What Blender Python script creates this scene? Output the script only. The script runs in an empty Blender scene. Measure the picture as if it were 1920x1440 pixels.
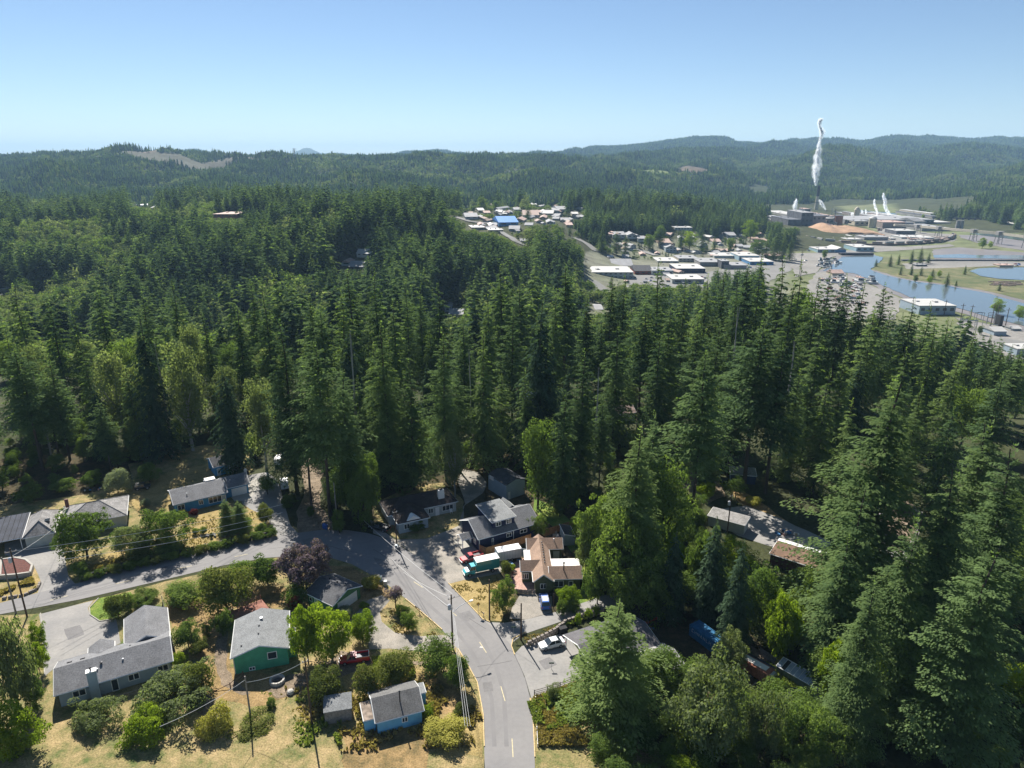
import bpy, math, random
import numpy as np
from mathutils import Vector, Matrix

# ------------------------------------------------------------------ camera, sky, sun
scene = bpy.context.scene
COL = scene.collection
FPX, PITCH, CAMZ = 1300.0, math.radians(17.9), 80.0
cam_data = bpy.data.cameras.new('camera')
cam = bpy.data.objects.new('camera', cam_data)
COL.objects.link(cam)
cam.location = (0, 0, CAMZ)
cam.rotation_euler = (math.pi / 2 - PITCH, 0, 0)
cam_data.sensor_width = 36
cam_data.lens = FPX / 1920 * 36
cam_data.clip_start = 1.0
cam_data.clip_end = 60000
scene.camera = cam

SUN_EL, SUN_AZ = math.radians(43), math.radians(-22)     # azimuth clockwise from +Y
world = bpy.data.worlds.new('World')
scene.world = world
world.use_nodes = True
wn = world.node_tree
bg = wn.nodes['Background']
sky = wn.nodes.new('ShaderNodeTexSky')
sky.sky_type = 'NISHITA'
sky.sun_disc = False
sky.sun_elevation = SUN_EL
sky.sun_rotation = SUN_AZ
sky.altitude = 100
sky.air_density = 0.8
sky.dust_density = 0.05
sky.ozone_density = 3.0
wn.links.new(sky.outputs['Color'], bg.inputs['Color'])
bg.inputs['Strength'].default_value = 0.05
world.cycles_visibility.scatter = True

sun_d = bpy.data.lights.new('sun', 'SUN')
sun_d.energy = 5.0
sun_d.angle = math.radians(0.53)
sun_d.color = (1.0, 0.955, 0.88)
sun = bpy.data.objects.new('sun', sun_d)
COL.objects.link(sun)
to_sun = Vector((math.sin(SUN_AZ) * math.cos(SUN_EL), math.cos(SUN_AZ) * math.cos(SUN_EL), math.sin(SUN_EL)))
sun.rotation_euler = to_sun.to_track_quat('Z', 'Y').to_euler()
sun.location = (0, 0, 300)

scene.view_settings.view_transform = 'Standard'
scene.view_settings.look = 'None'
scene.view_settings.exposure = 1.1
scene.view_settings.gamma = 1
scene.view_settings.use_curve_mapping = False
scene.render.engine = 'CYCLES'
cy = scene.cycles
cy.max_bounces = 6
cy.diffuse_bounces = 2
cy.glossy_bounces = 2
cy.transmission_bounces = 3
cy.volume_bounces = 1
cy.transparent_max_bounces = 32
cy.use_adaptive_sampling = True
cy.adaptive_threshold = 0.008
cy.use_denoising = True
cy.sample_clamp_indirect = 1.5
cy.sample_clamp_direct = 8
cy.caustics_reflective = False
cy.caustics_refractive = False

# ------------------------------------------------------------------ numbers
def smooth(a, b, x):
    t = np.clip((x - a) / (b - a), 0, 1)
    return t * t * (3 - 2 * t)

def vnoise(x, y, seed=0):
    x = np.asarray(x, float); y = np.asarray(y, float)
    xi = np.floor(x).astype(np.int64); yi = np.floor(y).astype(np.int64)
    fx = x - xi; fy = y - yi
    fx = fx * fx * (3 - 2 * fx); fy = fy * fy * (3 - 2 * fy)
    def h(a, b):
        n = (a * 374761393 + b * 668265263 + seed * 974634777) & 0x7fffffff
        n = ((n ^ (n >> 13)) * 1274126177) & 0x7fffffff
        return ((n ^ (n >> 16)) & 0xffff) / 65535.0
    return (h(xi, yi) * (1 - fx) + h(xi + 1, yi) * fx) * (1 - fy) + (h(xi, yi + 1) * (1 - fx) + h(xi + 1, yi + 1) * fx) * fy

def fbm(x, y, seed=0, n=4):
    r = 0; a = 0.5
    for i in range(n):
        r = r + a * (vnoise(x, y, seed + i) - 0.5); x = x * 2.03; y = y * 2.03; a *= 0.5
    return r

ROWS = np.array([0, 200, 260, 330, 420, 500, 650, 800, 1000, 1250, 1600, 2100, 2600, 3100, 3800, 5000, 7000, 9000, 13000, 22000], float)
COLS = np.array([-1.2, -.7, -.5, -.35, -.17, 0, .17, .35, .53, .7, 1.2])
ELEV = np.array([
    [0] * 11,
    [0] * 11,
    [-4, -4, -4, -4, -5, -6, -6, -6, -9, -14, -14],
    [-20, -20, -20, -18, -18, -18, -16, -18, -28, -42, -42],
    [-38, -38, -36, -32, -34, -34, -34, -38, -50, -50, -50],
    [-40, -40, -36, -30, -34, -38, -46, -50, -50, -50, -50],
    [-36, -38, -28, -20, -16, -34, -50, -50, -50, -50, -50],
    [-22, -24, -14, -6, 6, -24, -50, -50, -50, -50, -50],
    [-9, -8, -6, 3, 2, -14, -46, -50, -50, -50, -50],
    [-14, -14, -6, 0, -4, -6, -10, -40, -50, -50, -46],
    [-40, -40, -34, -30, -30, -24, -22, -46, -50, -44, 0],
    [-20, -20, -20, -25, -30, -30, -36, -48, -50, -20, 20],
    [30, 30, 40, 20, 10, 5, -10, -34, -46, 6, 40],
    [72, 70, 90, 76, 70, 70, 44, 2, -10, 14, 40],
    [46, 46, 60, 60, 70, 72, 66, 30, 40, 40, 60],
    [40, 60, 50, 60, 60, 70, 80, 80, 90, 90, 90],
    [60, 60, 60, 60, 60, 80, 168, 222, 232, 230, 215],
    [60, 60, 60, 60, 60, 70, 90, 120, 120, 120, 120],
    [60, 60, 60, 60, 60, 60, 60, 80, 80, 80, 80],
    [60] * 11], float)
BUMPS = [(.262, 7000, .05, 900, 95), (.35, 7000, .03, 800, -18), (.53, 7000, .035, 900, 34), (.44, 7000, .03, 800, 8), (.62, 7000, .05, 900, 14),
         (.44, 3700, .075, 420, 78), (.62, 4500, .09, 450, 95), (.27, 4400, .07, 450, 75), (.75, 3000, .08, 400, 40), (.36, 5600, .05, 500, 70), (.52, 5500, .05, 500, 80),
         (-.28, 14000, .022, 1500, 245), (-.245, 14500, .015, 1500, 130), (.54, 11500, .05, 900, 330), (-.72, 9000, .04, 1200, 95),
         (-.43, 7000, .03, 900, 52), (-.12, 8000, .05, 900, 70), (.14, 9500, .05, 900, 100), (.06, 12000, .02, 900, 110),
         (-.535, 3050, .035, 320, 22), (-.43, 2950, .03, 300, -16), (-.33, 3000, .03, 300, 14), (-.1, 3000, .05, 300, 6),
         (-.62, 2300, .06, 200, 60), (-.2, 2250, .07, 190, 60), (.03, 2350, .05, 200, 50), (.155, 2550, .045, 200, 48), (-.42, 2200, .05, 180, 36), (-.33, 2600, .03, 150, -25), (.2, 3300, .03, 250, -28), (-.02, 3000, .02, 250, -16), (.1, 3100, .03, 250, 14), (.31, 7000, .03, 700, -35), (.48, 7200, .02, 700, -22), (.58, 7000, .02, 700, 20)]

# fine cubic table in (t, row index)
_FU = np.linspace(0, len(COLS) - 1, 241); _FV = np.linspace(0, len(ROWS) - 1, 381)
def _cub(tab, pos, axis):
    tab = np.moveaxis(tab, axis, 0); n = tab.shape[0]
    i = np.clip(np.floor(pos).astype(int), 0, n - 2); f = (pos - i)[:, None]
    g = lambda k: tab[np.clip(k, 0, n - 1)]
    f = f * f * (3 - 2 * f) * 0.6 + f * 0.4
    r = g(i) * (1 - f) + g(i + 1) * f
    return np.moveaxis(r, 0, axis)
_TAB = _cub(_cub(ELEV, _FU, 1), _FV, 0)

def T(x, y):
    """ground height in metres"""
    x = np.atleast_1d(np.asarray(x, float)); y = np.atleast_1d(np.asarray(y, float))
    yy = np.maximum(y, 1.0)
    t = np.clip(x / np.maximum(yy, 120), COLS[0], COLS[-1])
    u = np.interp(t, COLS, np.arange(len(COLS))) / (len(COLS) - 1) * 240
    v = np.interp(yy, ROWS, np.arange(len(ROWS))) / (len(ROWS) - 1) * 380
    ui = np.clip(u.astype(int), 0, 239); vi = np.clip(v.astype(int), 0, 379)
    fu = u - ui; fv = v - vi
    z = (_TAB[vi, ui] * (1 - fu) + _TAB[vi, ui + 1] * fu) * (1 - fv) + (_TAB[vi + 1, ui] * (1 - fu) + _TAB[vi + 1, ui + 1] * fu) * fv
    for (bt, bd, wt, wd, h) in BUMPS:
        z = z + h * np.exp(-((x / yy - bt) / wt) ** 2 - ((yy - bd) / wd) ** 2)
    rel = smooth(-49.5, -30, z) * smooth(260, 500, yy)
    z = z + rel * (fbm(x / 90, y / 90, 3) * 10 + fbm(x / 190, y / 150, 23) * 34 * smooth(450, 750, yy)) * (1 + smooth(1500, 3000, yy) * .6)
    z = z + rel * smooth(1800, 3500, yy) * (fbm(x / 420, y / 420, 11) * 75 + fbm(x / 170, y / 170, 13) * 32)
    z = z + rel * smooth(4000, 6500, yy) * (0.5 - np.abs(fbm(x / 900, y / 1500, 17)) * 3) * 60
    z = np.maximum(z, -50.0)
    # the yard falls away behind the big grey house and along the low front edge
    dip = np.exp(-(((x + 50) / 16) ** 2 + ((y - 78) / 12) ** 2) ** 2)
    z = z - 2.8 * np.clip(dip * 1.3, 0, 1) * (y < 120)
    return z

def T1(x, y):
    return float(T(x, y)[0])

SP, CP = math.sin(PITCH), math.cos(PITCH)
def ray(px, py):
    a = (px - 960) / FPX; b = (720 - py) / FPX
    return Vector((a, CP + b * SP, -SP + b * CP))

def G(px, py, z=0.0):
    """the place on the level z that is seen at photo position (px, py)"""
    d = ray(px, py); s = (z - CAMZ) / d.z
    return Vector((d.x * s, d.y * s, z))

def GT(px, py):
    """the place on the terrain that is seen at (px, py)"""
    d = ray(px, py)
    s = np.geomspace(60, 20000, 1500)
    X, Y, Z = d.x * s, d.y * s, CAMZ + d.z * s
    hit = np.nonzero(Z <= T(X, Y))[0]
    k = hit[0] if len(hit) else -1
    return Vector((X[k], Y[k], T1(X[k], Y[k])))

def at_depth(px, py, d):
    r = ray(px, py); s = d / r.y
    return Vector((r.x * s, d, CAMZ + r.z * s))

def inpoly(x, y, poly):
    x = np.asarray(x); y = np.asarray(y); r = np.zeros(x.shape, bool); n = len(poly)
    for i in range(n):
        x1, y1 = poly[i][0], poly[i][1]; x2, y2 = poly[(i + 1) % n][0], poly[(i + 1) % n][1]
        c = ((y1 > y) != (y2 > y)) & (x < (x2 - x1) * (y - y1) / ((y2 - y1) if y2 != y1 else 1e-9) + x1)
        r ^= c
    return r

# ------------------------------------------------------------------ materials
MATS = {}
def mat(name, color, rough=0.8, var=0.15, scale=0.6, metal=0.0, fine=0.0, fscale=12.0, bump=0.0, color2=None, spec=0.3, coat=0.0):
    """principled material: base colour varied by two noises (stain sized and grain sized)"""
    if name in MATS: return MATS[name]
    m = bpy.data.materials.new(name); m.use_nodes = True; nt = m.node_tree; N = nt.nodes; L = nt.links
    p = N['Principled BSDF']
    p.inputs['Roughness'].default_value = rough; p.inputs['Metallic'].default_value = metal
    p.inputs['Specular IOR Level'].default_value = spec; p.inputs['Coat Weight'].default_value = coat
    tc = N.new('ShaderNodeTexCoord'); nz = N.new('ShaderNodeTexNoise')
    nz.inputs['Scale'].default_value = scale; nz.inputs['Detail'].default_value = 5
    L.new(tc.outputs['Object'], nz.inputs['Vector'])
    rp = N.new('ShaderNodeValToRGB')
    c = np.array(color); c2 = np.array(color2) if color2 is not None else c * (1 + var)
    c1 = c * (1 - var) if color2 is None else c
    rp.color_ramp.elements[0].position = .32; rp.color_ramp.elements[1].position = .68
    rp.color_ramp.elements[0].color = (*c1, 1); rp.color_ramp.elements[1].color = (*c2, 1)
    L.new(nz.outputs['Fac'], rp.inputs['Fac'])
    out = rp.outputs['Color']
    if fine:
        n2 = N.new('ShaderNodeTexNoise'); n2.inputs['Scale'].default_value = fscale; n2.inputs['Detail'].default_value = 3
        L.new(tc.outputs['Object'], n2.inputs['Vector'])
        mr = N.new('ShaderNodeMapRange'); mr.inputs['From Min'].default_value = .3; mr.inputs['From Max'].default_value = .7
        mr.inputs['To Min'].default_value = 1 - fine; mr.inputs['To Max'].default_value = 1 + fine
        L.new(n2.outputs['Fac'], mr.inputs['Value'])
        mx = N.new('ShaderNodeVectorMath'); mx.operation = 'SCALE'
        L.new(out, mx.inputs[0]); L.new(mr.outputs['Result'], mx.inputs['Scale']); out = mx.outputs['Vector']
        if bump:
            b = N.new('ShaderNodeBump'); b.inputs['Strength'].default_value = bump; b.inputs['Distance'].default_value = 0.05
            L.new(n2.outputs['Fac'], b.inputs['Height']); L.new(b.outputs['Normal'], p.inputs['Normal'])
    L.new(out, p.inputs['Base Color'])
    MATS[name] = m
    return m

def leafmat(name, c_dark, c_light, trans=0.35, rnd=0.45):
    """foliage: colour differs leaf by leaf (attribute) and plant by plant (object random); part of the light passes through"""
    m = bpy.data.materials.new(name); m.use_nodes = True; nt = m.node_tree; N = nt.nodes; L = nt.links
    N.remove(N['Principled BSDF'])
    at = N.new('ShaderNodeAttribute'); at.attribute_name = 'tone'
    oi = N.new('ShaderNodeObjectInfo')
    a = N.new('ShaderNodeMath'); a.operation = 'MULTIPLY_ADD'; a.inputs[1].default_value = 1 - rnd
    L.new(at.outputs['Fac'], a.inputs[0])
    b = N.new('ShaderNodeMath'); b.operation = 'MULTIPLY'; b.inputs[1].default_value = rnd
    L.new(oi.outputs['Random'], b.inputs[0]); L.new(b.outputs[0], a.inputs[2])
    rp = N.new('ShaderNodeValToRGB'); rp.color_ramp.elements[0].color = (*c_dark, 1); rp.color_ramp.elements[1].color = (*c_light, 1)
    L.new(a.outputs[0], rp.inputs['Fac'])
    df = N.new('ShaderNodeBsdfDiffuse')
    L.new(rp.outputs['Color'], df.inputs['Color'])
    tr = N.new('ShaderNodeBsdfTranslucent')
    sc = N.new('ShaderNodeVectorMath'); sc.operation = 'MULTIPLY'; sc.inputs[1].default_value = (1.5, 1.6, .75)
    L.new(rp.outputs['Color'], sc.inputs[0]); L.new(sc.outputs['Vector'], tr.inputs['Color'])
    mx = N.new('ShaderNodeMixShader'); mx.inputs['Fac'].default_value = trans
    L.new(df.outputs[0], mx.inputs[1]); L.new(tr.outputs[0], mx.inputs[2])
    L.new(mx.outputs[0], N['Material Output'].inputs['Surface'])
    MATS[name] = m
    return m

# ------------------------------------------------------------------ objects
def setp(o, label=None, cat=None, group=None, kind=None, category=None):
    cat = cat or category
    if label: o['label'] = label
    if cat: o['category'] = cat
    if group: o['group'] = group
    if kind: o['kind'] = kind
    return o

def np_mesh(name, V, F, mats, tone=None, mi=None):
    """V (n,3), F (m,k) of one polygon size -> mesh"""
    me = bpy.data.meshes.new(name)
    V = np.asarray(V, np.float32); F = np.asarray(F, np.int32)
    me.vertices.add(len(V)); me.vertices.foreach_set('co', V.ravel())
    k = F.shape[1]
    me.loops.add(F.size); me.loops.foreach_set('vertex_index', F.ravel())
    me.polygons.add(len(F)); me.polygons.foreach_set('loop_start', np.arange(0, F.size, k, dtype=np.int32))
    for m in mats: me.materials.append(m)
    if mi is not None: me.polygons.foreach_set('material_index', np.asarray(mi, np.int32))
    me.update(calc_edges=True)
    if tone is not None:
        a = me.attributes.new('tone', 'FLOAT', 'FACE'); a.data.foreach_set('value', np.asarray(tone, np.float32))
    return me

def link(name, me, loc=(0, 0, 0), parent=None, **kw):
    o = bpy.data.objects.new(name, me); COL.objects.link(o); o.location = loc
    if parent is not None: o.parent = parent
    return setp(o, **kw)

def empty(name, loc, label, cat, group=None, rz=0.0):
    o = bpy.data.objects.new(name, None); COL.objects.link(o); o.location = loc; o.rotation_euler = (0, 0, rz)
    o.empty_display_size = .5
    return setp(o, label, cat, group)

class MB:
    """collects boxes, prisms, tubes into one mesh"""
    def __init__(s): s.v = []; s.f = []; s.m = []
    def add(s, vs, fs, mi=0):
        b = len(s.v); s.v += [tuple(v) for v in vs]; s.f += [tuple(b + i for i in f) for f in fs]; s.m += [mi] * len(fs)
        return s
    def box(s, c, size, rz=0.0, mi=0, taper=1.0, bz=None):
        """c = centre of the base"""
        hx, hy, h = size[0] / 2, size[1] / 2, size[2]; ca, sa = math.cos(rz), math.sin(rz); vs = []
        for k, t in ((0, 1.0), (h, taper)):
            for x, y in ((-hx, -hy), (hx, -hy), (hx, hy), (-hx, hy)):
                x *= t; y *= t; vs.append((c[0] + x * ca - y * sa, c[1] + x * sa + y * ca, c[2] + k))
        return s.add(vs, [(0, 3, 2, 1), (4, 5, 6, 7), (0, 1, 5, 4), (1, 2, 6, 5), (2, 3, 7, 6), (3, 0, 4, 7)], mi)
    def obox(s, c, ux, uy, uz, mi=0):
        """box from a corner and three edge vectors"""
        c = Vector(c); P = [c, c + ux, c + ux + uy, c + uy]; vs = P + [p + uz for p in P]
        return s.add(vs, [(0, 3, 2, 1), (4, 5, 6, 7), (0, 1, 5, 4), (1, 2, 6, 5), (2, 3, 7, 6), (3, 0, 4, 7)], mi)
    def prism(s, pts, dz, mi=0):
        """pts: polygon of 3D points (counter-clockwise from above); thickened downward by dz"""
        n = len(pts); vs = [tuple(p) for p in pts] + [(p[0], p[1], p[2] - dz) for p in pts]
        fs = [tuple(range(n)), tuple(range(2 * n - 1, n - 1, -1))] + [(i, i + n, (i + 1) % n + n, (i + 1) % n) for i in range(n)]
        return s.add(vs, fs, mi)
    def extr(s, pts, d, mi=0):
        """polygon of 3D points extruded by the vector d"""
        n = len(pts); d = Vector(d); P = [Vector(p) for p in pts]
        return s.add(P + [p + d for p in P], [tuple(range(n - 1, -1, -1)), tuple(range(n, 2 * n))] + [(i, (i + 1) % n, (i + 1) % n + n, i + n) for i in range(n)], mi)
    def tube(s, pts, r, n=6, mi=0, r2=None, cap=True):
        P = [Vector(p) for p in pts]; rings = []
        for i, p in enumerate(P):
            d = (P[min(i + 1, len(P) - 1)] - P[max(i - 1, 0)]).normalized()
            a = d.cross(Vector((0, 0, 1)) if abs(d.z) < .95 else Vector((1, 0, 0))).normalized(); b = d.cross(a)
            rr = r if r2 is None else r + (r2 - r) * i / (len(P) - 1)
            rings.append([p + (a * math.cos(2 * math.pi * k / n) + b * math.sin(2 * math.pi * k / n)) * rr for k in range(n)])
        vs = [v for rg in rings for v in rg]; fs = []
        for i in range(len(P) - 1):
            for k in range(n):
                fs.append((i * n + k, i * n + (k + 1) % n, (i + 1) * n + (k + 1) % n, (i + 1) * n + k))
        if cap: fs += [tuple(range(n - 1, -1, -1)), tuple((len(P) - 1) * n + k for k in range(n))]
        return s.add(vs, fs, mi)
    def ring(s, c, prof, n=12, mi=0):
        """lathe: prof = [(r, z)] about the vertical through c"""
        vs = [(c[0] + r * math.cos(2 * math.pi * k / n), c[1] + r * math.sin(2 * math.pi * k / n), c[2] + z) for r, z in prof for k in range(n)]
        fs = [(i * n + k, i * n + (k + 1) % n, (i + 1) * n + (k + 1) % n, (i + 1) * n + k) for i in range(len(prof) - 1) for k in range(n)]
        fs += [tuple(range(n - 1, -1, -1)), tuple((len(prof) - 1) * n + k for k in range(n))]
        return s.add(vs, fs, mi)
    def mesh(s, name, mats, origin=(0, 0, 0)):
        me = bpy.data.meshes.new(name)
        o = Vector(origin)
        me.from_pydata([tuple(Vector(v) - o) for v in s.v], [], s.f)
        for m in (mats if isinstance(mats, (list, tuple)) else [mats]): me.materials.append(m)
        me.polygons.foreach_set('material_index', s.m); me.update()
        return me
    def build(s, name, mats, parent=None, origin=None, **kw):
        """parent: part of it, coordinates are given in world metres"""
        if parent is not None:
            org = Vector(parent.location) if origin is None else Vector(origin)
            if parent.parent is not None and origin is None: org = Vector(parent.parent.location) + Vector(parent.location)
            o = link(name, s.mesh(name, mats, org), parent=parent, **kw)
        else:
            org = Vector(origin) if origin is not None else Vector((0, 0, 0))
            o = link(name, s.mesh(name, mats, org), loc=org, **kw)
        return o

def sheet(name, pts, z, m, sub=3.0, jit=0.0, kind='structure', parent=None, terrain=False, seed=1):
    """flat ground patch with an irregular edge"""
    rnd = random.Random(seed + len(pts)); P = []
    n = len(pts)
    for i in range(n):
        a = Vector((pts[i][0], pts[i][1], 0)); b = Vector((pts[(i + 1) % n][0], pts[(i + 1) % n][1], 0))
        k = max(1, int((b - a).length / sub)) if jit else 1
        d = (b - a); nrm = Vector((-d.y, d.x, 0)).normalized() if d.length else Vector((0, 0, 0))
        for q in range(k):
            p = a + d * (q / k)
            if q and jit: p += nrm * rnd.uniform(-jit, jit)
            P.append(p)
    import bmesh
    bm = bmesh.new()
    vs = [bm.verts.new((p.x, p.y, z)) for p in P]
    es = [bm.edges.new((vs[i], vs[(i + 1) % len(vs)])) for i in range(len(vs))]
    bmesh.ops.triangle_fill(bm, edges=es, use_beauty=True, use_dissolve=False, normal=(0, 0, 1))
    for f in bm.faces:
        if f.normal.z < 0: f.normal_flip()
    me = bpy.data.meshes.new(name); bm.to_mesh(me); bm.free()
    me.materials.append(m)
    return link(name, me, parent=parent, kind=kind if parent is None else None)
# ------------------------------------------------------------------ terrain
def ground_material():
    m = bpy.data.materials.new('ground'); m.use_nodes = True; nt = m.node_tree; N = nt.nodes; L = nt.links
    p = N['Principled BSDF']; p.inputs['Roughness'].default_value = .95; p.inputs['Specular IOR Level'].default_value = .1
    at = N.new('ShaderNodeAttribute'); at.attribute_name = 'cover'
    tc = N.new('ShaderNodeTexCoord')
    n1 = N.new('ShaderNodeTexNoise'); n1.inputs['Scale'].default_value = .05; n1.inputs['Detail'].default_value = 8
    n2 = N.new('ShaderNodeTexNoise'); n2.inputs['Scale'].default_value = 1.2; n2.inputs['Detail'].default_value = 6
    L.new(tc.outputs['Object'], n1.inputs['Vector']); L.new(tc.outputs['Object'], n2.inputs['Vector'])
    ad = N.new('ShaderNodeMath'); ad.operation = 'ADD'; L.new(n1.outputs['Fac'], ad.inputs[0]); L.new(n2.outputs['Fac'], ad.inputs[1])
    mr = N.new('ShaderNodeMapRange'); mr.inputs['From Min'].default_value = .7; mr.inputs['From Max'].default_value = 1.3
    mr.inputs['To Min'].default_value = .55; mr.inputs['To Max'].default_value = 1.5
    L.new(ad.outputs[0], mr.inputs['Value'])
    mx = N.new('ShaderNodeVectorMath'); mx.operation = 'SCALE'; L.new(at.outputs['Color'], mx.inputs[0]); L.new(mr.outputs['Result'], mx.inputs['Scale'])
    L.new(mx.outputs['Vector'], p.inputs['Base Color'])
    b = N.new('ShaderNodeBump'); b.inputs['Strength'].default_value = .5; b.inputs['Distance'].default_value = .3
    L.new(n2.outputs['Fac'], b.inputs['Height']); L.new(b.outputs['Normal'], p.inputs['Normal'])
    return m

def W(pts, z=0.0): return [G(a, b, z) for a, b in pts]
FL = -50.0     # level of the estuary flats
CLEARCUT = [W([(262, 297), (330, 292), (460, 290), (470, 312), (380, 326), (265, 322)], 70),
            W([(1255, 318), (1300, 322), (1345, 345), (1300, 345), (1240, 330)], 30)]
# patches given by centre (t, d) and half sizes: (t, d, wt, wd, colour, thinning)
PATCH = [(-.46, 2900, .085, 170, (.06, .058, .034), 1.0), (-.38, 3000, .05, 160, (.055, .052, .032), .9), (-.50, 3150, .02, 120, (.12, .085, .055), .9),
         (.25, 3150, .035, 260, (.10, .075, .05), 1.0), (.19, 2950, .05, 90, (.13, .16, .05), .9), (-.25, 2550, .03, 90, (.13, .13, .06), .8),
         (-.60, 2500, .03, 80, (.07, .12, .04), .8), (.50, 5600, .025, 300, (.1, .15, .05), .9), (.42, 2900, .02, 100, (.12, .17, .05), .9),
         (.56, 2750, .03, 60, (.12, .17, .05), .9), (-.36, 930, .02, 22, (.17, .16, .06), 1.0), (-.52, 985, .02, 18, (.15, .12, .07), 1.0),
         (.03, 1130, .03, 40, (.10, .13, .05), .5), (.60, 2600, .05, 60, (.12, .17, .05), .9), (.33, 2400, .06, 90, (.10, .15, .05), .8)]

def patches(x, y):
    yy = np.maximum(y, 1); t = x / yy
    w = []
    for (bt, bd, wt, wd, c, k) in PATCH:
        r = ((t - bt) / wt) ** 2 + ((yy - bd) / wd) ** 2 + fbm(x / (wt * bd * .6 + 5), y / (wd * .6 + 5), 5) * 1.6
        w.append(1 - smooth(.75, 1.1, r))
    return w

def make_terrain():
    n = 420
    u = np.linspace(-1, 1, n); xs = np.sign(u) * (np.exp(np.abs(u) * 5.0) - 1) / (math.exp(5.0) - 1) * 16000
    v = np.linspace(0, 1, 520); ys = -60 + (np.exp(v * 4.6) - 1) / (math.exp(4.6) - 1) * 22060
    X, Y = np.meshgrid(xs, ys); X = X.ravel(); Y = Y.ravel(); Z = T(X, Y)
    # a far apron so that the ground reaches the horizon
    V = np.stack([X, Y, Z], 1)
    nx, ny = len(xs), len(ys)
    i = (np.arange(ny - 1)[:, None] * nx + np.arange(nx - 1)[None]).ravel()
    F = np.stack([i, i + 1, i + nx + 1, i + nx], 1)
    me = np_mesh('ground', V, F, [ground_material()])
    col = np.zeros((len(X), 4)); col[:, 3] = 1
    forest = np.array([.045, .05, .022]); far = np.array([.022, .042, .02])
    k = smooth(1500, 4000, Y)[:, None]
    col[:, :3] = forest * (1 - k) + far * k
    flat = (Z < -49.2) & (Y > 430)
    g = fbm(X / 60, Y / 60, 8)[:, None] + .5
    col[flat, :3] = (np.array([.16, .155, .09]) * g + np.array([.10, .13, .05]) * (1 - g))[flat]
    town = (flat | ((Z < -36) & (Y > 430))) & (Y < 1330) & (X / np.maximum(Y, 1) > .06) & (X / np.maximum(Y, 1) < .40)
    col[town, :3] = (np.array([.19, .18, .15]) * g + np.array([.10, .115, .06]) * (1 - g))[town]
    for w, pt in zip(patches(X, Y), PATCH):
        w = w[:, None]; col[:, :3] = col[:, :3] * (1 - w) + np.array(pt[4]) * w
    a = me.color_attributes.new('cover', 'FLOAT_COLOR', 'POINT'); a.data.foreach_set('color', col.ravel())
    me.polygons.foreach_set('use_smooth', np.ones(len(F), bool))
    o = link('ground', me, kind='structure')
    return o
make_terrain()

# air
hz = MB(); hz.box((0, 9800, -53), (34000, 24000, 560)); 
hm = bpy.data.materials.new('air'); hm.use_nodes = True
hm.node_tree.nodes.remove(hm.node_tree.nodes['Principled BSDF'])
pv = hm.node_tree.nodes.new('ShaderNodeVolumePrincipled')
pv.inputs['Color'].default_value = (.46, .71, 1.0, 1)
pv.inputs['Density'].default_value = 0.000062
pv.inputs['Anisotropy'].default_value = 0.0
hm.node_tree.links.new(pv.outputs[0], hm.node_tree.nodes['Material Output'].inputs['Volume'])
hz.build('haze', hm, kind='stuff')

# ------------------------------------------------------------------ trees
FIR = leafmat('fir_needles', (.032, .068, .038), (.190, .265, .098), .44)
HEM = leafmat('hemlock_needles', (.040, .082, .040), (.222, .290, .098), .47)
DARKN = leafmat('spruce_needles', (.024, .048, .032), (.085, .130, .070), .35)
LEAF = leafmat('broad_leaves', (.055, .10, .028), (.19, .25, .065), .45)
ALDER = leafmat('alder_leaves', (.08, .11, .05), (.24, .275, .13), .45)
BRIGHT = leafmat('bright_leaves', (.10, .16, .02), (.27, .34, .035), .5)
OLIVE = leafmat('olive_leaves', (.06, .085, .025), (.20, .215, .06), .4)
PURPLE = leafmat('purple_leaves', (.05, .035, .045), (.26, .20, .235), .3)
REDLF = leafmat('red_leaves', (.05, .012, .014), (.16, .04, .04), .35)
BARK = mat('bark', (.075, .058, .045), .95, .3, 1.5, fine=.3, fscale=6)
PALEBARK = mat('pale_bark', (.30, .28, .25), .9, .25, 1.5)

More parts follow.
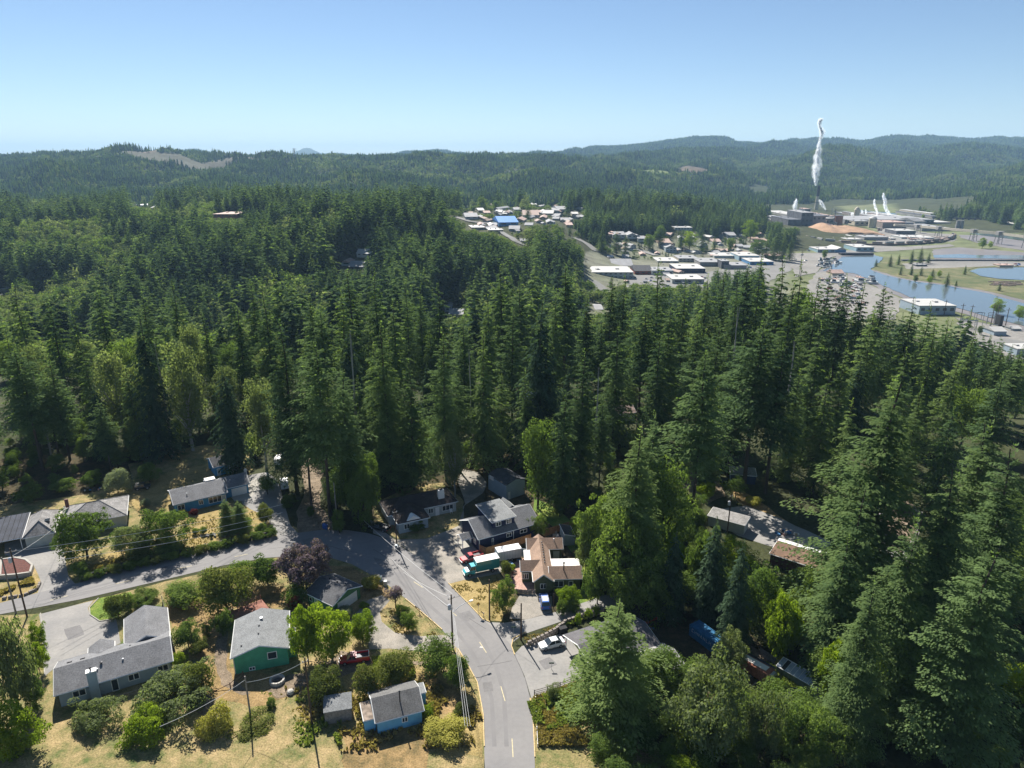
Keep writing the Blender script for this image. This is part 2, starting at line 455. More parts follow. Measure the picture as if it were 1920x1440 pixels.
def conifer_mesh(name, seed, nb=150, ns=10, rad=.115, crown=.14, droop=.35, up=0.12, m=None, irregular=.35, leaf=.021, shape=.75, gap=0.0):
    """unit-height conifer crown: ragged boughs, each a flat fan of sprays with a drooping, pointed tip"""
    rg = np.random.default_rng(seed)
    V = []; Tn = []
    sector = rg.uniform(.72, 1.15, 9)
    zs = crown + (1 - crown) * (1 - np.sqrt(1 - (np.arange(nb) + rg.uniform(0, 1, nb)) / nb * .992)) ** .82
    for i, z in enumerate(zs):
        az = i * 2.399 + rg.uniform(-.6, .6)
        h = (z - crown) / (1 - crown)
        R = rad * ((1 - h) ** shape) * (1 if h > .10 else .7 + h * 3) + .007
        R *= rg.uniform(1 - irregular * 1.15, 1 + irregular * .55) * sector[int((az % 6.283) / 6.283 * 9) % 9]
        if rg.random() < .10: R *= 1.25
        if gap and rg.random() < gap * (1 - h): R *= .35
        c, s = math.cos(az), math.sin(az)
        k = max(6, int(ns * (.3 + .7 * min(R / rad, 1.2))))
        f = .08 + .92 * (np.arange(k) + rg.uniform(0, 1, k)) / k
        slope = up * 1.6 * h + up * .3 + rg.uniform(-.06, .06)
        wid = R * .30 * np.sin(np.clip(1 - f, 0, 1) ** .7 * 2.6) + .0015
        tb = rg.uniform(0, .28)
        for q in range(2):
            off = rg.uniform(-1, 1, k) * wid
            rr = f * R
            zz = z + slope * R * f * 1.6 - droop * R * f ** 2.2 - np.abs(off) * .3 + rg.normal(0, .0012, k) - q * .0018
            ctr = np.stack([rr * c - off * s, rr * s + off * c, zz], 1)
            L = (leaf * rg.uniform(.6, 1.35, k) * (1 if h < .85 else .8))[:, None]
            a2 = az + np.clip(off / (wid + 1e-5), -1, 1) * .75 + rg.uniform(-.35, .35, k)
            dz = slope * .9 - droop * 2.0 * f ** 1.2 - q * .35 + rg.uniform(-.25, .2, k)
            d = np.stack([np.cos(a2), np.sin(a2), dz], 1); d /= np.linalg.norm(d, axis=1)[:, None]
            w = np.stack([-np.sin(a2), np.cos(a2), rg.uniform(-.35, .35, k)], 1) * L * rg.uniform(.22, .38, (k, 1))
            tip = ctr + d * L * .75; V.append(np.stack([ctr - d * L * .35, ctr + w, tip, ctr - w], 1).reshape(-1, 3))
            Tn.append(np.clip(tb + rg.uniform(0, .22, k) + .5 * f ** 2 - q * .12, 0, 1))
    b = 6 ; zt = np.linspace(.93, 1.0, b)      # the leader
    for z in zt:
        for q in range(4):
            a = rg.uniform(0, 6.28); r = .010 * (1.04 - z) / .1 + .002; p = np.array([math.cos(a) * r, math.sin(a) * r, z - .01]); w = np.array([-math.sin(a), math.cos(a), 0]) * .0035
            V.append(np.stack([p * [0, 0, 1], p + w, p * [1.5, 1.5, 1] + [0, 0, .012], p - w])); Tn.append(np.array([.5]))
    V = np.concatenate(V); Tn = np.concatenate(Tn); F = np.arange(len(V)).reshape(-1, 4)
    return np_mesh(name, V, F, [m], Tn)

def trunk_mesh(name, seed, r=.011, m=BARK, top=.97, dead=10):
    rg = random.Random(seed); b = MB()
    pts = [(rg.uniform(-.002, .002) * k, rg.uniform(-.002, .002) * k, -0.02 + (top + .02) * k / 6) for k in range(7)]
    b.tube(pts, r, 7, r2=.0015)
    for i in range(dead):       # bare stubs under the crown
        z = rg.uniform(.06, .3); a = rg.uniform(0, 6.28); l = rg.uniform(.01, .04)
        b.tube([(0, 0, z), (math.cos(a) * l, math.sin(a) * l, z + rg.uniform(-.005, .012))], .0016, 3, r2=.0006)
    return b.mesh(name, m)

def clump_crown(name, seed, nclump=46, nleaf=90, m=None, leaf=.035, rx=.36, zlo=.2, zhi=1.0, cr=.13, flat=1.0, round_=1.0, core=.25):
    """broad crown: leaf-sized faces on the shells of many clumps; unit height"""
    rg = np.random.default_rng(seed)
    n = nclump
    zc = (zlo + zhi) / 2; hz_ = (zhi - zlo) / 2
    a = rg.normal(size=(n, 3)); a /= np.linalg.norm(a, axis=1)[:, None]
    rr = rg.uniform(core, 1, n) ** .45
    lob = 1 + .28 * np.sin(a[:, 0] * 3.1 + seed) + .2 * np.sin(a[:, 1] * 4.3 + seed * 2) + .12 * rg.normal(size=n)
    C = a * (rr * lob * round_)[:, None] * np.array([rx - cr * .6, rx - cr * .6, hz_ - cr * .6]) + np.array([0, 0, zc])
    CR = cr * rg.uniform(.6, 1.3, n)
    V = []; Tn = []
    for i in range(n):
        k = int(nleaf * (CR[i] / cr) ** 2)
        d = rg.normal(size=(k, 3)); d /= np.linalg.norm(d, axis=1)[:, None]
        d[:, 2] = np.where(d[:, 2] < -.35, -d[:, 2], d[:, 2])
        P = C[i] + d * CR[i] * rg.uniform(.72, 1.08, (k, 1)) * np.array([1, 1, flat])
        nr = d * 1.5 + rg.normal(size=(k, 3)) * .55; nr /= np.linalg.norm(nr, axis=1)[:, None]
        t1 = np.cross(nr, rg.normal(size=(k, 3))); t1 /= np.linalg.norm(t1, axis=1)[:, None] + 1e-9
        t2 = np.cross(nr, t1); s = leaf * rg.uniform(.55, 1.25, (k, 1))
        q = np.stack([P - t1 * s * .5 , P + t2 * s * .42 , P + t1 * s * .6, P - t2 * s * .42], 1)
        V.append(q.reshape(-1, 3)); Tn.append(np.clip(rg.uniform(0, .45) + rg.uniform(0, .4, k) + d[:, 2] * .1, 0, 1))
    V = np.concatenate(V); V[:, 2] = np.maximum(V[:, 2], .01)
    return np_mesh(name, V, np.arange(len(V)).reshape(-1, 4), [m], np.concatenate(Tn))

def limbs_mesh(name, seed, m=BARK, r=.022, n=7, zlo=.15, spread=.26, top=.8):
    rg = random.Random(seed); b = MB()
    b.tube([(0, 0, -.03), (.01, 0, zlo), (0, .01, top * .6), (0, 0, top)], r, 7, r2=r * .25)
    for i in range(n):
        a = i * 2.4 + rg.uniform(-.4, .4); z = rg.uniform(zlo, top * .55); s = spread * rg.uniform(.6, 1)
        b.tube([(0, 0, z), (math.cos(a) * s * .5, math.sin(a) * s * .5, z + .15), (math.cos(a) * s, math.sin(a) * s, z + rg.uniform(.22, .38))], r * .5, 5, r2=r * .12)
    return b.mesh(name, m)

CON = []     # (crown mesh, trunk mesh)
for k in range(4):
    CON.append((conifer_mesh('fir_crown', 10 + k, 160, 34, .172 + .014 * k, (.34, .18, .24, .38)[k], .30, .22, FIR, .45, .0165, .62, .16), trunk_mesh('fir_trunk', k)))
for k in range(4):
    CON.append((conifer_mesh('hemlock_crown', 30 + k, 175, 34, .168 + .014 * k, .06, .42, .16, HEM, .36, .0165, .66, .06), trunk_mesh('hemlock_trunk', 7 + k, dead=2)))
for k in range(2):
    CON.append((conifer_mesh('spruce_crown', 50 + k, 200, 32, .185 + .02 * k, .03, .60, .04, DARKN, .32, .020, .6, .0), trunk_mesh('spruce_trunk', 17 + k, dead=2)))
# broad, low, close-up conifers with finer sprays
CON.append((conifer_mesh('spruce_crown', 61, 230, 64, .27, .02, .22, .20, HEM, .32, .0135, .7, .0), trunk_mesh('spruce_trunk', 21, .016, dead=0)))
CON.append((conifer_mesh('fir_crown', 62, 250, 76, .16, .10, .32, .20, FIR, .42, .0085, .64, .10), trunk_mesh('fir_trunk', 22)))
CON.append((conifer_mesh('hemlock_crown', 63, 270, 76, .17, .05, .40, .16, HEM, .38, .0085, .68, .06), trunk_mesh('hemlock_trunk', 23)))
BRO = []     # broadleaf: (crown, limbs)
for k in range(3):
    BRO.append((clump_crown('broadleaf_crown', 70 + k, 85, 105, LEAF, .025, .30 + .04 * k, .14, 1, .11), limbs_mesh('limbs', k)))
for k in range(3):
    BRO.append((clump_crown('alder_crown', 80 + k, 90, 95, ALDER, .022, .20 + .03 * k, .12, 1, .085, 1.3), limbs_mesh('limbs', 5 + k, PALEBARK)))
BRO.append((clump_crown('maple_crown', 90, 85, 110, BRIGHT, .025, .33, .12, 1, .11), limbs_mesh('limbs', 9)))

near_trees = []       # (x, y, crown radius) for spacing
CONGROUPS = {}
def plant(kind, lib, idx, x, y, h, label, cat='tree', group=None, wid=1.0, rz=None, z=None, parts=('crown', 'trunk')):
    z = T1(x, y) if z is None else z
    r = empty(kind, (x, y, z), label, cat, group)
    rz = random.uniform(0, 6.28) if rz is None else rz
    for nm, me in zip(parts, lib[idx]):
        o = link(nm, me, parent=r); o.scale = (h * wid, h * wid, h); o.rotation_euler = (0, 0, rz)
    near_trees.append((x, y, h * .13 * wid))
    return r

def top_tree(px, py, d, kind, lib, idx, label, wid=1.0, group=None, hmin=6):
    p = at_depth(px, py, d); z = T1(p.x, p.y)
    return plant(kind, lib, idx, p.x, p.y, max(p.z - z, hmin), label, group=group, wid=wid)
random.seed(4)
# --- trees that can be told apart: (top px, top py, distance, mesh, width, label)
TALL = [
 (590, 640, 146, 3, 1.0, 'tall fir with bare lower trunk, front of the trunk cluster left of the road bend'),
 (523, 597, 160, 11, 1.1, 'tall dark fir standing beside the small white camper trailer'),
 (417, 687, 172, 8, 1.05, 'squat dark spruce behind the small blue garage'),
 (260, 590, 180, 8, .95, 'very dark spruce among pale alders at the lawn edge'),
 (715, 600, 160, 12, 1.0, 'pointed green conifer standing behind the dark brown roofed house'),
 (765, 672, 160, 4, 1.0, 'mid-height hemlock between the brown roofed house and the tall firs'),
 (828, 612, 165, 11, 1.0, 'tall conifer directly behind the white chimney of the brown roofed house'),
 (905, 622, 172, 5, 1.0, 'hemlock rising behind the grey metal barn'),
 (1015, 560, 178, 9, 1.0, 'broad pale green conifer rising above the forest right of the barn'),
 (1095, 652, 158, 12, 1.1, 'bright hemlock behind the green lawn of the navy house'),
 (1060, 730, 150, 5, 1.0, 'loose hanging conifer at the edge of the lawn beyond the cedar fence'),
 (1325, 655, 140, 3, 1.0, 'tall fir with long bare trunk above the shaded grey carport'),
 (1200, 797, 118, 12, 1.5, 'sunlit young hemlock above the thicket right of the tan house'),
 (1160, 1122, 84, 10, 1.45, 'broad spruce in front of the dark roofed carport'),
 (1680, 700, 106, 12, 1.6, 'largest sunlit hemlock, alone before the dark forest, right of the brown shed'),
 (1600, 745, 150, 6, .8, 'slender pale hemlock left of the largest sunlit one'),
 (1558, 690, 158, 4, .9, 'narrow conical conifer between the bare trunks and the slender pale hemlock'),
 (1860, 785, 112, 12, 1.45, 'big light green conifer nearest the edge of the wood by the hidden drive'),
 (1800, 870, 96, 12, 1.4, 'drooping grey-green hemlock below the hidden drive'),
 (1905, 830, 100, 11, 1.3, 'tall fir cut by the picture edge beside the drooping hemlock'),
 (1720, 960, 84, 12, 1.3, 'shaggy hemlock hanging over the thicket below the largest sunlit one'),
 (1870, 1010, 76, 11, 1.4, 'shaggy fir in the lower corner of the wood'),
 (1625, 905, 96, 6, 1.1, 'shorter hemlock growing against the foot of the largest sunlit one'),
 (1430, 600, 160, 3, 1.2, 'tall fir whose bare trunks stand over the shaded slope'),
 (1470, 640, 158, 0, 1.1, 'dark fir in the row of bare trunks over the shaded slope'),
 (1392, 620, 168, 1, 1.0, 'fir with a forked bare trunk beside the pale roof in the wood'),
 (1345, 968, 108, 8, 1.0, 'dark drooping conifer above the orange netting'),
 (1270, 990, 108, 9, 1.0, 'black-green conifer in deep shade behind the dark roofed carport'),
 (1640, 1085, 79, 12, 1.2, 'shaggy hemlock rising beside the bright tree behind the greenhouse'),
 (1592, 1000, 92, 6, 1.1, 'dense hemlock between the brown shed and the thicket'),
 (1395, 1010, 100, 8, .9, 'dark conifer beside the brown shed with white edging'),
]
SPEC = {0: 'douglas_fir', 1: 'douglas_fir', 2: 'douglas_fir', 3: 'douglas_fir', 11: 'douglas_fir', 4: 'hemlock', 5: 'hemlock', 6: 'hemlock', 7: 'hemlock', 12: 'hemlock', 8: 'spruce', 9: 'spruce', 10: 'spruce'}
for (px, py, d, k, w, lab) in TALL:
    top_tree(px, py, d, SPEC[k], CON, k, lab, w)

# --- silhouettes of the near forest, each with its own top: (px, py, distance)
ZONES = [(-9999, 470, 'left', 'dark conifer in the forest belt behind the blue house and its lawn', 'conifers behind the blue house'),
         (470, 860, 'mid', 'tall conifer in the forest belt behind the brown roofed house', 'conifers behind the brown roofed house'),
         (860, 1230, 'barn', 'tall conifer in the forest belt beyond the grey barn', 'conifers beyond the grey barn'),
         (1230, 1560, 'ridge', 'tall conifer on the wooded brow below the town', 'conifers on the brow below the town'),
         (1560, 9999, 'east', 'conifer on the dark wooded slope below the river', 'conifers on the slope below the river')]
def zone(px):
    for a, b, _, lab, grp in ZONES:
        if a <= px < b: return lab, grp
SIL = [(23, 530, 235), (90, 562, 215), (7, 610, 195), (133, 578, 225), (183, 545, 235), (322, 523, 240), (265, 545, 230), (380, 580, 215), (443, 573, 210), (493, 540, 215), (470, 527, 245),
 (45, 640, 190), (150, 640, 190), (580, 549, 215), (600, 578, 205), (639, 540, 225), (652, 503, 240), (702, 500, 245), (735, 560, 205), (760, 527, 235), (788, 535, 240), (820, 530, 245), (868, 590, 200),
 (939, 494, 255), (915, 551, 225), (975, 516, 245), (960, 575, 200), (1042, 540, 225), (1062, 495, 250), (1102, 552, 220), (1148, 517, 245), (1171, 512, 240), (1238, 485, 240), (1210, 560, 200), (1287, 522, 235), (1260, 560, 205),
 (1328, 512, 240), (1360, 506, 235), (1384, 520, 225), (1404, 493, 245), (1430, 472, 255), (1471, 479, 245), (1504, 486, 240), (1490, 530, 215), (1537, 520, 225), (1557, 506, 245), (1588, 512, 240), (1622, 523, 235),
 (1661, 528, 235), (1640, 580, 200), (1715, 556, 225), (1746, 565, 225), (1672, 579, 205), (1779, 593, 215), (1757, 600, 195), (1830, 612, 215), (1858, 627, 205), (1883, 641, 200), (1915, 655, 195), (1800, 660, 180), (1880, 700, 160), (1160, 600, 185), (1310, 590, 190),
 (1350, 600, 195), (1240, 620, 180), (700, 640, 178), (560, 700, 152), (640, 690, 152), (855, 700, 172), (940, 700, 180), (985, 690, 172), (1130, 745, 160), (1025, 660, 180), (1700, 650, 170), (1730, 720, 150), (1790, 760, 145), (1540, 600, 180), (1590, 640, 172), (1500, 690, 165)]
rs = random.Random(11)
for (px, py, d) in SIL:
    lab, grp = zone(px)
    k = rs.choice([0, 1, 2, 3, 4, 5, 6, 7, 4, 5, 11, 12])
    top_tree(px, py, d, SPEC[k], CON, k, lab, rs.uniform(.85, 1.15), grp)

# keep clear: yards and drives (world polygons)
CLEAR = [W([(-200, 935), (60, 925), (170, 895), (280, 862), (420, 830), (480, 905), (560, 985), (700, 985), (690, 930), (830, 900), (890, 870), (930, 860), (1010, 880), (1030, 960), (1080, 985), (1085, 1090), (1110, 1140), (1190, 1160), (1330, 1130), (1440, 1240), (1600, 1330), (1700, 1700), (-600, 1700)]),
         W([(1300, 935), (1400, 935), (1570, 1010), (1600, 1080), (1500, 1090), (1400, 1040), (1320, 990)]),
         W([(1355, 850), (1400, 830), (1430, 890), (1520, 960), (1480, 975), (1400, 940)]),
         W([(1600, 1000), (1700, 920), (1740, 930), (1720, 1060), (1650, 1090)]),
         W([(500, 840), (600, 840), (610, 960), (520, 960)]), W([(365, 905), (370, 838), (480, 825), (480, 905)]), W([(895, 940), (893, 852), (1005, 852), (1012, 940)]), W([(955, 720), (1060, 720), (1060, 790), (955, 800)])]
def clear(x, y):
    return any(bool(inpoly(np.array([x]), np.array([y]), c)[0]) for c in CLEAR)

rs = random.Random(21)
for k in range(22):
    x = -150 + k * 5.2 + rs.uniform(-2, 2); y = rs.uniform(170, 182)
    if clear(x, y) or any((x - a) ** 2 + (y - c) ** 2 < 16 for a, c, _ in near_trees): continue
    j = rs.choice([4, 5, 8, 9, 0, 2]); plant(SPEC[j], CON, j, x, y, rs.uniform(20, 31), 'x', group='conifers of the near forest', wid=rs.uniform(1.0, 1.25))
rs = random.Random(5)
fill = []; tries = 0
while len(fill) < 125 and tries < 9000:
    tries += 1
    y = 130 + 215 * rs.random() ** .9; x = y * rs.uniform(-.82, .82)
    if y < 165 and x < y * .18: continue
    if clear(x, y): continue
    if any((x - a) ** 2 + (y - b) ** 2 < 7.2 ** 2 for a, b, _ in near_trees): continue
    z = T1(x, y); zl = z if y > 240 else 0
    h = rs.uniform(17, 37) * (1 if y < 260 else .9)
    t = x / y
    # stay under the outline the tall ones draw
    lim = CAMZ - y * math.tan(math.radians(17.9) - math.atan((720 - (600 + 60 * abs(t))) / FPX)) - z
    h = min(h, lim)
    if h < 13: continue
    px = 960 + FPX * x / (y * CP + (CAMZ - z) * SP)
    if px < 520 and rs.random() < .5: # alders and maples among the conifers on the left
        k = rs.choice([0, 1, 3, 4, 5, 3, 4])
        plant('broadleaf_tree', BRO, k, x, y, min(h, 22), 'pale broadleaf tree filling a gap among the conifers beyond the blue house', group='broadleaf trees among the left conifers', wid=.9)
    elif rs.random() < .14:
        plant('broadleaf_tree', BRO, rs.choice([0, 1, 2, 4]), x, y, min(h, 18), 'broadleaf tree under the tall conifers of the near forest', group='broadleaf trees under the tall conifers', wid=.95)
    else:
        lab, grp = zone(px); k = rs.choice([0, 1, 2, 3, 4, 5, 6, 7, 8, 9])
        plant(SPEC[k], CON, k, x, y, h, lab, group=grp, wid=rs.uniform(.95, 1.2))
    fill.append(1)
print('near fill', len(fill), tries, 'near trees', len(near_trees))

SNAG = [trunk_mesh('snag_trunk', 90 + k, .012, PALEBARK, 1.0, 70) for k in range(2)]
for k, (px, py, d) in enumerate([(290, 640, 182), (655, 620, 172), (880, 655, 176), (1122, 690, 168), (1385, 575, 190), (1010, 640, 190), (60, 690, 182), (1490, 640, 176)]):
    p = at_depth(px, py, d); z = T1(p.x, p.y); r = empty('dead_tree', (p.x, p.y, z), ['bare grey snag right of the very dark spruce', 'bare grey snag above the trunk cluster', 'bare snag above the barn roof', 'bare snag right of the broad pale green conifer', 'grey snag on the brow over the forked trunk', 'thin snag behind the broad pale green conifer', 'bare snag near the left border of the wood', 'thin snag in the row of bare trunks'][k], 'tree')
    for nm, me, rz in (('trunk', SNAG[k % 2], 0), ('limbs', SNAG[1 - k % 2], 2)): o = link(nm, me, parent=r); h_ = p.z - z; o.scale = (h_ * (1 if nm == 'trunk' else .8), h_ * (1 if nm == 'trunk' else .8), h_); o.rotation_euler = (0, 0, rz)
# specific broadleaf and understorey trees
for (px, py, d, k, w, lab) in [
    (345, 600, 205, 4, .7, 'yellow-green maple glowing between two dark spruces'), (205, 655, 190, 4, 1.0, 'pale alder grove tree left of the very dark spruce'),
    (333, 655, 185, 5, 1.0, 'tall whitish alder right of the very dark spruce'), (480, 715, 172, 3, .9, 'pale willow beside the squat dark spruce'),
    (250, 480, 330, 1, 1.2, 'broad maple on the slope above the left spruces'), (1120, 930, 112, 0, 1.3, 'bright green maple over the back fence of the tan house'),
    (1165, 985, 103, 2, 1.1, 'dense green tree beside the driveway of the tan house'), (1235, 1010, 100, 6, .8, 'yellow-green tree in the shaded thicket above the orange netting'),
    (1420, 1095, 88, 0, 1.1, 'leafy maple above the weathered fence'), (1480, 1120, 84, 6, 1.0, 'light green cherry above the greenhouse'),
    (1560, 1090, 86, 2, 1.1, 'broad leafy tree below the brown shed'), (1555, 1190, 76, 6, .95, 'bright green tree just behind the greenhouse'),
    (1640, 1240, 70, 0, 1.2, 'dense broadleaf tree at the foot of the thicket'), (1300, 1245, 77, 0, 1.25, 'large dark leafy tree below the blue container'),
    (1385, 1195, 80, 1, .8, 'grey-green tree over the rusty trailer'), (1500, 1320, 70, 2, 1.2, 'blue-green bush tree below the small blue-edged roof'),
    (1760, 1230, 68, 2, 1.1, 'dark broadleaf tree under the shaggy fir'), (1250, 870, 128, 1, .9, 'leafy tree behind the sunlit young hemlock'),
    (1290, 905, 122, 6, .7, 'yellow-green understorey tree beside the long bare trunk'), (1510, 560, 300, 0, 1, 'roundish tree on the brow by the river'),
    
    (690, 860, 145, 0, .8, 'shaded leafy tree beside the road bend'), (650, 850, 148, 1, .8, 'shaded leafy tree behind the trunk cluster'),
    (1010, 800, 150, 0, .9, 'leafy tree leaning over the lawn of the navy house'), (850, 800, 156, 4, .8, 'thin leafy tree behind the dark roof ridge')]:
    if d > 125 and d < 320: top_tree(px, py, d, 'broadleaf_tree', BRO, k, lab, w * .8, hmin=4)

# --- the woods beyond: one mass per kind of wood, scattered copies of a few small trees
SRC = bpy.data.collections.new('woodland_sources')
def src(me):
    o = bpy.data.objects.new('wood_%02d' % len(SRC.objects), me); SRC.objects.link(o)
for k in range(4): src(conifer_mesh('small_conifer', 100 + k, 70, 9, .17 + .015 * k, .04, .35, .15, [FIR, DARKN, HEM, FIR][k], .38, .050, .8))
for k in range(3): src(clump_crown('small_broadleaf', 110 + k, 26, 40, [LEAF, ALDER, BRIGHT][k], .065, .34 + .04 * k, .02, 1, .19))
def tuft(seed, m, n=4):
    """several far conifers standing together"""
    rg = np.random.default_rng(seed); V = []; F = []; Tn = []
    for i in range(n):
        cx, cy = rg.uniform(-.45, .45, 2); h = rg.uniform(.6, 1); r = rg.uniform(.13, .19); b = len(V) 
        for lev in range(4):
            z0 = h * (.0 + .25 * lev); z1 = z0 + h * .36; R = r * (1.05 - .24 * lev)
            for q in range(6):
                a = q / 6 * 6.283 + lev; a1 = a + 1.05
                k = len(V); j = rg.uniform(.8, 1.2)
                V += [(cx + R * j * math.cos(a), cy + R * j * math.sin(a), z0), (cx + R * math.cos(a1), cy + R * math.sin(a1), z0 + rg.uniform(-.03, .03)), (cx, cy, min(z1, h))]
                F.append((k, k + 1, k + 2)); Tn.append(rg.uniform(0, 1))
    return np_mesh('conifer_tuft', V, F, [m], Tn)
for k in range(3): src(tuft(200 + k, [FIR, DARKN, HEM][k]))

def wood(name, P, S, R, I, W_):
    me = bpy.data.meshes.new(name)
    me.vertices.add(len(P)); me.vertices.foreach_set('co', np.asarray(P, np.float32).ravel())
    for nm, typ, val in (('height', 'FLOAT', S), ('spin', 'FLOAT', R), ('pick', 'INT', I), ('girth', 'FLOAT', W_)):
        a = me.attributes.new(nm, typ, 'POINT'); a.data.foreach_set('value', np.asarray(val, np.int32 if typ == 'INT' else np.float32))
    o = link(name, me, kind='stuff')
    ng = bpy.data.node_groups.new(name, 'GeometryNodeTree')
    ng.interface.new_socket('Geometry', in_out='INPUT', socket_type='NodeSocketGeometry')
    ng.interface.new_socket('Geometry', in_out='OUTPUT', socket_type='NodeSocketGeometry')
    N = ng.nodes; L = ng.links
    gi = N.new('NodeGroupInput'); go = N.new('NodeGroupOutput'); ip = N.new('GeometryNodeInstanceOnPoints')
    ci = N.new('GeometryNodeCollectionInfo'); ci.inputs['Collection'].default_value = SRC
    ci.inputs['Separate Children'].default_value = True; ci.inputs['Reset Children'].default_value = True
    def attr(nm, typ):
        a = N.new('GeometryNodeInputNamedAttribute'); a.data_type = typ; a.inputs['Name'].default_value = nm; return a.outputs['Attribute']
    cr = N.new('ShaderNodeCombineXYZ'); L.new(attr('spin', 'FLOAT'), cr.inputs['Z'])
    cs = N.new('ShaderNodeCombineXYZ'); h = attr('height', 'FLOAT'); g = attr('girth', 'FLOAT')
    L.new(g, cs.inputs['X']); L.new(g, cs.inputs['Y']); L.new(h, cs.inputs['Z'])
    L.new(gi.outputs[0], ip.inputs['Points']); L.new(ci.outputs[0], ip.inputs['Instance']); ip.inputs['Pick Instance'].default_value = True
    L.new(attr('pick', 'INT'), ip.inputs['Instance Index']); L.new(cr.outputs[0], ip.inputs['Rotation']); L.new(cs.outputs[0], ip.inputs['Scale'])
    L.new(ip.outputs[0], go.inputs[0])
    md = o.modifiers.new('scatter', 'NODES'); md.node_group = ng
    return o

def scatter(d0, d1, spacing, seed, tmax=.86):
    rg = np.random.default_rng(seed)
    ys = np.arange(d0, d1, spacing); xs = np.arange(-tmax * d1, tmax * d1, spacing)
    X, Y = np.meshgrid(xs, ys); X = (X + rg.uniform(-.5, .5, X.shape) * spacing).ravel(); Y = (Y + rg.uniform(-.5, .5, Y.shape) * spacing).ravel()
    k = np.abs(X) < tmax * Y; return X[k], Y[k], rg

def visible(X, Y, Z, H):
    ok = np.ones(len(X), bool)
    for f in np.linspace(.08, .97, 26):
        tz = CAMZ + (Z + H - CAMZ) * f
        g = T(X * f, Y * f)
        ok &= ~((g > tz + 1.5))
    return ok

NOWOOD = []      # world polygons kept bare (filled by the valley part)
# ------------------------------------------------------------------ near ground: yards, roads, drives
def lawn_mat(name, a, b, c, s=.16):
    """grass: three colours mixed by two noises, mown grain"""
    m = bpy.data.materials.new(name); m.use_nodes = True; nt = m.node_tree; N = nt.nodes; L = nt.links
    p = N['Principled BSDF']; p.inputs['Roughness'].default_value = .95; p.inputs['Specular IOR Level'].default_value = .1
    tc = N.new('ShaderNodeTexCoord')
    def nz(sc, det):
        n = N.new('ShaderNodeTexNoise'); n.inputs['Scale'].default_value = sc; n.inputs['Detail'].default_value = det; n.inputs['Roughness'].default_value = .65
        L.new(tc.outputs['Object'], n.inputs['Vector']); return n.outputs['Fac']
    n1, n2, n3 = nz(s, 6), nz(s * 3.1, 6), nz(4.0, 5)
    r = N.new('ShaderNodeValToRGB'); e = r.color_ramp.elements
    e[0].position = .38; e[0].color = (*a, 1); e[1].position = .62; e[1].color = (*c, 1); k = e.new(.5); k.color = (*b, 1)
    ad = N.new('ShaderNodeMath'); ad.operation = 'MULTIPLY_ADD'; ad.inputs[1].default_value = .5; L.new(n2, ad.inputs[0])
    h = N.new('ShaderNodeMath'); h.operation = 'MULTIPLY'; h.inputs[1].default_value = .5; L.new(n1, h.inputs[0]); L.new(h.outputs[0], ad.inputs[2])
    L.new(ad.outputs[0], r.inputs['Fac'])
    mr = N.new('ShaderNodeMapRange'); mr.inputs['From Min'].default_value = .3; mr.inputs['From Max'].default_value = .7; mr.inputs['To Min'].default_value = .55; mr.inputs['To Max'].default_value = 1.45
    L.new(n3, mr.inputs['Value'])
    mx = N.new('ShaderNodeVectorMath'); mx.operation = 'SCALE'; L.new(r.outputs['Color'], mx.inputs[0]); L.new(mr.outputs['Result'], mx.inputs['Scale'])
    L.new(mx.outputs['Vector'], p.inputs['Base Color'])
    b2 = N.new('ShaderNodeBump'); b2.inputs['Strength'].default_value = .7; b2.inputs['Distance'].default_value = .12; L.new(n3, b2.inputs['Height']); L.new(b2.outputs['Normal'], p.inputs['Normal'])
    return m
DRY = lawn_mat('dry_lawn', (.17, .14, .055), (.30, .225, .095), (.36, .27, .12))
MIXED = lawn_mat('mixed_lawn', (.085, .115, .035), (.23, .19, .085), (.36, .265, .135))
BROWNG = lawn_mat('brown_grass', (.10, .085, .04), (.24, .165, .075), (.34, .23, .11))
GREENL = lawn_mat('green_lawn', (.07, .12, .025), (.13, .19, .035), (.24, .25, .06))
DIRT = lawn_mat('bare_dirt', (.12, .095, .065), (.20, .155, .11), (.27, .21, .15), .3)
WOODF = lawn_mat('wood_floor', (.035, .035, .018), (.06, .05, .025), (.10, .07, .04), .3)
ASPH = mat('asphalt', (.185, .178, .175), .9, .10, .12, fine=.05, fscale=1.5, color2=(.225, .215, .207))
ASPH2 = mat('old_asphalt', (.205, .198, .19), .9, .10, .2, fine=.08, fscale=2, color2=(.28, .265, .245))
GRAV = mat('gravel', (.20, .185, .16), .95, .1, .35, fine=.35, fscale=9, color2=(.33, .295, .25), bump=.4)
CONC = mat('concrete', (.34, .32, .28), .9, .12, .5, fine=.12, fscale=5)
PINKP = mat('pink_pavers', (.40, .25, .20), .9, .2, 1.2, fine=.25, fscale=5)
MULCH = mat('red_mulch', (.11, .045, .035), .95, .3, 3)
YELL = mat('yellow_paint', (.50, .37, .17), .7, .25, 4)
YPALE = mat('worn_yellow_paint', (.50, .43, .26), .8, .2, 4)
WPAINT = mat('white_road_paint', (.5, .48, .45), .8, .2, 4)
def S(name, px, z, m, **k): return sheet(name, W(px), z, m, **k)
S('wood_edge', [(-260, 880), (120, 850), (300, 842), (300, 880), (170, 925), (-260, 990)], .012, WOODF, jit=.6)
S('yard', [(-260, 930), (120, 865), (250, 850), (420, 832), (470, 850), (475, 905), (530, 985), (600, 1000), (480, 1030), (140, 1105), (-260, 1200)], .008, MIXED, jit=.8)
S('lawn', [(238, 940), (268, 905), (330, 880), (395, 868), (425, 885), (330, 935), (450, 950), (505, 950), (515, 965), (490, 985), (360, 1035), (330, 1030), (350, 965), (300, 955), (262, 965)], .014, DRY, jit=.5)
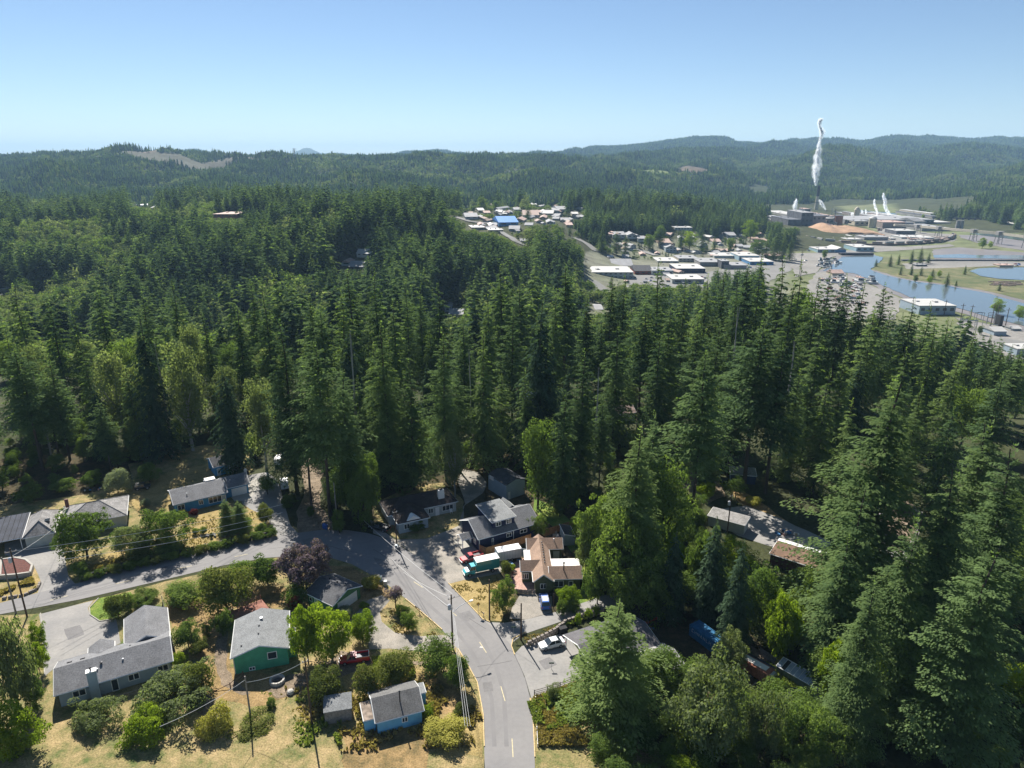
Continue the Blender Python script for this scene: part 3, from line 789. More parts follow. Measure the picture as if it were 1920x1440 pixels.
S('lawn', [(165, 1060), (205, 1035), (240, 1030), (245, 1050), (235, 1062), (170, 1080)], .014, DRY, jit=.4)
S('lawn', [(240, 870), (330, 850), (400, 840), (410, 860), (385, 868), (300, 890), (250, 905)], .014, MIXED, jit=.6)
S('yard', [(-200, 1160), (80, 1150), (310, 1090), (520, 1045), (640, 1048), (720, 1090), (830, 1180), (862, 1218), (900, 1290), (912, 1380), (900, 1700), (-200, 1700)], .008, MIXED, jit=.3)
S('dry_grass', [(303, 1110), (400, 1120), (500, 1100), (560, 1110), (570, 1140), (432, 1140), (432, 1250), (540, 1270), (560, 1300), (480, 1330), (380, 1300), (385, 1250), (340, 1190), (318, 1160)], .014, BROWNG, jit=.5)
S('worn_path', [(400, 1240), (412, 1180), (425, 1140), (436, 1140), (428, 1190), (424, 1245), (436, 1275), (470, 1300), (455, 1304), (415, 1285)], .020, DIRT, jit=.2, sub=1.5)
S('worn_path', [(860, 1222), (830, 1232), (790, 1240), (740, 1240), (700, 1232), (700, 1238), (745, 1248), (800, 1248), (850, 1236)], .024, DIRT, jit=.2, sub=1.5)
S('rough_patch', [(470, 1325), (520, 1318), (560, 1330), (600, 1350), (590, 1420), (480, 1400)], .018, MIXED, jit=.7, sub=1.5)
S('rough_patch', [(100, 1380), (200, 1372), (330, 1385), (340, 1440), (90, 1460)], .018, MIXED, jit=.9, sub=2)
S('rough_patch', [(640, 1375), (760, 1365), (830, 1380), (800, 1440), (650, 1450)], .018, BROWNG, jit=.9, sub=2)
S('dirt_patch', [(330, 1285), (370, 1275), (385, 1300), (420, 1330), (400, 1350), (350, 1330)], .018, DIRT, jit=.6, sub=1.5)
S('dry_grass', [(600, 1060), (660, 1062), (715, 1095), (735, 1120), (680, 1125), (640, 1090)], .014, BROWNG, jit=.3)
S('dry_grass', [(700, 1240), (790, 1255), (860, 1275), (885, 1290), (905, 1350), (905, 1420), (800, 1400), (760, 1300), (660, 1320), (640, 1260)], .014, DRY, jit=.5)
S('dry_grass', [(780, 1260), (860, 1290), (880, 1330), (830, 1340), (790, 1300)], .020, BROWNG, jit=.5)
S('dirt_patch', [(540, 1265), (590, 1260), (640, 1220), (700, 1235), (690, 1250), (600, 1290), (520, 1310), (500, 1295)], .020, DIRT, jit=.5)
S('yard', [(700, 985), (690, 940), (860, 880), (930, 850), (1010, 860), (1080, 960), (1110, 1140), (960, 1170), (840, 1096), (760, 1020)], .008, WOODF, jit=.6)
S('lawn', [(1002, 935), (1030, 945), (1068, 975), (1072, 990), (1040, 990), (1015, 972), (1000, 955)], .016, GREENL, jit=.3)
S('lawn', [(842, 1095), (868, 1088), (935, 1075), (960, 1100), (965, 1120), (945, 1150), (940, 1165), (905, 1163)], .016, DRY, jit=.15)
S('lawn', [(1060, 1020), (1090, 1010), (1105, 1060), (1120, 1110), (1125, 1125), (1060, 1145), (1042, 1140), (1080, 1115), (1092, 1090), (1092, 1060)], .016, GREENL, jit=.3)
S('brown_yard', [(700, 945), (760, 915), (830, 905), (870, 940), (870, 1000), (800, 1010), (745, 1010), (700, 985)], .012, MIXED, jit=.4)
S('yard', [(990, 1310), (1090, 1270), (1130, 1300), (1200, 1350), (1300, 1500), (1300, 1700), (980, 1700)], .008, MIXED, jit=.4)
S('lawn', [(1040, 1295), (1090, 1275), (1120, 1330), (1060, 1350), (1010, 1330)], .016, GREENL, jit=.4)
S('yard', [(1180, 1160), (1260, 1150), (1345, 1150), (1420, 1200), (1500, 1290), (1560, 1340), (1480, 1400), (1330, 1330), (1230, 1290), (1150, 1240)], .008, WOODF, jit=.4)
S('garden', [(1385, 1205), (1430, 1225), (1475, 1262), (1540, 1320), (1520, 1345), (1470, 1320), (1440, 1280), (1400, 1240)], .016, GREENL, jit=.3)
S('dirt_path', [(1390, 1205), (1405, 1208), (1470, 1250), (1482, 1268), (1468, 1268), (1440, 1250), (1400, 1222)], .022, DIRT, jit=.2)
S('dry_slope', [(1365, 905), (1385, 915), (1440, 950), (1480, 980), (1520, 1000), (1500, 1010), (1420, 970), (1375, 930)], .012, BROWNG, jit=.5)
S('verge', [(0, 1110), (20, 1095), (68, 1078), (76, 1092), (72, 1108), (45, 1118), (8, 1127), (-40, 1140), (-40, 1120)], .016, DRY, jit=.2)
# roads
ROADL = [(-260, 1238), (-120, 1195), (0, 1152), (150, 1124), (300, 1089), (420, 1060), (500, 1046), (560, 1042), (620, 1046), (660, 1058), (700, 1080), (722, 1093), (760, 1122), (800, 1155), (829, 1181), (845, 1200), (859, 1217), (880, 1252), (895, 1280), (906, 1340), (909, 1440), (905, 1650)]
ROADR = [(-260, 1212), (-120, 1170), (0, 1131), (70, 1112), (140, 1095), (240, 1065), (350, 1040), (450, 1018), (540, 1002), (600, 994), (650, 994), (690, 1000), (730, 1012), (780, 1042), (841, 1094), (880, 1135), (905, 1162), (935, 1185), (959, 1210), (968, 1232), (984, 1270), (994, 1310), (1000, 1357), (1003, 1440), (1005, 1650)]
road = S('road', ROADL + ROADR[::-1], .032, ASPH)
S('side_road', [(905, 1162), (920, 1167), (945, 1168), (985, 1162), (1040, 1148), (1100, 1128), (1125, 1118), (1165, 1108), (1180, 1128), (1125, 1144), (1080, 1156), (1030, 1173), (980, 1190), (962, 1204), (959, 1210), (935, 1187)], .028, ASPH2, jit=.1)
S('parking_pad', [(965, 1226), (978, 1212), (1000, 1204), (1060, 1186), (1112, 1256), (1088, 1272), (1060, 1284), (996, 1309), (984, 1268)], .028, ASPH2)
S('gravel_apron', [(690, 970), (700, 1000), (730, 1012), (780, 1042), (841, 1095), (868, 1088), (935, 1076), (960, 1055), (960, 1040), (925, 1045), (895, 1030), (870, 1000), (868, 950), (905, 925), (912, 905), (895, 885), (868, 880), (858, 900), (872, 945), (862, 985), (800, 1010), (740, 1012)], .020, GRAV, jit=.3)
S('driveway', [(440, 905), (455, 893), (500, 885), (520, 900), (528, 925), (545, 985), (560, 1001), (520, 1006), (500, 968), (470, 955), (455, 945)], .024, ASPH2, jit=.15)
S('concrete_pad', [(425, 922), (455, 903), (480, 895), (488, 905), (468, 938), (440, 940)], .028, CONC)
S('dirt_track', [(560, 850), (615, 850), (605, 880), (600, 950), (640, 996), (560, 1001), (555, 960), (572, 920)], .020, DIRT, jit=.4)
S('driveway', [(8, 1040), (50, 1028), (118, 1008), (120, 1040), (128, 1080), (142, 1096), (70, 1114), (77, 1092), (72, 1078), (62, 1058)], .024, ASPH2, jit=.08)
S('concrete_pad', [(8, 1020), (60, 1005), (112, 992), (118, 1010), (55, 1027), (10, 1042)], .028, CONC)
S('driveway', [(73, 1152), (175, 1126), (165, 1140), (168, 1152), (186, 1163), (218, 1162), (226, 1206), (180, 1228), (110, 1246), (84, 1268), (80, 1190)], .024, ASPH2, jit=.05)
S('gravel_drive', [(670, 1147), (690, 1125), (716, 1116), (731, 1126), (712, 1148), (716, 1166), (740, 1186), (790, 1193), (845, 1190), (858, 1206), (852, 1216), (790, 1222), (730, 1216), (692, 1218), (688, 1185), (664, 1162)], .024, GRAV, jit=.25)
S('patio', [(955, 1075), (962, 1056), (985, 1045), (998, 1050), (986, 1086), (1002, 1095), (1004, 1113), (978, 1110), (952, 1098)], .030, PINKP)
S('gravel_parking', [(975, 1115), (1005, 1113), (1035, 1118), (1035, 1148), (985, 1162), (955, 1160), (960, 1140)], .022, GRAV, jit=.2)
S('hidden_drive', [(1345, 955), (1400, 948), (1470, 975), (1560, 1018), (1530, 1045), (1480, 1035), (1430, 1020), (1385, 1005), (1350, 985)], .02, ASPH2, jit=.3)
S('hidden_drive', [(1640, 960), (1700, 940), (1730, 960), (1712, 1080), (1680, 1120), (1650, 1100)], .02, ASPH2, jit=.4)
S('dirt_patch', [(1660, 950), (1710, 935), (1720, 990), (1690, 1040), (1650, 1010)], .026, DIRT, jit=.4)
S('dirt_patch', [(1270, 860), (1330, 860), (1360, 930), (1310, 950), (1265, 910)], .016, DIRT, jit=.5)
S('garden_bed', [(167, 1140), (185, 1122), (245, 1110), (252, 1122), (218, 1158), (186, 1164), (168, 1153)], .034, GREENL, jit=.1)
# sealed cracks and tyre-worn strips on the asphalt
CRACK = mat('crack_sealer', (.08, .078, .076), .7, .2, 3)
rr = random.Random(3)
def crack(px, w=.05):
    P = W(px); b = MB()
    for a, c in zip(P[:-1], P[1:]):
        n = max(1, int((c - a).length / 1.5)); d = (c - a).normalized(); nn = Vector((-d.y, d.x, 0)); pr = a
        for i in range(1, n + 1):
            q = a + (c - a) * i / n + nn * rr.uniform(-.15, .15)
            b.add([pr - nn * w + Vector((0, 0, .037)), q - nn * w + Vector((0, 0, .037)), q + nn * w + Vector((0, 0, .037)), pr + nn * w + Vector((0, 0, .037))], [(0, 1, 2, 3)]); pr = q
    b.build('crack', CRACK, road)
for c in ([(60, 1140), (150, 1112), (260, 1085), (380, 1056)], [(0, 1146), (100, 1128)], [(700, 1030), (760, 1066), (840, 1140)], [(965, 1228), (984, 1270), (995, 1310)], [(895, 1250), (930, 1245), (960, 1240)], [(880, 1160), (910, 1180)], [(500, 1030), (600, 1020), (660, 1035)]): crack(c)
PATCHA = mat('patched_asphalt', (.165, .158, .155), .9, .12, .5, fine=.1, fscale=4)
WORN = mat('wheel_worn_asphalt', (.18, .173, .17), .85, .08, .3)
for c in ([(700, 1045), (720, 1050), (735, 1066), (712, 1062)], [(300, 1064), (325, 1058), (332, 1066), (306, 1072)], [(905, 1280), (922, 1278), (925, 1296), (908, 1298)], [(1010, 1240), (1030, 1232), (1045, 1246), (1022, 1256)], [(120, 1180), (150, 1172), (158, 1190), (128, 1200)], [(565, 1012), (590, 1008), (600, 1018), (572, 1022)], [(862, 1150), (880, 1145), (892, 1160), (872, 1166)]):
    sheet('asphalt_patch', W(c), .0345, PATCHA, jit=.1, sub=1, parent=road)
for k, c in enumerate(([(60, 1131), (180, 1100), (300, 1069), (420, 1041)], [(60, 1139), (180, 1108), (300, 1078), (420, 1050)], [(740, 1050), (800, 1098), (860, 1152), (905, 1200), (930, 1250), (945, 1300), (950, 1400)], [(730, 1075), (790, 1122), (845, 1170), (880, 1215), (905, 1260), (922, 1310), (927, 1400)])):
    P = W(c); b = MB(); Q = []
    for a, e in zip(P[:-1], P[1:]): Q += [a + (e - a) * i / 4 for i in range(4)]
    Q.append(P[-1]); vs = []
    for i, q in enumerate(Q): d = (Q[min(i + 1, len(Q) - 1)] - Q[max(i - 1, 0)]).normalized(); w_ = .28 + .1 * rr.random(); vs += [(q.x + d.y * w_, q.y - d.x * w_, .0338), (q.x - d.y * w_, q.y + d.x * w_, .0338)]
    b.add(vs, [(2 * i, 2 * i + 2, 2 * i + 3, 2 * i + 1) for i in range(len(Q) - 1)]); b.build('wheel_track', WORN, road)
def stripe(name, px, w, m, z=.040):
    P = W(px); b = MB(); 
    for a, c in zip(P[:-1], P[1:]):
        d = (c - a).normalized(); nn = Vector((-d.y, d.x, 0)) * w / 2; u = Vector((0, 0, z))
        b.add([a - nn + u, c - nn + u, c + nn + u, a + nn + u], [(0, 1, 2, 3)])
    return b.build(name, m, road)
for px in ([(94, 1126), (127, 1117)], [(217, 1095), (249, 1087)], [(331, 1067), (360, 1061)], [(440, 1044), (465, 1039)], [(540, 1026), (565, 1023)], [(776, 1091), (793, 1102)], [(845, 1146), (856, 1155)], [(899, 1204), (912, 1224)], [(939, 1287), (947, 1315)], [(960, 1385), (962, 1420)], [(-40, 1165), (-5, 1153)]):
    stripe('centre_dash', px, .13, YPALE)
b = MB(); a = G(902, 1214); b.add([a + Vector(v) for v in ((-.3, -.1, .045), (.3, -.2, .045), (.35, .05, .045), (-.1, .3, .045))], [(0, 1, 2, 3)]); b.build('arrow_marking', WPAINT, road)
# kerbs
def kerb(px, m, label=None):
    P = W(px); b = MB()
    for a, c in zip(P[:-1], P[1:]):
        d = (c - a).normalized(); nn = Vector((-d.y, d.x, 0)) * .075
        b.obox(a - nn, (c - a), nn * 2, Vector((0, 0, .15)), 0)
    return b.build('kerb', m, kind='structure')
kerb([(841, 1094), (880, 1134), (905, 1161), (920, 1167)], YELL)
kerb([(760, 1123), (800, 1156), (829, 1181)], YELL)
kerb([(859, 1217), (880, 1252), (895, 1280), (906, 1340), (908, 1400)], YELL)
kerb([(985, 1186), (962, 1198), (959, 1212), (965, 1228)], YELL)
kerb([(994, 1310), (1000, 1357), (1003, 1420)], YELL)
kerb([(76, 1150), (80, 1190), (84, 1268)], CONC)
kerb([(185, 1122), (168, 1140), (169, 1153), (187, 1165), (217, 1161)], CONC)

# ------------------------------------------------------------------ houses
WHITE = mat('white_trim', (.78, .77, .74), .6, .04, 2)
GLASS = mat('window_glass', (.03, .04, .05), .08, .1, 1, spec=.8)
ROOFG = mat('grey_shingles', (.16, .16, .165), .92, .14, .5, fine=.3, fscale=5, bump=.3)
ROOFM = mat('mid_grey_shingles', (.19, .195, .195), .92, .12, .6, fine=.3, fscale=5, bump=.3)
ROOFD = mat('dark_shingles', (.06, .06, .065), .92, .25, .6, fine=.3, fscale=5, bump=.3)
ROOFB = mat('brown_black_shingles', (.045, .036, .033), .92, .3, .8, fine=.3, fscale=5, bump=.3)
ROOFT = mat('tan_shingles', (.27, .185, .135), .92, .14, .6, fine=.25, fscale=5, bump=.3)
ROOFL = mat('weathered_shakes', (.225, .215, .207), .92, .25, .7, fine=.35, fscale=4, bump=.4)
ROOFW = mat('white_roofing', (.72, .70, .66), .7, .06, 1)
BLUEW = mat('blue_siding', (.06, .25, .44), .75, .1, 1)
NAVY = mat('navy_siding', (.014, .022, .065), .7, .15, 1)
GREENW = mat('green_siding', (.07, .32, .19), .8, .12, .8, fine=.1, fscale=6)
GARG = mat('garage_green_siding', (.07, .19, .09), .8, .15, 1)
GREYW = mat('blue_grey_siding', (.30, .36, .40), .8, .08, .8)
METALW = mat('galvanised_siding', (.30, .37, .42), .55, .08, .6, spec=.5)
OLIVEW = mat('olive_siding', (.085, .10, .055), .85, .15, 1)
PALEW = mat('pale_grey_siding', (.42, .44, .42), .8, .1, 1)
SKYW = mat('sky_blue_siding', (.16, .42, .62), .75, .08, 1)
BRICKW = mat('dark_brick', (.12, .06, .05), .9, .3, 3)
CEDAR = mat('cedar_boards', (.36, .19, .085), .85, .25, 2.5, fine=.2, fscale=10)
OLDWOOD = mat('weathered_boards', (.24, .215, .19), .9, .25, 2.5, fine=.25, fscale=10)
REDWOOD = mat('red_deck_boards', (.27, .12, .085), .85, .2, 2)
DARKMETAL = mat('dark_metal', (.05, .05, .055), .5, .2, 2, metal=.4)
GALV = mat('zinc', (.45, .46, .48), .5, .1, 2, metal=.6)

class Wing:
    def __init__(s, p0, p1, p2, he, zref=None, W_=None):
        a, b, c = (G(*p0, he), G(*p1, he), G(*p2, he)); u = a - b; s.L = math.hypot(u.x, u.y); s.u = Vector((u.x, u.y, 0)) / s.L
        v = Vector((-s.u.y, s.u.x, 0)); w = (c - b).dot(v)
        if w < 0: v = -v; w = -w
        s.v = v; s.W = W_ or w; s.o = Vector((b.x, b.y, 0)); s.he = he; s.over = .4; s.zb = 0
    @classmethod
    def at(cls, o, ang, L, W_, he, flip=1):
        s = cls.__new__(cls); s.o = Vector((o[0], o[1], 0)); s.u = Vector((math.cos(ang), math.sin(ang), 0)); s.v = Vector((-s.u.y, s.u.x, 0)) * flip
        s.L = L; s.W = W_; s.he = he; s.over = .4; s.zb = 0; return s
    def P(s, a, b, z): return s.o + s.u * a + s.v * b + Vector((0, 0, z))
    def wall(s, side, t, z, out=0.0):
        o = s.over
        if side == 'a': return s.P(t, o - out, z), s.u, -s.v
        if side == 'b': return s.P(t, s.W - o + out, z), s.u, s.v
        if side == 'c': return s.P(o - out, t, z), s.v, -s.u
        return s.P(s.L - o + out, t, z), s.v, s.u

def prism_between(b, top, th, mi=0):
    """top polygon with any winding, thickened downwards"""
    n = Vector((0, 0, 0)); P = [Vector(p) for p in top]
    for i in range(len(P)): n += P[i].cross(P[(i + 1) % len(P)])
    if n.z < 0: P = P[::-1]
    b.prism(P, th, mi)

def wing(root, w, hr=None, roof='gable', ridge='u', roofm=ROOFG, wallm=GREYW, over=.4, zb=0.0, trim=WHITE, th=.16, walls=True, inset=None):
    w.over = over if inset is None else inset; w.zb = zb; he = w.he; L, Wd = w.L, w.W; P = w.P
    i = w.over
    rb = MB(); tb = MB(); wb = MB()
    if roof == 'gable':
        if ridge == 'u':
            half = Wd / 2; sl = (hr - he) / half
            prism_between(rb, [P(0, 0, he), P(L, 0, he), P(L, half, hr), P(0, half, hr)], th); prism_between(rb, [P(0, half, hr), P(L, half, hr), P(L, Wd, he), P(0, Wd, he)], th)
            prof = [(i, zb), (Wd - i, zb), (Wd - i, he + i * sl - th), (half, hr - th), (i, he + i * sl - th)]
            if walls: wb.extr([P(i, v, z) for v, z in prof], w.u * (L - 2 * i))
            for a in (-.03, L + .03):
                for v0, z0, v1, z1 in ((0, he, half, hr), (Wd, he, half, hr)):
                    tb.tube([P(a, v0, z0 - .10), P(a, v1, z1 - .10)], .10, 4)
            for v in (-.03, Wd + .03): tb.tube([P(0, v, he - .08), P(L, v, he - .08)], .09, 4)
        else:
            half = L / 2; sl = (hr - he) / half
            prism_between(rb, [P(0, 0, he), P(0, Wd, he), P(half, Wd, hr), P(half, 0, hr)], th); prism_between(rb, [P(L, 0, he), P(L, Wd, he), P(half, Wd, hr), P(half, 0, hr)], th)
            prof = [(i, zb), (L - i, zb), (L - i, he + i * sl - th), (half, hr - th), (i, he + i * sl - th)]
            if walls: wb.extr([P(u, i, z) for u, z in prof], w.v * (Wd - 2 * i))
            for a in (-.03, Wd + .03):
                for v0, z0, v1, z1 in ((0, he, half, hr), (L, he, half, hr)): tb.tube([P(v0, a, z0 - .10), P(v1, a, z1 - .10)], .10, 4)
            for v in (-.03, L + .03): tb.tube([P(v, 0, he - .08), P(v, Wd, he - .08)], .09, 4)
    elif roof == 'hip':
        k = min(L, Wd) / 2
        if L >= Wd: r0, r1 = P(k, Wd / 2, hr), P(L - k, Wd / 2, hr)
        else: r0, r1 = P(L / 2, k, hr), P(L / 2, Wd - k, hr)
        c = [P(0, 0, he), P(L, 0, he), P(L, Wd, he), P(0, Wd, he)]
        polys = [[c[0], c[1], r1, r0], [c[1], c[2], r1], [c[2], c[3], r0, r1], [c[3], c[0], r0]] if L >= Wd else [[c[0], c[1], r0], [c[1], c[2], r1, r0], [c[2], c[3], r1], [c[3], c[0], r0, r1]]
        for p in polys: prism_between(rb, p, th)
        for j in range(4): tb.tube([c[j] - Vector((0, 0, .09)), c[(j + 1) % 4] - Vector((0, 0, .09))], .09, 4)
        cap = MB(); 
        for j, r in enumerate((r0, r1, r1, r0) if L >= Wd else (r0, r0, r1, r1)): cap.tube([c[j] + Vector((0, 0, .02)), r + Vector((0, 0, .02))], .08, 5)
        cap.tube([r0, r1], .09, 5); cap.build('ridge_cap', roofm, root)
        if walls: wb.box(tuple(P(L / 2, Wd / 2, zb)), (L - 2 * i, Wd - 2 * i, he - .12 - zb), math.atan2(w.u.y, w.u.x))
    else:   # shed / flat: low at a, high at b (hr)
        prism_between(rb, [P(0, 0, he), P(L, 0, he), P(L, Wd, hr), P(0, Wd, hr)], th)
        sl = (hr - he) / Wd
        if walls: wb.extr([P(i, v, z) for v, z in ((i, zb), (Wd - i, zb), (Wd - i, hr - i * sl - th), (i, he + i * sl - th))], w.u * (L - 2 * i))
        for a in (-.03, L + .03): tb.tube([P(a, 0, he - .09), P(a, Wd, hr - .09)], .09, 4)
        tb.tube([P(0, -.03, he - .09), P(L, -.03, he - .09)], .09, 4); tb.tube([P(0, Wd + .03, hr - .09), P(L, Wd + .03, hr - .09)], .09, 4)
    r = rb.build('roof', roofm, root)
    if wb.v: wb.build('wall', wallm, root)
    if trim: tb.build('fascia', trim, r, origin=root.location)
    return r

def opening(root, w, side, t, z, wd, h, panes=2, frame=WHITE, glass=GLASS, name='window', sub='pane'):
    """window or door standing on a wall: t = centre along the wall, z = sill"""
    c, d, n = w.wall(side, t, z); k = .10
    fb = MB(); p0 = c - d * wd / 2; Z = Vector((0, 0, 1))
    fb.obox(p0 - Z * k * .5, d * wd, n * .07, Z * k); fb.obox(p0 + Z * (h - k * .5), d * wd, n * .07, Z * k)
    for s in [0] + [q / panes for q in range(1, panes)] + [1]: fb.obox(p0 + d * (wd * s - (k / 2 if 0 < s < 1 else (0 if s == 0 else k))) + Z * k * .5, d * k, n * .065, Z * (h - k))
    f = fb.build(name, frame, root)
    for q in range(panes):
        pb = MB(); pb.obox(p0 + d * (wd * q / panes + k * .6) + Z * k * .5, d * (wd / panes - k * 1.2), n * .03, Z * (h - k)); pb.build(sub, glass, f, origin=root.location)
    return f

def garage_door(root, w, side, t, wd, h, m=WHITE, z=0.0, rows=4):
    c, d, n = w.wall(side, t, z); Z = Vector((0, 0, 1)); p0 = c - d * wd / 2
    f = MB(); f.obox(p0, d * wd, n * .03, Z * h); dr = f.build('garage_door', m, root)
    for q in range(rows):
        b = MB(); b.obox(p0 + d * .05 + Z * (h / rows * q + .03) + n * .03, d * (wd - .1), n * .03, Z * (h / rows - .05)); b.build('panel', m, dr, origin=root.location)

def vent(root, w, a, b_, z, h=.35, r=.09, m=GALV, name='roof_vent'):
    b = MB(); p = w.P(a, b_, z); b.ring(p - Vector((0, 0, .15)), [(r, 0), (r, h + .15), (r * 1.6, h + .15), (r * 1.6, h + .23), (r * .3, h + .28)], 8); return b.build(name, m, root)

def house(name, w, label, cat='house'):
    return empty(name, (w.o.x, w.o.y, 0), label, cat)
# --- blue ranch house
w = Wing((427, 923), (325, 947), (304, 917), 2.7); w.W = 9.2
h = house('ranch_house', w, 'long low bright blue house with grey shingle roof, left of the paved drive')
wing(h, w, 4.5, roofm=ROOFG, wallm=BLUEW)
opening(h, w, 'a', 1.6, .9, 1.6, 1.2); opening(h, w, 'a', 6.0, 1.0, 1.0, 1.1); opening(h, w, 'a', 9.2, .7, 3.0, 1.5, 3)
opening(h, w, 'a', 11.2, 0, 1.0, 2.05, 1, WHITE, PALEW, 'door', 'door_leaf'); opening(h, w, 'c', 4.5, 1.0, 1.4, 1.1)
g = Wing.at(w.P(w.L - .5, 2.2, 0), math.atan2(w.u.y, w.u.x), 6.2, 7.0, 2.7)
wing(h, g, 4.45, roofm=ROOFG, wallm=BLUEW); garage_door(h, g, 'a', 3.6, 3.6, 2.1)
vent(h, w, 3.4, 2.2, 3.5); vent(h, w, 8, 6.3, 3.95); vent(h, g, 2, 2, 3.6)
b = MB(); b.obox(w.P(8.2, 5.6, 4.05), w.u * 2.4, w.v * 1.8, Vector((0, 0, .45))); b.build('skylight_curb', ROOFW, h)
# --- small blue garage
w = Wing((454, 864), (400, 877), (385, 857), 2.7); w.W = 7.4
h = house('blue_garage', w, 'small detached blue garage with mossy dark roof at the forest edge', 'garage')
wing(h, w, 4.2, roofm=ROOFD, wallm=BLUEW, over=.3); garage_door(h, w, 'a', 5.2, 2.8, 2.1); opening(h, w, 'a', 1.3, 0, .9, 2.0, 1, WHITE, PALEW, 'door', 'door_leaf')
# --- hip roofed house with carport
w = Wing((231, 970), (125, 985), (118, 930), 2.8); w.W = 11.0; w.L = 13.5; w.o = Vector((*G(108, 990, 2.8).xy, 0)); w.u = Vector((math.cos(.45), math.sin(.45), 0)); w.v = Vector((-w.u.y, w.u.x, 0))
h = house('hip_roof_house', w, 'pale shake hip roofed house with a wide carport, left edge of the street')
wing(h, w, 5.2, 'hip', roofm=ROOFL, wallm=PALEW); opening(h, w, 'a', 3, .9, 2, 1.2); opening(h, w, 'a', 8, .9, 2, 1.2)
w2 = Wing.at(w.P(-6.3, -2.0, 0), .45, 6.0, 11.5, 2.8); wing(h, w2, 4.9, 'hip', roofm=ROOFL, wallm=PALEW); garage_door(h, w2, 'a', 3.6, 3.0, 2.1, PALEW)
cp = Wing.at(w2.P(-9.3, .6, 0), .45, 9.2, 11.5, 2.75)
wing(h, cp, 3.3, 'shed', roofm=mat('dark_ribbed_roof', (.035, .04, .055), .85, .3, .4), wallm=PALEW, walls=False)
for q in range(9):
    b = MB(); b.tube([cp.P(.5 + q * 1.03, .05, 2.78), cp.P(.5 + q * 1.03, 11.4, 3.32)], .06, 4); b.build('roof_rib', DARKMETAL, h)
for t in (.2, 4.6, 8.8):
    for v in (.3, 11.0):
        b = MB(); b.box(tuple(cp.P(t, v, 0)), (.14, .14, 2.5 + v * .045), .45); b.build('post', WHITE, h)
b = MB(); b.obox(cp.P(.2, 11.0, 0), cp.u * 8.8, cp.v * .12, Vector((0, 0, 2.9))); b.build('back_wall', PALEW, h)
b = MB(); p = w.P(1.2, 8.5, 3.6); b.box(tuple(p), (.7, .5, 2.0), .45); c_ = b.build('chimney', BRICKW, h)
b = MB(); b.obox(w2.P(3.6, 3.5, 3.95), w2.u * 1.2, w2.v * 1.2, Vector((0, 0, .35))); b.build('skylight', GLASS, h)
# --- brown roofed house
w = Wing((859, 940), (727, 968), (701, 945), 2.7); w.W = 8.2
h = house('brown_roof_house', w, 'long shaded house with dark brown roof and white chimney beyond the road bend')
wing(h, w, 4.6, 'hip', roofm=ROOFB, wallm=PALEW)
a2 = math.atan2(w.u.y, w.u.x)
w2 = Wing.at(w.P(1.0, -4.6, 0), a2, 7.6, 9.0, 2.7); wing(h, w2, 4.5, 'hip', roofm=ROOFB, wallm=GREYW)
opening(h, w2, 'a', 2.2, .9, 1.4, 1.2); opening(h, w, 'a', 10.4, .9, 1.2, 1.2); opening(h, w, 'a', 12.0, 0, .95, 2.05, 1, WHITE, WHITE, 'door', 'door_leaf'); opening(h, w, 'a', 14.6, .8, 2.8, 1.3, 3)
b = MB(); b.obox(w.P(12.8, 1.6, 2.9), w.u * 1.5, w.v * .8, Vector((0, 0, 2.7))); ch = b.build('chimney', ROOFW, h)
b = MB(); b.obox(w.P(13.2, 1.8, 5.6), w.u * .7, w.v * .4, Vector((0, 0, .25))); b.build('flue', DARKMETAL, ch)
gm = MB(); c0 = w2.P(3.8, .2, 2.9); gm.extr([c0 - w.u * 1.6, c0 + w.u * 1.6, c0 + Vector((0, 0, .95))], w.v * 1.8); gm.build('gablet', WHITE, h)
# --- grey barn
w = Wing((914, 889), (949, 910), (992, 901), 4.2)
h = house('metal_barn', w, 'tall pale blue-grey metal barn with mossy dark roof at the wood edge', 'barn')
wing(h, w, 5.1, roofm=ROOFD, wallm=METALW, over=.15, trim=None)
opening(h, w, 'c', 1.0, 0, .9, 2.05, 1, PALEW, ROOFW, 'door', 'door_leaf')
for q in range(13):
    c_, d_, n_ = w.wall('c', .45 + q * (w.W - .9) / 12, 0); b = MB(); b.obox(c_, d_ * .06, n_ * .035, Vector((0, 0, 4.15))); b.build('wall_rib', METALW, h)
c_, d_, n_ = w.wall('a', w.L - 1.8, 3.3)
hp = empty('basketball_hoop', tuple(c_ + n_ * .1), 'white basketball backboard fixed high on the shaded barn wall', 'hoop')
b = MB(); b.obox(c_ + n_ * .15 - d_ * .9, d_ * 1.8, n_ * .05, Vector((0, 0, 1.05))); b.build('backboard', ROOFW, hp, origin=hp.location)
b = MB(); rc = c_ + n_ * .5 + Vector((0, 0, .2)); b.tube([rc + Vector((math.cos(k * .524) * .23, math.sin(k * .524) * .23, 0)) for k in range(13)], .02, 4); b.build('rim', mat('orange_steel', (.6, .15, .03), .5), hp, origin=hp.location)
# --- navy house
w = Wing((1013, 980), (897, 1012), (862, 975), 3.3)
h = house('navy_house', w, 'two-storey navy house with white trim and wide roof dormer beside the cedar fence')
wing(h, w, 5.7, roofm=ROOFG, wallm=NAVY)
aw = math.atan2(w.u.y, w.u.x)
d = Wing.at(w.P(3.9, 1.2, 0), aw, 6.0, 8.2, 5.75); wing(h, d, 6.35, 'shed', roofm=ROOFM, wallm=NAVY, over=.35, zb=3.4)
for t in (1.7, 4.2): opening(h, d, 'a', t, 4.3, 1.3, 1.0)
opening(h, w, 'a', 3.6, .8, .45, 1.6, 1); opening(h, w, 'a', 7.6, 1.7, 1.3, .9); opening(h, w, 'a', 11.2, 1.7, 1.8, .8); opening(h, w, 'c', 2.6, 1.0, 1.2, 1.2); opening(h, w, 'c', 5.0, 0, 1, 2.05, 1, WHITE, WHITE, 'door', 'door_leaf')
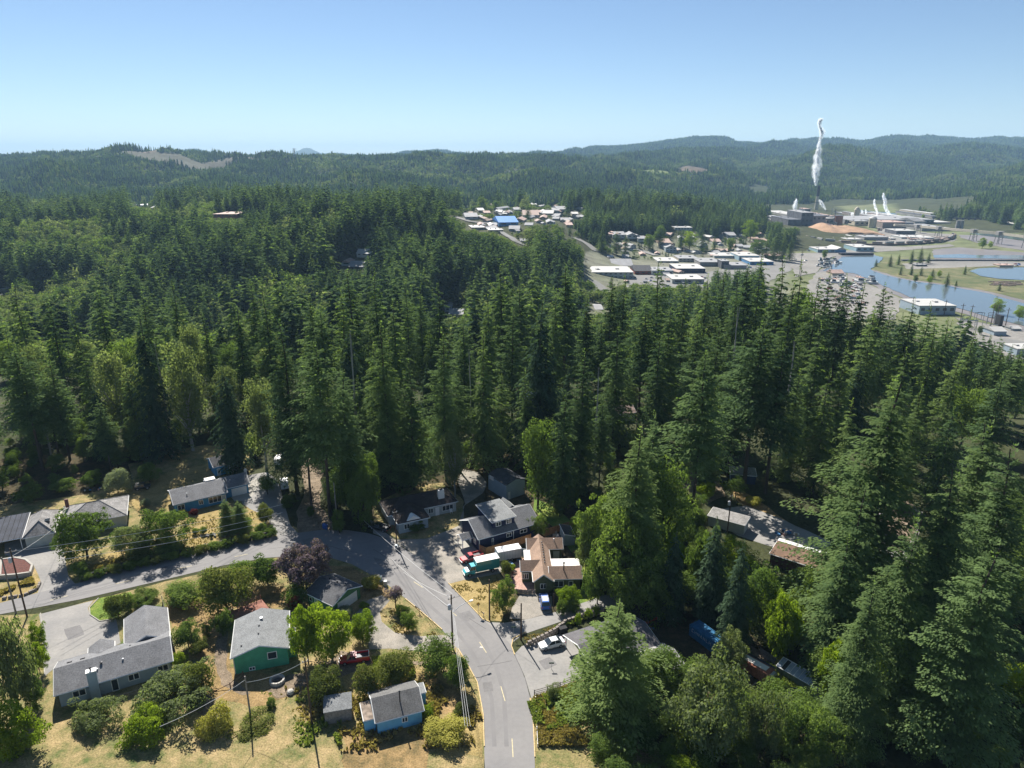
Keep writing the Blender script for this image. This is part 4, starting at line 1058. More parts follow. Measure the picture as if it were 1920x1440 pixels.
for t in (.4, 8.7, w.L - .4):
    c_, d_, n_ = w.wall('a', t, 0); b = MB(); b.obox(c_ - d_ * .07, d_ * .14, n_ * .04, Vector((0, 0, 3.2))); b.build('corner_board', WHITE, h)
e = Wing.at(w.P(10.5, 7.2, 0), aw, 3.0, 4.4, 3.8); wing(h, e, 5.2, ridge='v', roofm=ROOFM, wallm=NAVY, over=.25)
vent(h, d, 2.6, 5.2, 6.15)
p = Wing.at(w.P(-2.6, 2.6, 0), aw, 2.6, 2.8, 2.5); wing(h, p, 3.3, roofm=ROOFG, wallm=NAVY, walls=False)
for t, v in ((.15, .15), (.15, 2.6)):
    b = MB(); b.box(tuple(p.P(t, v, 0)), (.14, .14, 2.4), aw); b.build('porch_post', WHITE, h)
b = MB(); b.obox(w.P(-2.7, .5, 0), w.u * 2.9, w.v * 6.5, Vector((0, 0, .18))); b.build('porch_slab', CONC, h)
# --- tan house
w = Wing((995, 1012), (1000, 1091), (1037, 1091), 2.7)
ta = math.radians(92)
O = G(1000, 1091, 2.7); O.z = 0
ux, uy = Vector((math.cos(math.radians(2)), math.sin(math.radians(2)), 0)), Vector((-math.sin(math.radians(2)), math.cos(math.radians(2)), 0))
def tw(x, y, L, Wd, he): return Wing.at(O + ux * x + uy * y, math.radians(2), L, Wd, he)
w = tw(0, 0, 4.0, 15.2, 2.7); h = house('tan_roof_house', w, 'olive house under a many-gabled tan shingle roof beside the pink patio')
wing(h, w, 4.3, ridge='v', roofm=ROOFT, wallm=OLIVEW, over=.35); opening(h, w, 'a', 2.0, .9, 1.3, 1.1)
w2 = tw(-.6, 11.6, 7.6, 4.4, 2.75); wing(h, w2, 4.2, ridge='u', roofm=ROOFT, wallm=OLIVEW, over=.35)
w3 = tw(3.2, .7, 6.4, 4.6, 2.7); wing(h, w3, 4.15, ridge='u', roofm=ROOFT, wallm=OLIVEW, over=.35); opening(h, w3, 'a', 1.8, .8, 2.0, 1.3, 2); opening(h, w3, 'a', 4.2, .9, .9, 1.1, 1)
w4 = tw(-2.3, 3.6, 4.2, 3.8, 2.72); wing(h, w4, 4.1, ridge='u', roofm=ROOFT, wallm=OLIVEW, over=.35); opening(h, w4, 'a', 1.0, .8, 1.3, 1.2, 3)
w5 = tw(3.9, 5.3, 5.8, 2.6, 2.6); wing(h, w5, 2.75, 'shed', roofm=ROOFW, wallm=OLIVEW, over=.2)
w6 = tw(-1.2, 7.4, 1.9, 4.2, 2.5); wing(h, w6, 2.7, 'shed', roofm=ROOFW, wallm=OLIVEW, over=.2)
for k in range(9): vent(h, w, 2.55, 4.5 + k * .95, 4.05, .1, .10, DARKMETAL)
vent(h, w2, 5.8, 1.6, 3.9, .3); b = MB(); b.ring(w3.P(2.9, 1.6, 3.2), [(.12, 0), (.12, 2.0), (.2, 2.0), (.2, 2.2), (.05, 2.3)], 8); b.build('flue', DARKMETAL, h)
garage_door(h, w2, 'a', 6.2, 1.3, 2.0, PALEW)
# --- green garage
w = Wing((571, 1111), (624, 1136), (684, 1100), 2.6)
h = house('green_garage', w, 'dark roofed green garage with wide white door facing the gravel drive', 'garage')
wing(h, w, 4.0, roofm=mat('charcoal_shingles', (.10, .10, .105), .92, .2, .5, fine=.3, fscale=5), wallm=GARG, over=.35); garage_door(h, w, 'c', w.W / 2 + .1, 4.9, 2.15)
opening(h, w, 'a', w.L - 2.6, 0, .9, 2.0, 1, WHITE, PALEW, 'door', 'door_leaf'); opening(h, w, 'a', w.L - 1.2, 1.0, .8, .8, 1)
for k in range(3): vent(h, w, 1.6 + k * 2.0, w.W / 2 + .9, 3.7, .1, .12, DARKMETAL)
# --- green house
w = Wing((441, 1162), (432, 1235), (542, 1214), 3.4)
h = house('green_house', w, 'emerald green house with light grey gable roof and wooden deck behind')
wing(h, w, 4.9, roofm=ROOFM, wallm=GREENW, over=.3); opening(h, w, 'c', 6.3, 1.7, 1.5, 1.3, 1); opening(h, w, 'c', 3.0, .25, .95, .55, 2)
vent(h, w, 7.2, 4.6, 4.75, .35, .18, GALV, 'chimney_pipe'); vent(h, w, 5.4, 4.3, 4.8, .1, .1, DARKMETAL); vent(h, w, 3.2, 4.3, 4.8, .1, .1, DARKMETAL); vent(h, w, 2.0, 1.6, 3.9, .1, .1, DARKMETAL)
w2 = Wing.at(w.P(1.8, w.W - .6, 0), math.atan2(w.u.y, w.u.x), 3.0, 1.6, 3.2, flip=1 if (w.v - Vector((-w.u.y, w.u.x, 0))).length < .1 else -1); wing(h, w2, 4.0, 'shed', roofm=ROOFD, wallm=GREENW, over=.1)
c_, d_, n_ = w.wall('c', .35, 0); b = MB(); b.obox(c_, d_ * .08, n_ * .08, Vector((0, 0, 3.4))); b.build('downspout', WHITE, h)
# deck
D0 = G(441, 1166, 1.2); D1 = G(500, 1142, 1.2); u_ = (D1 - D0).normalized(); v_ = Vector((-u_.y, u_.x, 0))
dk = empty('wooden_deck', (D0.x, D0.y, 0), 'reddish wooden deck with railing behind the emerald house', 'deck')
for k in range(15):
    b = MB(); b.obox(D0 + v_ * (k * .24), u_ * 6.2, v_ * .22, Vector((0, 0, -.05))); b.build('plank', REDWOOD, dk)
for k in range(8):
    b = MB(); q = D0 + v_ * 3.6 + u_ * (k * 6.1 / 7); b.box((q.x, q.y, 0), (.1, .1, 2.15), 0); b.build('rail_post', REDWOOD, dk)
for k in range(5):
    b = MB(); q = D0 + v_ * (k * .88); b.box((q.x, q.y, 0), (.1, .1, 2.15), 0); b.build('rail_post', REDWOOD, dk)
for z in (.35, .65, .92):
    b = MB(); b.tube([D0 + Vector((0, 0, z)), D0 + v_ * 3.6 + Vector((0, 0, z)), D0 + v_ * 3.6 + u_ * 6.1 + Vector((0, 0, z))], .05, 4); b.build('rail', REDWOOD, dk)
# --- big grey house
w = Wing((324, 1239), (101, 1305), (96, 1251), 2.7); w.W = 8.6
h = house('grey_house', w, 'large blue-grey two-storey house with L-shaped grey roof, rear deck and chimney')
aw = math.atan2(w.u.y, w.u.x)
wing(h, w, 4.5, roofm=ROOFG, wallm=GREYW, over=.5, zb=-2.9)
g = Wing.at(w.P(w.L - 6.9, 6.6, 0), aw, 6.9, 9.4, 2.7); wing(h, g, 4.4, ridge='v', roofm=ROOFG, wallm=GREYW, over=.35)
garage_door(h, g, 'c', 4.6, 4.6, 2.1, ROOFD)
e = Wing.at(w.P(4.2, w.W - 2.5, 0), aw, 3.8, 4.0, 2.7); wing(h, e, 3.8, ridge='v', roofm=ROOFG, wallm=GREYW, over=.3)
for t, wd in ((3.1, 1.8), (10.6, 1.6), (14.8, 1.6)): opening(h, w, 'a', t, 1.0, wd, 1.1, 2)
opening(h, w, 'a', 7.9, 0.05, 1.0, 2.1, 1, WHITE, GLASS, 'door', 'door_glass'); opening(h, w, 'a', 2.6, -1.9, 1.6, 1.0)
b = MB(); c_, d_, n_ = w.wall('a', 4.6, -2.8); b.obox(c_, d_ * 1.3, n_ * .8, Vector((0, 0, 7.9))); ch = b.build('chimney', GREYW, h)
b = MB(); b.obox(c_ + Vector((0, 0, 7.9)) - d_ * .08 - n_ * .08, d_ * 1.46, n_ * .96, Vector((0, 0, .14))); b.build('chimney_cap', WHITE, ch); b = MB(); b.ring(c_ + d_ * .6 + n_ * .4 + Vector((0, 0, 8.0)), [(.12, 0), (.12, .5), (.2, .5), (.05, .65)], 8); b.build('flue', DARKMETAL, ch)
vent(h, w, 6.4, 3.0, 3.95, .2, .14, DARKMETAL); vent(h, w, 5.8, 2.2, 3.6, .1, .1); vent(h, w, 9.4, 2.6, 3.8, .1, .1); vent(h, w, 10.5, 5.4, 3.95, .1, .1, DARKMETAL)
for k in range(2):
    b = MB(); b.obox(w.P(1.6 + k * 1.8, 5.5, 4.02), w.u * .7, w.v * .35, Vector((0, 0, .14))); b.build('roof_vent', DARKMETAL, h)
# rear deck with planks and rail
dk = h
for k in range(10):
    b = MB(); b.obox(w.P(6.0, .5 - .04 - (k + 1) * .25, -.12), w.u * 7.2, w.v * .23, Vector((0, 0, .05))); b.build('deck_plank', mat('blue_grey_deck', (.13, .14, .18), .8, .2, 2), h)
b = MB(); e0 = w.P(6.0, -2.2, -.28); b.obox(e0, w.u * 7.2, w.v * .12, Vector((0, 0, .22))); b.build('deck_beam', ROOFW, h)
for k in range(7):
    b = MB(); b.obox(w.P(6.05 + k * 1.18, -2.16, -.1), w.u * .08, w.v * .08, Vector((0, 0, 1.0))); b.build('rail_post', OLDWOOD, h)
b = MB(); b.tube([w.P(6.0, -2.12, .9), w.P(13.2, -2.12, .9)], .05, 4); b.tube([w.P(6.0, -2.12, .45), w.P(13.2, -2.12, .45)], .03, 4); b.build('rail', OLDWOOD, h)
for k in range(4):
    b = MB(); b.obox(w.P(6.3 + k * 2.2, -2.1, -3), w.u * .14, w.v * .14, Vector((0, 0, 2.8))); b.build('deck_leg', OLDWOOD, h)
b = MB(); b.tube([w.P(7, -2.05, -2.8), w.P(9, -2.05, -.4)], .06, 4); b.tube([w.P(9, -2.05, -2.8), w.P(7, -2.05, -.4)], .06, 4); b.build('deck_brace', OLDWOOD, h)
# outside stair on the end wall
for k in range(12):
    b = MB(); b.obox(w.P(-1.5, w.W - 1.2 - k * .42, -.1 - k * .2), w.u * 1.5, w.v * -.36, Vector((0, 0, .06))); b.build('stair_tread', OLDWOOD, h)
for s in (-1.55, .1):
    b = MB(); b.tube([w.P(s, w.W - 1.1, -.15), w.P(s, w.W - 6.2, -2.6)], .09, 4); b.build('stair_string', OLDWOOD, h)
b = MB(); b.obox(w.P(-2.4, -1.5, -2.75), w.u * 2.8, w.v * 3.4, Vector((0, 0, .35))); b.build('landing', REDWOOD, h)
# --- small shed
w = Wing((660, 1328), (606, 1337), (600, 1312), 2.3)
h = house('garden_shed', w, 'windowless pale shed with plain grey single-slope roof at the bottom of the yard', 'shed'); wing(h, w, 2.9, 'shed', roofm=ROOFM, wallm=OLDWOOD, over=.12, trim=None)
for k in range(9):
    c_, d_, n_ = w.wall('a', .25 + k * (w.L - .5) / 8, 0); b = MB(); b.obox(c_, d_ * .05, n_ * .02, Vector((0, 0, 2.15))); b.build('batten', OLDWOOD, h)
# --- sky blue cottage
w = Wing((795, 1332), (704, 1356), (690, 1301), 2.5); w.W = 6.6
h = house('blue_cottage', w, 'small sky-blue cottage with dark grey roof, lowest building in view'); wing(h, w, 4.1, roofm=mat('worn_dark_shingles', (.12, .118, .115), .92, .18, .6, fine=.3, fscale=5), wallm=SKYW, over=.3)
opening(h, w, 'a', 4.3, 1.1, .9, .8, 2); b = MB(); b.ring(w.P(4.0, 1.9, 3.2), [(.1, 0), (.1, 2.1), (.18, 2.1), (.04, 2.3)], 8); b.build('stove_pipe', DARKMETAL, h)
a_ = math.atan2(w.u.y, w.u.x)
w2 = Wing.at(w.P(-1.5, 1.2, 0), a_, 1.7, 3.6, 2.3); wing(h, w2, 2.5, 'shed', roofm=mat('rusty_roofing', (.24, .19, .15), .9, .4, 1.5), wallm=SKYW, over=.05)
w3 = Wing.at(w.P(w.L - .2, 3.4, 0), a_, 1.3, 2.2, 2.6); wing(h, w3, 2.7, 'shed', roofm=ROOFM, wallm=SKYW, over=.05)
# --- dark roofed carport
w = Wing((1056, 1190), (1112, 1256), (1257, 1240), 2.6); w.W = 13.5
h = house('carport_house', w, 'charcoal roofed carport house half hidden by the broad spruce')
fl = 1 if (w.v - Vector((-w.u.y, w.u.x, 0))).length < .1 else -1
wing(h, w, 4.0, ridge='v', roofm=mat('charcoal_roof', (.105, .10, .105), .9, .15, .5, fine=.25, fscale=5), wallm=PALEW, over=.4, walls=False)
b = MB(); b.obox(w.P(.4, 5.5, 0), w.u * (w.L - .8), w.v * 7.5, Vector((0, 0, 2.6))); b.build('wall', PALEW, h)
for t in (.4, w.L / 2, w.L - .5):
    b = MB(); b.obox(w.P(t, .3, 0), w.u * .14, w.v * .14, Vector((0, 0, 2.5))); b.build('post', WHITE, h)
w2 = Wing.at(w.P(-5.5, 6, 0), math.atan2(w.u.y, w.u.x), 6, 8, 2.6, flip=fl); wing(h, w2, 3.6, ridge='v', roofm=ROOFL, wallm=PALEW)
# --- brown shed with white edge, hidden drive
def boxhouse(label, p1, ang, L, Wd, he, hr, roofm, wallm, cat='house', name='house', roof='gable', **k):
    w = Wing.at(G(*p1, 0), math.radians(ang), L, Wd, he); h = house(name, w, label, cat); w.o.z = T1(w.o.x, w.o.y); h.location.z = w.o.z; wing(h, w, hr, roof, roofm=roofm, wallm=wallm, **k); return h, w
h, w = boxhouse('long low shed with brown roof and white front edge by the hidden drive', (1440, 1058), -37, 14.5, 5.2, 2.6, 3.1, mat('brown_roofing', (.17, .105, .07), .9, .2, .6), BRICKW, 'shed', 'long_shed', 'shed', over=.2)
b = MB(); b.obox(w.P(0, 5.2, 3.12), w.u * 11, w.v * 1.2, Vector((0, 0, .08))); b.build('white_roof_strip', ROOFW, h)
w2 = Wing.at(w.P(9.5, -2.2, 0), math.radians(-37), 5, 4.4, 2.5); wing(h, w2, 3.4, ridge='v', roofm=mat('brown_roofing2', (.22, .13, .085), .9, .2, .6), wallm=PALEW, over=.2)
h, w = boxhouse('shaded grey flat carport with a sunlit patch in the wood', (1325, 985), -33, 8.5, 4.2, 2.6, 2.9, ROOFL, PALEW, 'carport', 'grey_carport', 'shed', over=.2)
h, w = boxhouse('dark blue shed half shaded beside the bare trunks', (1368, 905), -12, 6.5, 4.0, 2.5, 3.0, ROOFM, mat('dark_blue_board', (.03, .06, .12), .7), 'shed', 'blue_shed', 'shed', over=.15)
h, w = boxhouse('pale roof glimpsed between the trunks of the right wood', (1372, 772), 20, 9, 8, 2.8, 4.4, ROOFL, PALEW, 'house', 'forest_house')
h, w = boxhouse('pale roofed house glimpsed in the middle of the wood', (990, 745), 10, 9, 7, 2.8, 4.2, ROOFW, PALEW, 'house', 'forest_house')
h, w = boxhouse('small pale roof glimpsed through the hemlocks above the sunlit young one', (1150, 790), 15, 8, 7, 2.8, 4.4, mat('pinkish_roof', (.3, .22, .19), .9), PALEW, 'house', 'forest_house')
h, w = boxhouse('tiny dark roof with bright blue edge among bushes at the lower border', (1450, 1330), -20, 3.6, 3.2, 2.2, 2.9, ROOFD, SKYW, 'shed', 'play_house', over=.15, trim=mat('blue_trim', (.05, .22, .55), .6))
h, w = boxhouse('narrow pale tool shed behind the junk heap by the cedar fence', (1078, 1022), 100, 4.6, 2.4, 2.3, 2.9, ROOFD, METALW, 'shed', 'tool_shed', 'shed', over=.1)

# ------------------------------------------------------------------ fences and walls
def fence(label, px, hgt, m, name='board_fence', post=2.2, boards=True, rails=(.3, .8), z=None, bw=.30):
    P = [G(a, b_) for a, b_ in px]; r = empty(name, tuple(P[0]), label, 'fence')
    for a, c in zip(P[:-1], P[1:]):
        a = a.copy(); c = c.copy(); a.z = T1(a.x, a.y); c.z = T1(c.x, c.y)
        d = c - a; n = max(1, round(d.length / post)); nn = Vector((-d.y, d.x, 0)).normalized()
        for k in range(n + 1):
            q = a + d * k / n; b = MB(); b.box(tuple(q), (.12, .12, hgt + .12), math.atan2(d.y, d.x)); b.build('post', m, r)
        for z_ in rails:
            b = MB(); b.obox(a + Vector((0, 0, hgt * z_)) - nn * .03, d, nn * .06, Vector((0, 0, .1))); b.build('rail', m, r)
        if boards:
            nb = max(1, int(d.length / bw))
            for k in range(nb):
                b = MB(); b.obox(a + d * (k / nb) + nn * .035 + Vector((0, 0, .05)), d * (.93 / nb), nn * .025, Vector((0, 0, hgt - .05 + random.uniform(-.02, .02)))); b.build('board', m, r)
    return r
fence('new honey-coloured cedar fence between navy house and tan house', [(899, 1035), (911, 1041), (925, 1037), (995, 1015)], 1.8, CEDAR)
fence('cedar fence along the lawn behind the junk heap', [(1022, 1006), (1074, 989)], 1.8, CEDAR)
fence('dark wooden rail fence below the parking pad', [(1002, 1305), (1050, 1291), (1090, 1275)], 1.1, OLDWOOD, 'rail_fence', 2.0, False, (.3, .6, .92))
fence('grey weathered paling fence along the thicket', [(1352, 1165), (1375, 1188), (1400, 1212)], 1.5, OLDWOOD, 'paling_fence', 2.2, True, (.3, .8), bw=.25)
fence('weathered paling fence beside the sunny vegetable plot', [(1425, 1228), (1462, 1252)], 1.4, OLDWOOD, 'paling_fence', 2.2, True, (.3, .8), bw=.25)
fence('grey wooden fence beside the large grey house', [(305, 1130), (322, 1200), (330, 1232)], 1.4, OLDWOOD, 'paling_fence', 2.0, True, (.3, .8), bw=.4)
fence('rusty post and wire fence on the rough slope', [(385, 1306), (405, 1296), (432, 1288), (457, 1272)], 1.6, mat('rusty_iron', (.12, .07, .05), .8, .3, 3), 'wire_fence', 2.6, False, (.5, .95))
fence('low picket fence in front of the pink patio', [(968, 1112), (985, 1114), (1003, 1114)], .9, OLDWOOD, 'picket_fence', 1.0, True, (.4, .8), bw=.4)
fence('white rail along the lower road edge', [(1004, 1312), (1008, 1400)], .5, WHITE, 'guard_rail', 3, False, (.8,))
STONE = mat('retaining_stone', (.22, .19, .165), .9, .3, 2, fine=.3, fscale=6)
def stone_wall(label, px, hgt, m=STONE, name='retaining_wall', rows=2, step=.75):
    P = [G(a, b_) for a, b_ in px]; r = empty(name, tuple(P[0]), label, 'wall'); rr = random.Random(len(px)); ms = []
    for k in range(6):
        b = MB(); b.box((0, 0, 0), (step * rr.uniform(.88, 1.0), .45, hgt / rows * rr.uniform(.9, 1.05)), 0, taper=rr.uniform(.86, .96)); ms.append(b.mesh('stone', m))
    for a, c in zip(P[:-1], P[1:]):
        d = c - a; n = max(1, int(d.length / step))
        for row in range(rows):
            for k in range(n):
                q = a + d * ((k + .5 + .4 * (row % 2)) / n) ; o = link('stone', rr.choice(ms), parent=r); o.location = q + Vector((rr.uniform(-.05, .05), rr.uniform(-.05, .05), row * hgt / rows)) - r.location
                o.rotation_euler = (0, 0, math.atan2(d.y, d.x) + rr.uniform(-.08, .08))
stone_wall('stone retaining wall behind the white sedan', [(985, 1214), (1010, 1203), (1040, 1188), (1060, 1172), (1090, 1160), (1130, 1150)], 1.1)
stone_wall('low shaded stone wall along the upper side of the left road', [(150, 1092), (240, 1063), (340, 1040), (430, 1021), (500, 1008)], 1.3, m=mat('shaded_wall_stone', (.07, .065, .06), .95, .3, 2, fine=.3, fscale=6))  # the shade along this wall is put into its stone colour
stone_wall('low curved edging wall of the grass verge at the left road', [(4, 1124), (45, 1117), (70, 1106), (76, 1094)], .5, rows=1)
pl = empty('planter', tuple(G(30, 1070)), 'round-ended raised planter with red-brown mulch beside the left drive', 'planter')
PP = [(4, 1056), (28, 1052), (50, 1056), (62, 1066), (58, 1080), (30, 1084), (2, 1086)]
P = W(PP); b = MB()
for a, c in zip(P, P[1:] + P[:1]):
    d = c - a; nn = Vector((-d.y, d.x, 0)).normalized() * .2; b.obox(a - nn, d, nn * 2, Vector((0, 0, 1.0)))
b.build('planter_wall', CONC, pl); b = MB(); b.prism([p + Vector((0, 0, .92)) for p in P[::-1]], .2); mm = b.build('mulch', MULCH, pl)
# ------------------------------------------------------------------ vehicles
TYRE = mat('tyre_rubber', (.02, .02, .02), .9, .1, 5); RIMM = mat('alloy_rim', (.4, .4, .42), .4, .05, 5, metal=.7)
LAMPG = mat('headlight_glass', (.65, .66, .68), .15, .05, 5); TAILR = mat('tail_light', (.45, .02, .02), .3, .05, 5)
def paint(name, c): return mat(name, c, .3, .03, .5, coat=.8, spec=.5)
def loft(b, secs, mi=0):
    """secs: (x, zlow, zhigh, half width) -> rounded hull"""
    rings = []
    for x, z0, z1, hw in secs:
        rings.append([(x, -hw * .92, z0), (x, hw * .92, z0), (x, hw, z0 + (z1 - z0) * .3), (x, hw * .99, z0 + (z1 - z0) * .75), (x, hw * .88, z1), (x, -hw * .88, z1), (x, -hw * .99, z0 + (z1 - z0) * .75), (x, -hw, z0 + (z1 - z0) * .3)])
    vs = [v for r in rings for v in r]; n = 8; fs = []
    for i in range(len(rings) - 1):
        for k in range(n): fs.append((i * n + k, (i + 1) * n + k, (i + 1) * n + (k + 1) % n, i * n + (k + 1) % n))
    fs += [tuple(range(n)), tuple((len(rings) - 1) * n + k for k in range(n - 1, -1, -1))]
    b.add(vs, fs, mi)
def wheels(r, xs, hw, rad=.33, wdt=.22, s=1):
    for x in xs:
        for sd in (-1, 1):
            wb = MB(); pts = [(x, sd * (hw - wdt), rad), (x, sd * (hw + .01), rad)]
            wb.tube(pts, rad, 14); o = link('wheel', wb.mesh('wheel', TYRE), parent=r); o.scale = (s,) * 3
            rb = MB(); rb.tube([(x, sd * (hw - .01), rad), (x, sd * (hw + .03), rad)], rad * .6, 10); q = link('rim', rb.mesh('rim', RIMM), parent=o)
def cab(r, base, top, m, s=1, name='cabin', glass=GLASS):
    """glasshouse: base (x0,x1,z,hw), top (x0,x1,z,hw) with painted roof and pillars"""
    x0, x1, z0, h0 = base; a0, a1, z1, h1 = top
    B = [(x0, -h0, z0), (x1, -h0, z0), (x1, h0, z0), (x0, h0, z0)]; Tt = [(a0, -h1, z1), (a1, -h1, z1), (a1, h1, z1), (a0, h1, z1)]
    b = MB(); b.add(B + Tt, [(0, 3, 2, 1), (4, 5, 6, 7), (0, 1, 5, 4), (1, 2, 6, 5), (2, 3, 7, 6), (3, 0, 4, 7)]); g = link('windows', b.mesh('windows', glass), parent=r); g.scale = (s,) * 3
    b = MB(); b.add([(v[0], v[1] * 1.01, v[2] - .02) for v in Tt] + [(v[0] * .97 + .015, v[1] * .93, v[2] + .06) for v in Tt], [(0, 3, 2, 1), (4, 5, 6, 7), (0, 1, 5, 4), (1, 2, 6, 5), (2, 3, 7, 6), (3, 0, 4, 7)])
    for i in range(4): b.tube([B[i], Tt[i]], .05, 4)
    xm = (x0 + x1) / 2 - .1
    for sd in (-1, 1): b.tube([(xm, sd * h0, z0), (xm, sd * h1, z1)], .045, 4)
    o = link('roof', b.mesh('roof', m), parent=r); o.scale = (s,) * 3
def lights(r, xf, xr, hw, z, s=1):
    for sd in (-1, 1):
        b = MB(); b.box((xf, sd * hw * .78, z), (.1, .3, .16)); o = link('headlight', b.mesh('headlight', LAMPG), parent=r); o.scale = (s,) * 3
        b = MB(); b.box((xr, sd * hw * .82, z + .05), (.1, .22, .18)); o = link('tail_light', b.mesh('tail_light', TAILR), parent=r); o.scale = (s,) * 3
        b = MB(); b.box((xf - 1.35, sd * (hw + .1), z + .3), (.14, .22, .14)); o = link('mirror', b.mesh('mirror', DARKMETAL), parent=r); o.scale = (s,) * 3
def vehicle(name, px, ang, label, cat):
    p = G(*px); return empty(name, (p.x, p.y, .035), label, cat, rz=math.radians(ang))
def pickup(px, ang, m, label, s=1.0, tool=False):
    r = vehicle('pickup_truck', px, ang, label, 'pickup truck'); b = MB()
    loft(b, [(-2.65, .45, .95, .88), (-2.5, .4, 1.0, .92), (-.4, .38, 1.0, .94), (.5, .38, 1.02, .94), (1.3, .38, 1.05, .93), (2.45, .42, .98, .88), (2.62, .5, .85, .8)])
    o = link('body', b.mesh('body', m), parent=r); o.scale = (s,) * 3
    b = MB()
    for sd in (-1, 1): b.box((-1.45, sd * .86, .98), (2.35, .12, .36))
    b.box((-2.58, 0, .98), (.1, 1.78, .36)); b.box((-.33, 0, .98), (.1, 1.78, .36)); o = link('cargo_bed', b.mesh('cargo_bed', m), parent=r); o.scale = (s,) * 3
    b = MB(); b.box((-1.45, 0, 1.0), (2.15, 1.55, .03)); o = link('bed_floor', b.mesh('bed_floor', DARKMETAL), parent=r); o.scale = (s,) * 3
    cab(r, (-.3, 1.3, 1.0, .86), (-.15, .7, 1.62, .74), m, s); wheels(r, (-1.6, 1.7), .93, .37, .24, s); lights(r, 2.6, -2.68, .9, .62, s)
    b = MB(); b.box((2.68, 0, .42), (.14, 1.8, .16)); o = link('bumper', b.mesh('bumper', RIMM), parent=r); o.scale = (s,) * 3
    if tool:
        b = MB()
        for sd in (-1, 1): b.tube([(-2.55, sd * .86, 1.36), (-.35, sd * .86, 1.36)], .05, 4)
        b.tube([(-2.58, -.86, 1.36), (-2.58, .86, 1.36)], .05, 4); o = link('bed_rail', b.mesh('bed_rail', WHITE), parent=r); o.scale = (s,) * 3
    return r
S_ = .93
REDP = paint('red_paint', (.50, .025, .03))
pickup((665, 1240), 192, REDP, 'old red pickup truck with white bed rails under the lime green tree', S_, True)
pickup((884, 1050), 208, REDP, 'bright red pickup truck beside the teal box truck', S_)
pickup((712, 993), 155, paint('black_paint', (.012, .012, .015)), 'black pickup truck parked in shade beside the brown roofed house', S_)
# white sedan
r = vehicle('sedan_car', (1034, 1212), 200, 'white four-door sedan parked before the stone retaining wall', 'car'); WP = paint('white_paint', (.75, .75, .74)); b = MB()
loft(b, [(-2.3, .38, .78, .72), (-2.2, .28, .9, .84), (-1.4, .25, .95, .9), (.9, .25, .93, .9), (1.9, .28, .82, .86), (2.25, .35, .68, .72)])
link('body', b.mesh('body', WP), parent=r); cab(r, (-1.75, 1.05, .92, .8), (-1.05, .25, 1.42, .62), WP); wheels(r, (-1.35, 1.4), .89, .32); lights(r, 2.2, -2.25, .85, .58)
# blue suv
r = vehicle('suv_car', (1021, 1133), 94, 'metallic blue sport utility car parked nose-in under the olive gable', 'car'); BP = paint('blue_paint', (.04, .13, .42)); b = MB()
loft(b, [(-2.25, .42, 1.0, .82), (-2.15, .32, 1.08, .88), (.9, .3, 1.06, .92), (1.9, .32, .98, .88), (2.25, .4, .8, .76)])
link('body', b.mesh('body', BP), parent=r); cab(r, (-2.15, 1.15, 1.04, .84), (-1.85, .4, 1.68, .68), BP); wheels(r, (-1.35, 1.42), .9, .36); lights(r, 2.2, -2.25, .85, .7)
b = MB(); [b.tube([(-1.7, sd * .6, 1.8), (.25, sd * .6, 1.8)], .035, 5) for sd in (-1, 1)]; b.box((-.7, 0, 1.75), (1.5, .9, .03)); link('roof_rack', b.mesh('roof_rack', ROOFW), parent=r)
# teal box truck
TEAL = paint('teal_paint', (.02, .24, .27)); TEALL = paint('light_teal_paint', (.06, .40, .46))
r = vehicle('box_truck', (902, 1073), 201, 'teal box truck with white roof parked in front of the garden', 'truck'); b = MB()
loft(b, [(1.6, .5, 1.5, 1.0), (2.6, .5, 1.5, 1.02), (3.6, .52, 1.35, .95), (4.0, .6, 1.1, .85)]); link('cab_body', b.mesh('cab_body', TEALL), parent=r)
cab(r, (1.45, 2.95, 1.45, .95), (1.5, 2.5, 2.3, .85), TEALL)
b = MB(); b.box((-1.3, 0, 1.0), (5.3, 2.35, 2.35)); bx = link('cargo_box', b.mesh('cargo_box', TEAL), parent=r)
b = MB(); b.box((-1.3, 0, 3.35), (5.34, 2.39, .05)); link('box_roof', b.mesh('box_roof', ROOFW), parent=bx)
for k in range(12):
    for sd in (-1, 1):
        b = MB(); b.box((-3.75 + k * .445, sd * 1.19, 1.06), (.05, .03, 2.2)); link('side_rib', b.mesh('side_rib', TEAL), parent=bx)
b = MB(); b.box((-.5, 0, .6), (6.5, .9, .38)); link('chassis', b.mesh('chassis', DARKMETAL), parent=r)
wheels(r, (-2.4, 2.9), 1.05, .45, .28); lights(r, 3.98, -4.0, .95, .8); b = MB(); b.box((4.05, 0, .48), (.15, 2.0, .2)); link('bumper', b.mesh('bumper', ROOFW), parent=r)
for r_ in (r,): r_.scale = (.92,) * 3
# white cargo trailer
r = vehicle('cargo_trailer', (953, 1048), 19, 'white enclosed cargo trailer with open rear door beside the cedar fence', 'trailer'); WM = mat('white_trailer_skin', (.68, .68, .68), .5, .06, 1)
b = MB(); b.box((0, 0, .55), (5.2, 2.2, 2.1)); o = link('body', b.mesh('body', WM), parent=r)
for k in range(9):
    b = MB(); b.box((-2.4 + k * .6, -1.11, .6), (.04, .03, 2.0)); link('seam_strip', b.mesh('seam_strip', GALV), parent=o)
b = MB(); b.obox((2.62, -1.1, .6), Vector((.9, -.35, 0)), Vector((.02, .05, 0)), Vector((0, 0, 1.95))); link('rear_door', b.mesh('rear_door', METALW), parent=r)
wheels(r, (-.4, .45), 1.12, .33); b = MB(); b.tube([(-2.6, 0, .5), (-3.6, 0, .5)], .06, 5); link('drawbar', b.mesh('drawbar', DARKMETAL), parent=r)
